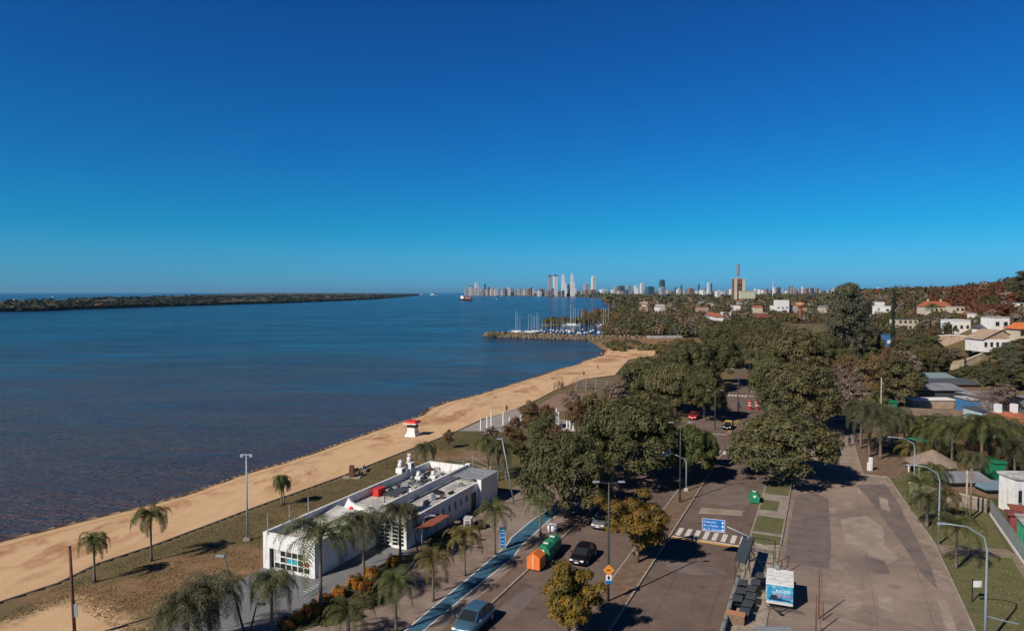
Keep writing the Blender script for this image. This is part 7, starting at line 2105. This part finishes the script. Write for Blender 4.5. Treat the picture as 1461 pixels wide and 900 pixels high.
city(861, 12, 412.5, 4200, F_WHITE, 'low white silo-like block by the shore')
city(878, 5, 409, 4000, F_BEIGE, 'beige tower of the group right of the bay'); city(885, 9, 415, 3800, F_BEIGE, 'bright cream low block right of the bay')
city(886, 10, 407.5, 4300, F_DARK, 'dark wide block behind the cream one'); city(897, 7, 407.5, 4000, F_GREY, 'grey slab with shaded side right of the cream block')
city(908, 6, 407, 4100, F_WHITE, 'pale block left of the white topped tower'); city(916, 5.5, 403.5, 4000, F_WHITE, 'white topped tower above the woods')
city(927, 12, 408.5, 3400, F_TEAL, 'wide teal glass office block'); city(944.5, 8.2, 399, 2900, F_TEAL, 'tall dark blue glass tower above the trees')
city(945, 9.5, 409, 2850, F_GREY, 'paler lower half volume in front of the dark glass tower', yb=428)
city(964, 3.5, 410, 3600, F_DARK, 'slim dark tower right of the glass tower'); city(972, 2.6, 406.5, 3900, F_DARK, 'thin dark tower with pale neighbours')
city(968, 6, 412, 3500, F_WHITE, 'white block between the two slim dark towers'); city(985, 9, 411, 3400, F_BRICK, 'pinkish block in the middle of the skyline')
city(997, 2.6, 405.5, 4000, F_DARK, 'needle-thin dark tower of the central skyline'); city(1011.5, 5.2, 402.5, 3700, F_WHITE, 'white stepped tower left of the power station', crown_='step'); city(1015, 2.2, 404, 3650, F_DARK, 'dark slim slab against the white stepped tower')
city(1004, 8, 414, 3000, F_WHITE, 'low white block before the needle tower'); city(1024, 7.5, 415, 2200, F_WHITE, 'bright white cube above the woods')
city(668, 3.5, 406, 6000, F_GREY, 'leftmost pair of grey towers at the river point'); city(672.5, 3.2, 407.5, 6000, F_DARK, 'dark tower next to the leftmost grey one')
city(679.8, 4.8, 402.5, 5900, F_WHITE, 'tallest pale tower of the left cluster'); city(692, 3.0, 405, 5900, F_DARK, 'dark peaked tower of the left cluster')
rc = random.Random(31)
cols = [F_WHITE, F_WHITE, F_GREY, F_BEIGE, F_BRICK, F_WHITE, F_DARK, F_GREY]
cn = ['pale', 'pale', 'grey', 'beige', 'brick-coloured', 'pale', 'dark', 'grey']
x = 664.0
while x < 776:
    w_ = rc.uniform(2.0, 5.0); k = rc.randrange(8); top = rc.uniform(408, 414)+ (x-664)*.018
    city(x, w_, top, 5800+rc.uniform(-200, 300), cols[k], '%s mid-rise of the dense waterfront row left of the twin towers' % cn[k], 'mid-rise buildings of the left waterfront'); x += w_*rc.uniform(.55, 1.0)
x = 770.0
while x < 1045:
    w_ = rc.uniform(3.0, 7.5); k = rc.randrange(8); top = rc.uniform(410.5, 416)
    city(x, w_, top, 4600-(x-770)*5+rc.uniform(-200, 300), cols[k], '%s mid-rise of the skyline behind the towers' % cn[k], 'mid-rise buildings of the central skyline'); x += w_*rc.uniform(.8, 1.9)
x = 1078.0
while x < 1345:
    w_ = rc.uniform(2.2, 6.5); k = rc.randrange(8); top = rc.uniform(409.5, 414.5)-(1.5 if rc.random() < .12 else 0)
    city(x, w_, top, 3600+rc.uniform(-300, 300), cols[k], '%s building of the low skyline right of the power station' % cn[k], 'buildings of the right-hand skyline', yb=420); x += w_*rc.uniform(.7, 1.7)
city(1240, 8, 412, 2600, F_WHITE, 'white domed church-like block on the right-hand skyline', yb=420, crown_='step')
city(1145, 3, 408.5, 3300, F_WHITE, 'white slab standing out on the right-hand skyline', yb=420)
city(1126, 2.0, 407.5, 3300, F_BRICK, 'left of two narrow brick towers on the right-hand skyline', yb=420); city(1130, 2.0, 407.5, 3300, F_BRICK, 'right of two narrow brick towers on the right-hand skyline', yb=420)
# brick power station and chimney
D = 1500; X, _, zt = atd(1053.5, 398, D); X2, _, z2 = atd(1053.5, 377.5, D)
e = empty('power_station', (X, D, 5), 0, 'old brick and cream power station tower with a tall chimney', 'power station')
b = MB(); b.box((0, 0, 0), (22, 18, zt-5)); b.build('tower', M_BRICK if False else mat('old_brick', (.17, .085, .065), .9, var=.2, scale=.15), e)
b = MB()
for sg in (-1, 1): b.box((sg*8.7, -9.3, 0), (6.2, .8, zt-5)); 
b.box((0, 0, zt-5), (24, 20, 1.5)); b.build('pilasters', M_CREAM, e)
for k in range(3):
    for j in range(4):
        b = MB(); b.box((-3.6+3.6*k, -9.1, 4+j*10), (2.0, .4, 6.5)); b.build('window', M_GLASS, e)
b = MB(); b.box((9, 0, 0), (5.5, 18.6, zt-5)); b.build('side_face', M_CREAM, e) if False else None
b = MB(); b.lathe((0, 4, zt-4), [(2.3, 0), (1.4, 6), (3.4, 8), (3.4, z2-zt-1), (3.6, z2-zt)], 14); b.build('chimney', M_GREY, e)
e = empty('turbine_hall', (*atd(1067, 424, 1480)[:2], 3), 0, 'cream turbine hall beside the power station tower', 'hall')
b = MB(); W = 21*1480/975; b.box((0, 8, 0), (W, 16, atd(1067, 415.5, 1480)[2]-3)); b.build('walls', mat('cream_green', (.48, .48, .36), .85), e)
b = MB(); b.box((0, 8, atd(1067, 415.5, 1480)[2]-3), (W+1.5, 17.5, 1.2)); b.build('roof', M_WHITED, e)
b = MB(); [b.box((-W/2+W*(k+.5)/8, -.2, 6), (2.2, .4, 5)) for k in range(8)]; b.build('windows', M_GLASS, e)
# antenna
X, _, zt = atd(1102.5, 401, 2400); e = empty('radio_mast', (X, 2400, 10), 0, 'thin pale lattice radio mast on the right-hand skyline', 'mast')
b = MB(); b.tube([(0, 0, 0), (0, 0, zt-10)], [1.2, .5], 4); b.build('lattice', M_WHITE, e); b = MB(); b.box((0, 0, 0), (6, 6, 3)); b.build('base', M_WHITED, e)

# ================================================================== people
M_SKIN = mat('skin', (.35, .2, .14), .7)
def person(x, y, heading, top, low, label, z=.02, place=None, hair=M_BLACK, walk=.25):
    X, Y = place or at(x, y, z)
    e = empty('person', (X, Y, z), heading, label, 'person')
    w_ = walk
    V = [(0, 0, .95), (0, 0, 1.2), (.01, 0, 1.42), (.02, 0, 1.54), (.03, 0, 1.66), (.03, 0, 1.76),
         (0, .10, .90), (w_*.5, .11, .48), (w_*.9, .11, .07), (w_*.9+.16, .12, .03), (0, -.10, .90), (-w_*.4, -.11, .48), (-w_*1.1, -.11, .10), (-w_*1.1+.15, -.12, .04),
         (0, .2, 1.4), (-.08, .25, 1.12), (.05, .26, .86), (0, -.2, 1.4), (.1, -.25, 1.12), (.22, -.24, .90)]
    E = [(0, 1), (1, 2), (2, 3), (3, 4), (4, 5), (0, 6), (6, 7), (7, 8), (8, 9), (0, 10), (10, 11), (11, 12), (12, 13), (2, 14), (14, 15), (15, 16), (2, 17), (17, 18), (18, 19)]
    Rd = [.15, .14, .15, .06, .10, .085, .10, .065, .045, .04, .10, .065, .045, .04, .065, .05, .035, .065, .05, .035]
    me = bpy.data.meshes.new('body'); me.from_pydata(V, E, []); me.materials.append(top); me.materials.append(low); me.materials.append(M_SKIN)
    o = obj('body', me, e)
    sk = o.modifiers.new('s', 'SKIN')
    for i, r_ in enumerate(Rd): me.skin_vertices[0].data[i].radius = (r_, r_*(1.25 if i in (0, 1, 2) else 1))
    me.skin_vertices[0].data[0].use_root = True
    o.modifiers.new('u', 'SUBSURF').levels = 1
    b = MB(); b.lathe((.02, 0, 1.66), [(.11, 0), (.12, .08), (.09, .15), (0, .17)], 10); b.build('hair', hair, e, smooth=True)
    b = MB(); b.lathe((0, 0, .5), [(.17, .35), (.19, .48)], 10); 
    b = MB()
    for i, j in ((6, 7), (7, 8), (10, 11), (11, 12)): b.tube([V[i], V[j]], [Rd[i]*1.12, Rd[j]*1.2], 8)
    b.tube([(0, 0, .86), (0, 0, 1.0)], [.19, .18], 10); b.build('trousers', low, e, smooth=True)
    return e
T1 = mat('cloth_dark', (.03, .03, .04), .9); T2 = mat('cloth_jeans', (.04, .06, .11), .9); T3 = mat('cloth_red', (.35, .04, .04), .9); T4 = mat('cloth_grey', (.2, .2, .2), .9)
person(1212, 636, ROAD, T1, T1, 'person in dark clothes walking on the road by the corner, left of the pair')
person(1221.5, 631, ROAD, T1, T2, 'person in dark top walking on the road by the corner, right of the pair')
for (x, y, l, a, b) in ((833, 537, 'person in dark clothes standing on the sand near the stakes', T1, T2), (853, 527, 'person in a reddish top walking on the far sand', T3, T1), (723, 590, 'person standing on the sand edge by the white posts', T1, T1)):
    X, Y = at(x, y, -.6); person(0, 0, 1.0, a, b, l, z=gz(X, Y), place=(X, Y))

# ================================================================== haze
hz = bpy.data.materials.new('haze_air'); hz.use_nodes = True
for q_ in list(hz.node_tree.nodes):
    if q_.type == 'BSDF_PRINCIPLED': hz.node_tree.nodes.remove(q_)
pv = hz.node_tree.nodes.new('ShaderNodeVolumePrincipled')
pv.inputs['Color'].default_value = (.36, .70, 1.0, 1); pv.inputs['Density'].default_value = .00002; pv.inputs['Anisotropy'].default_value = .2
hz.node_tree.links.new(pv.outputs[0], hz.node_tree.nodes['Material Output'].inputs['Volume'])
b = MB(); b.box((0, 24000, -6), (70000, 52000, 206)); b.build('haze', hz, kind='stuff', label='thin blue winter haze over river and city', cat='haze')
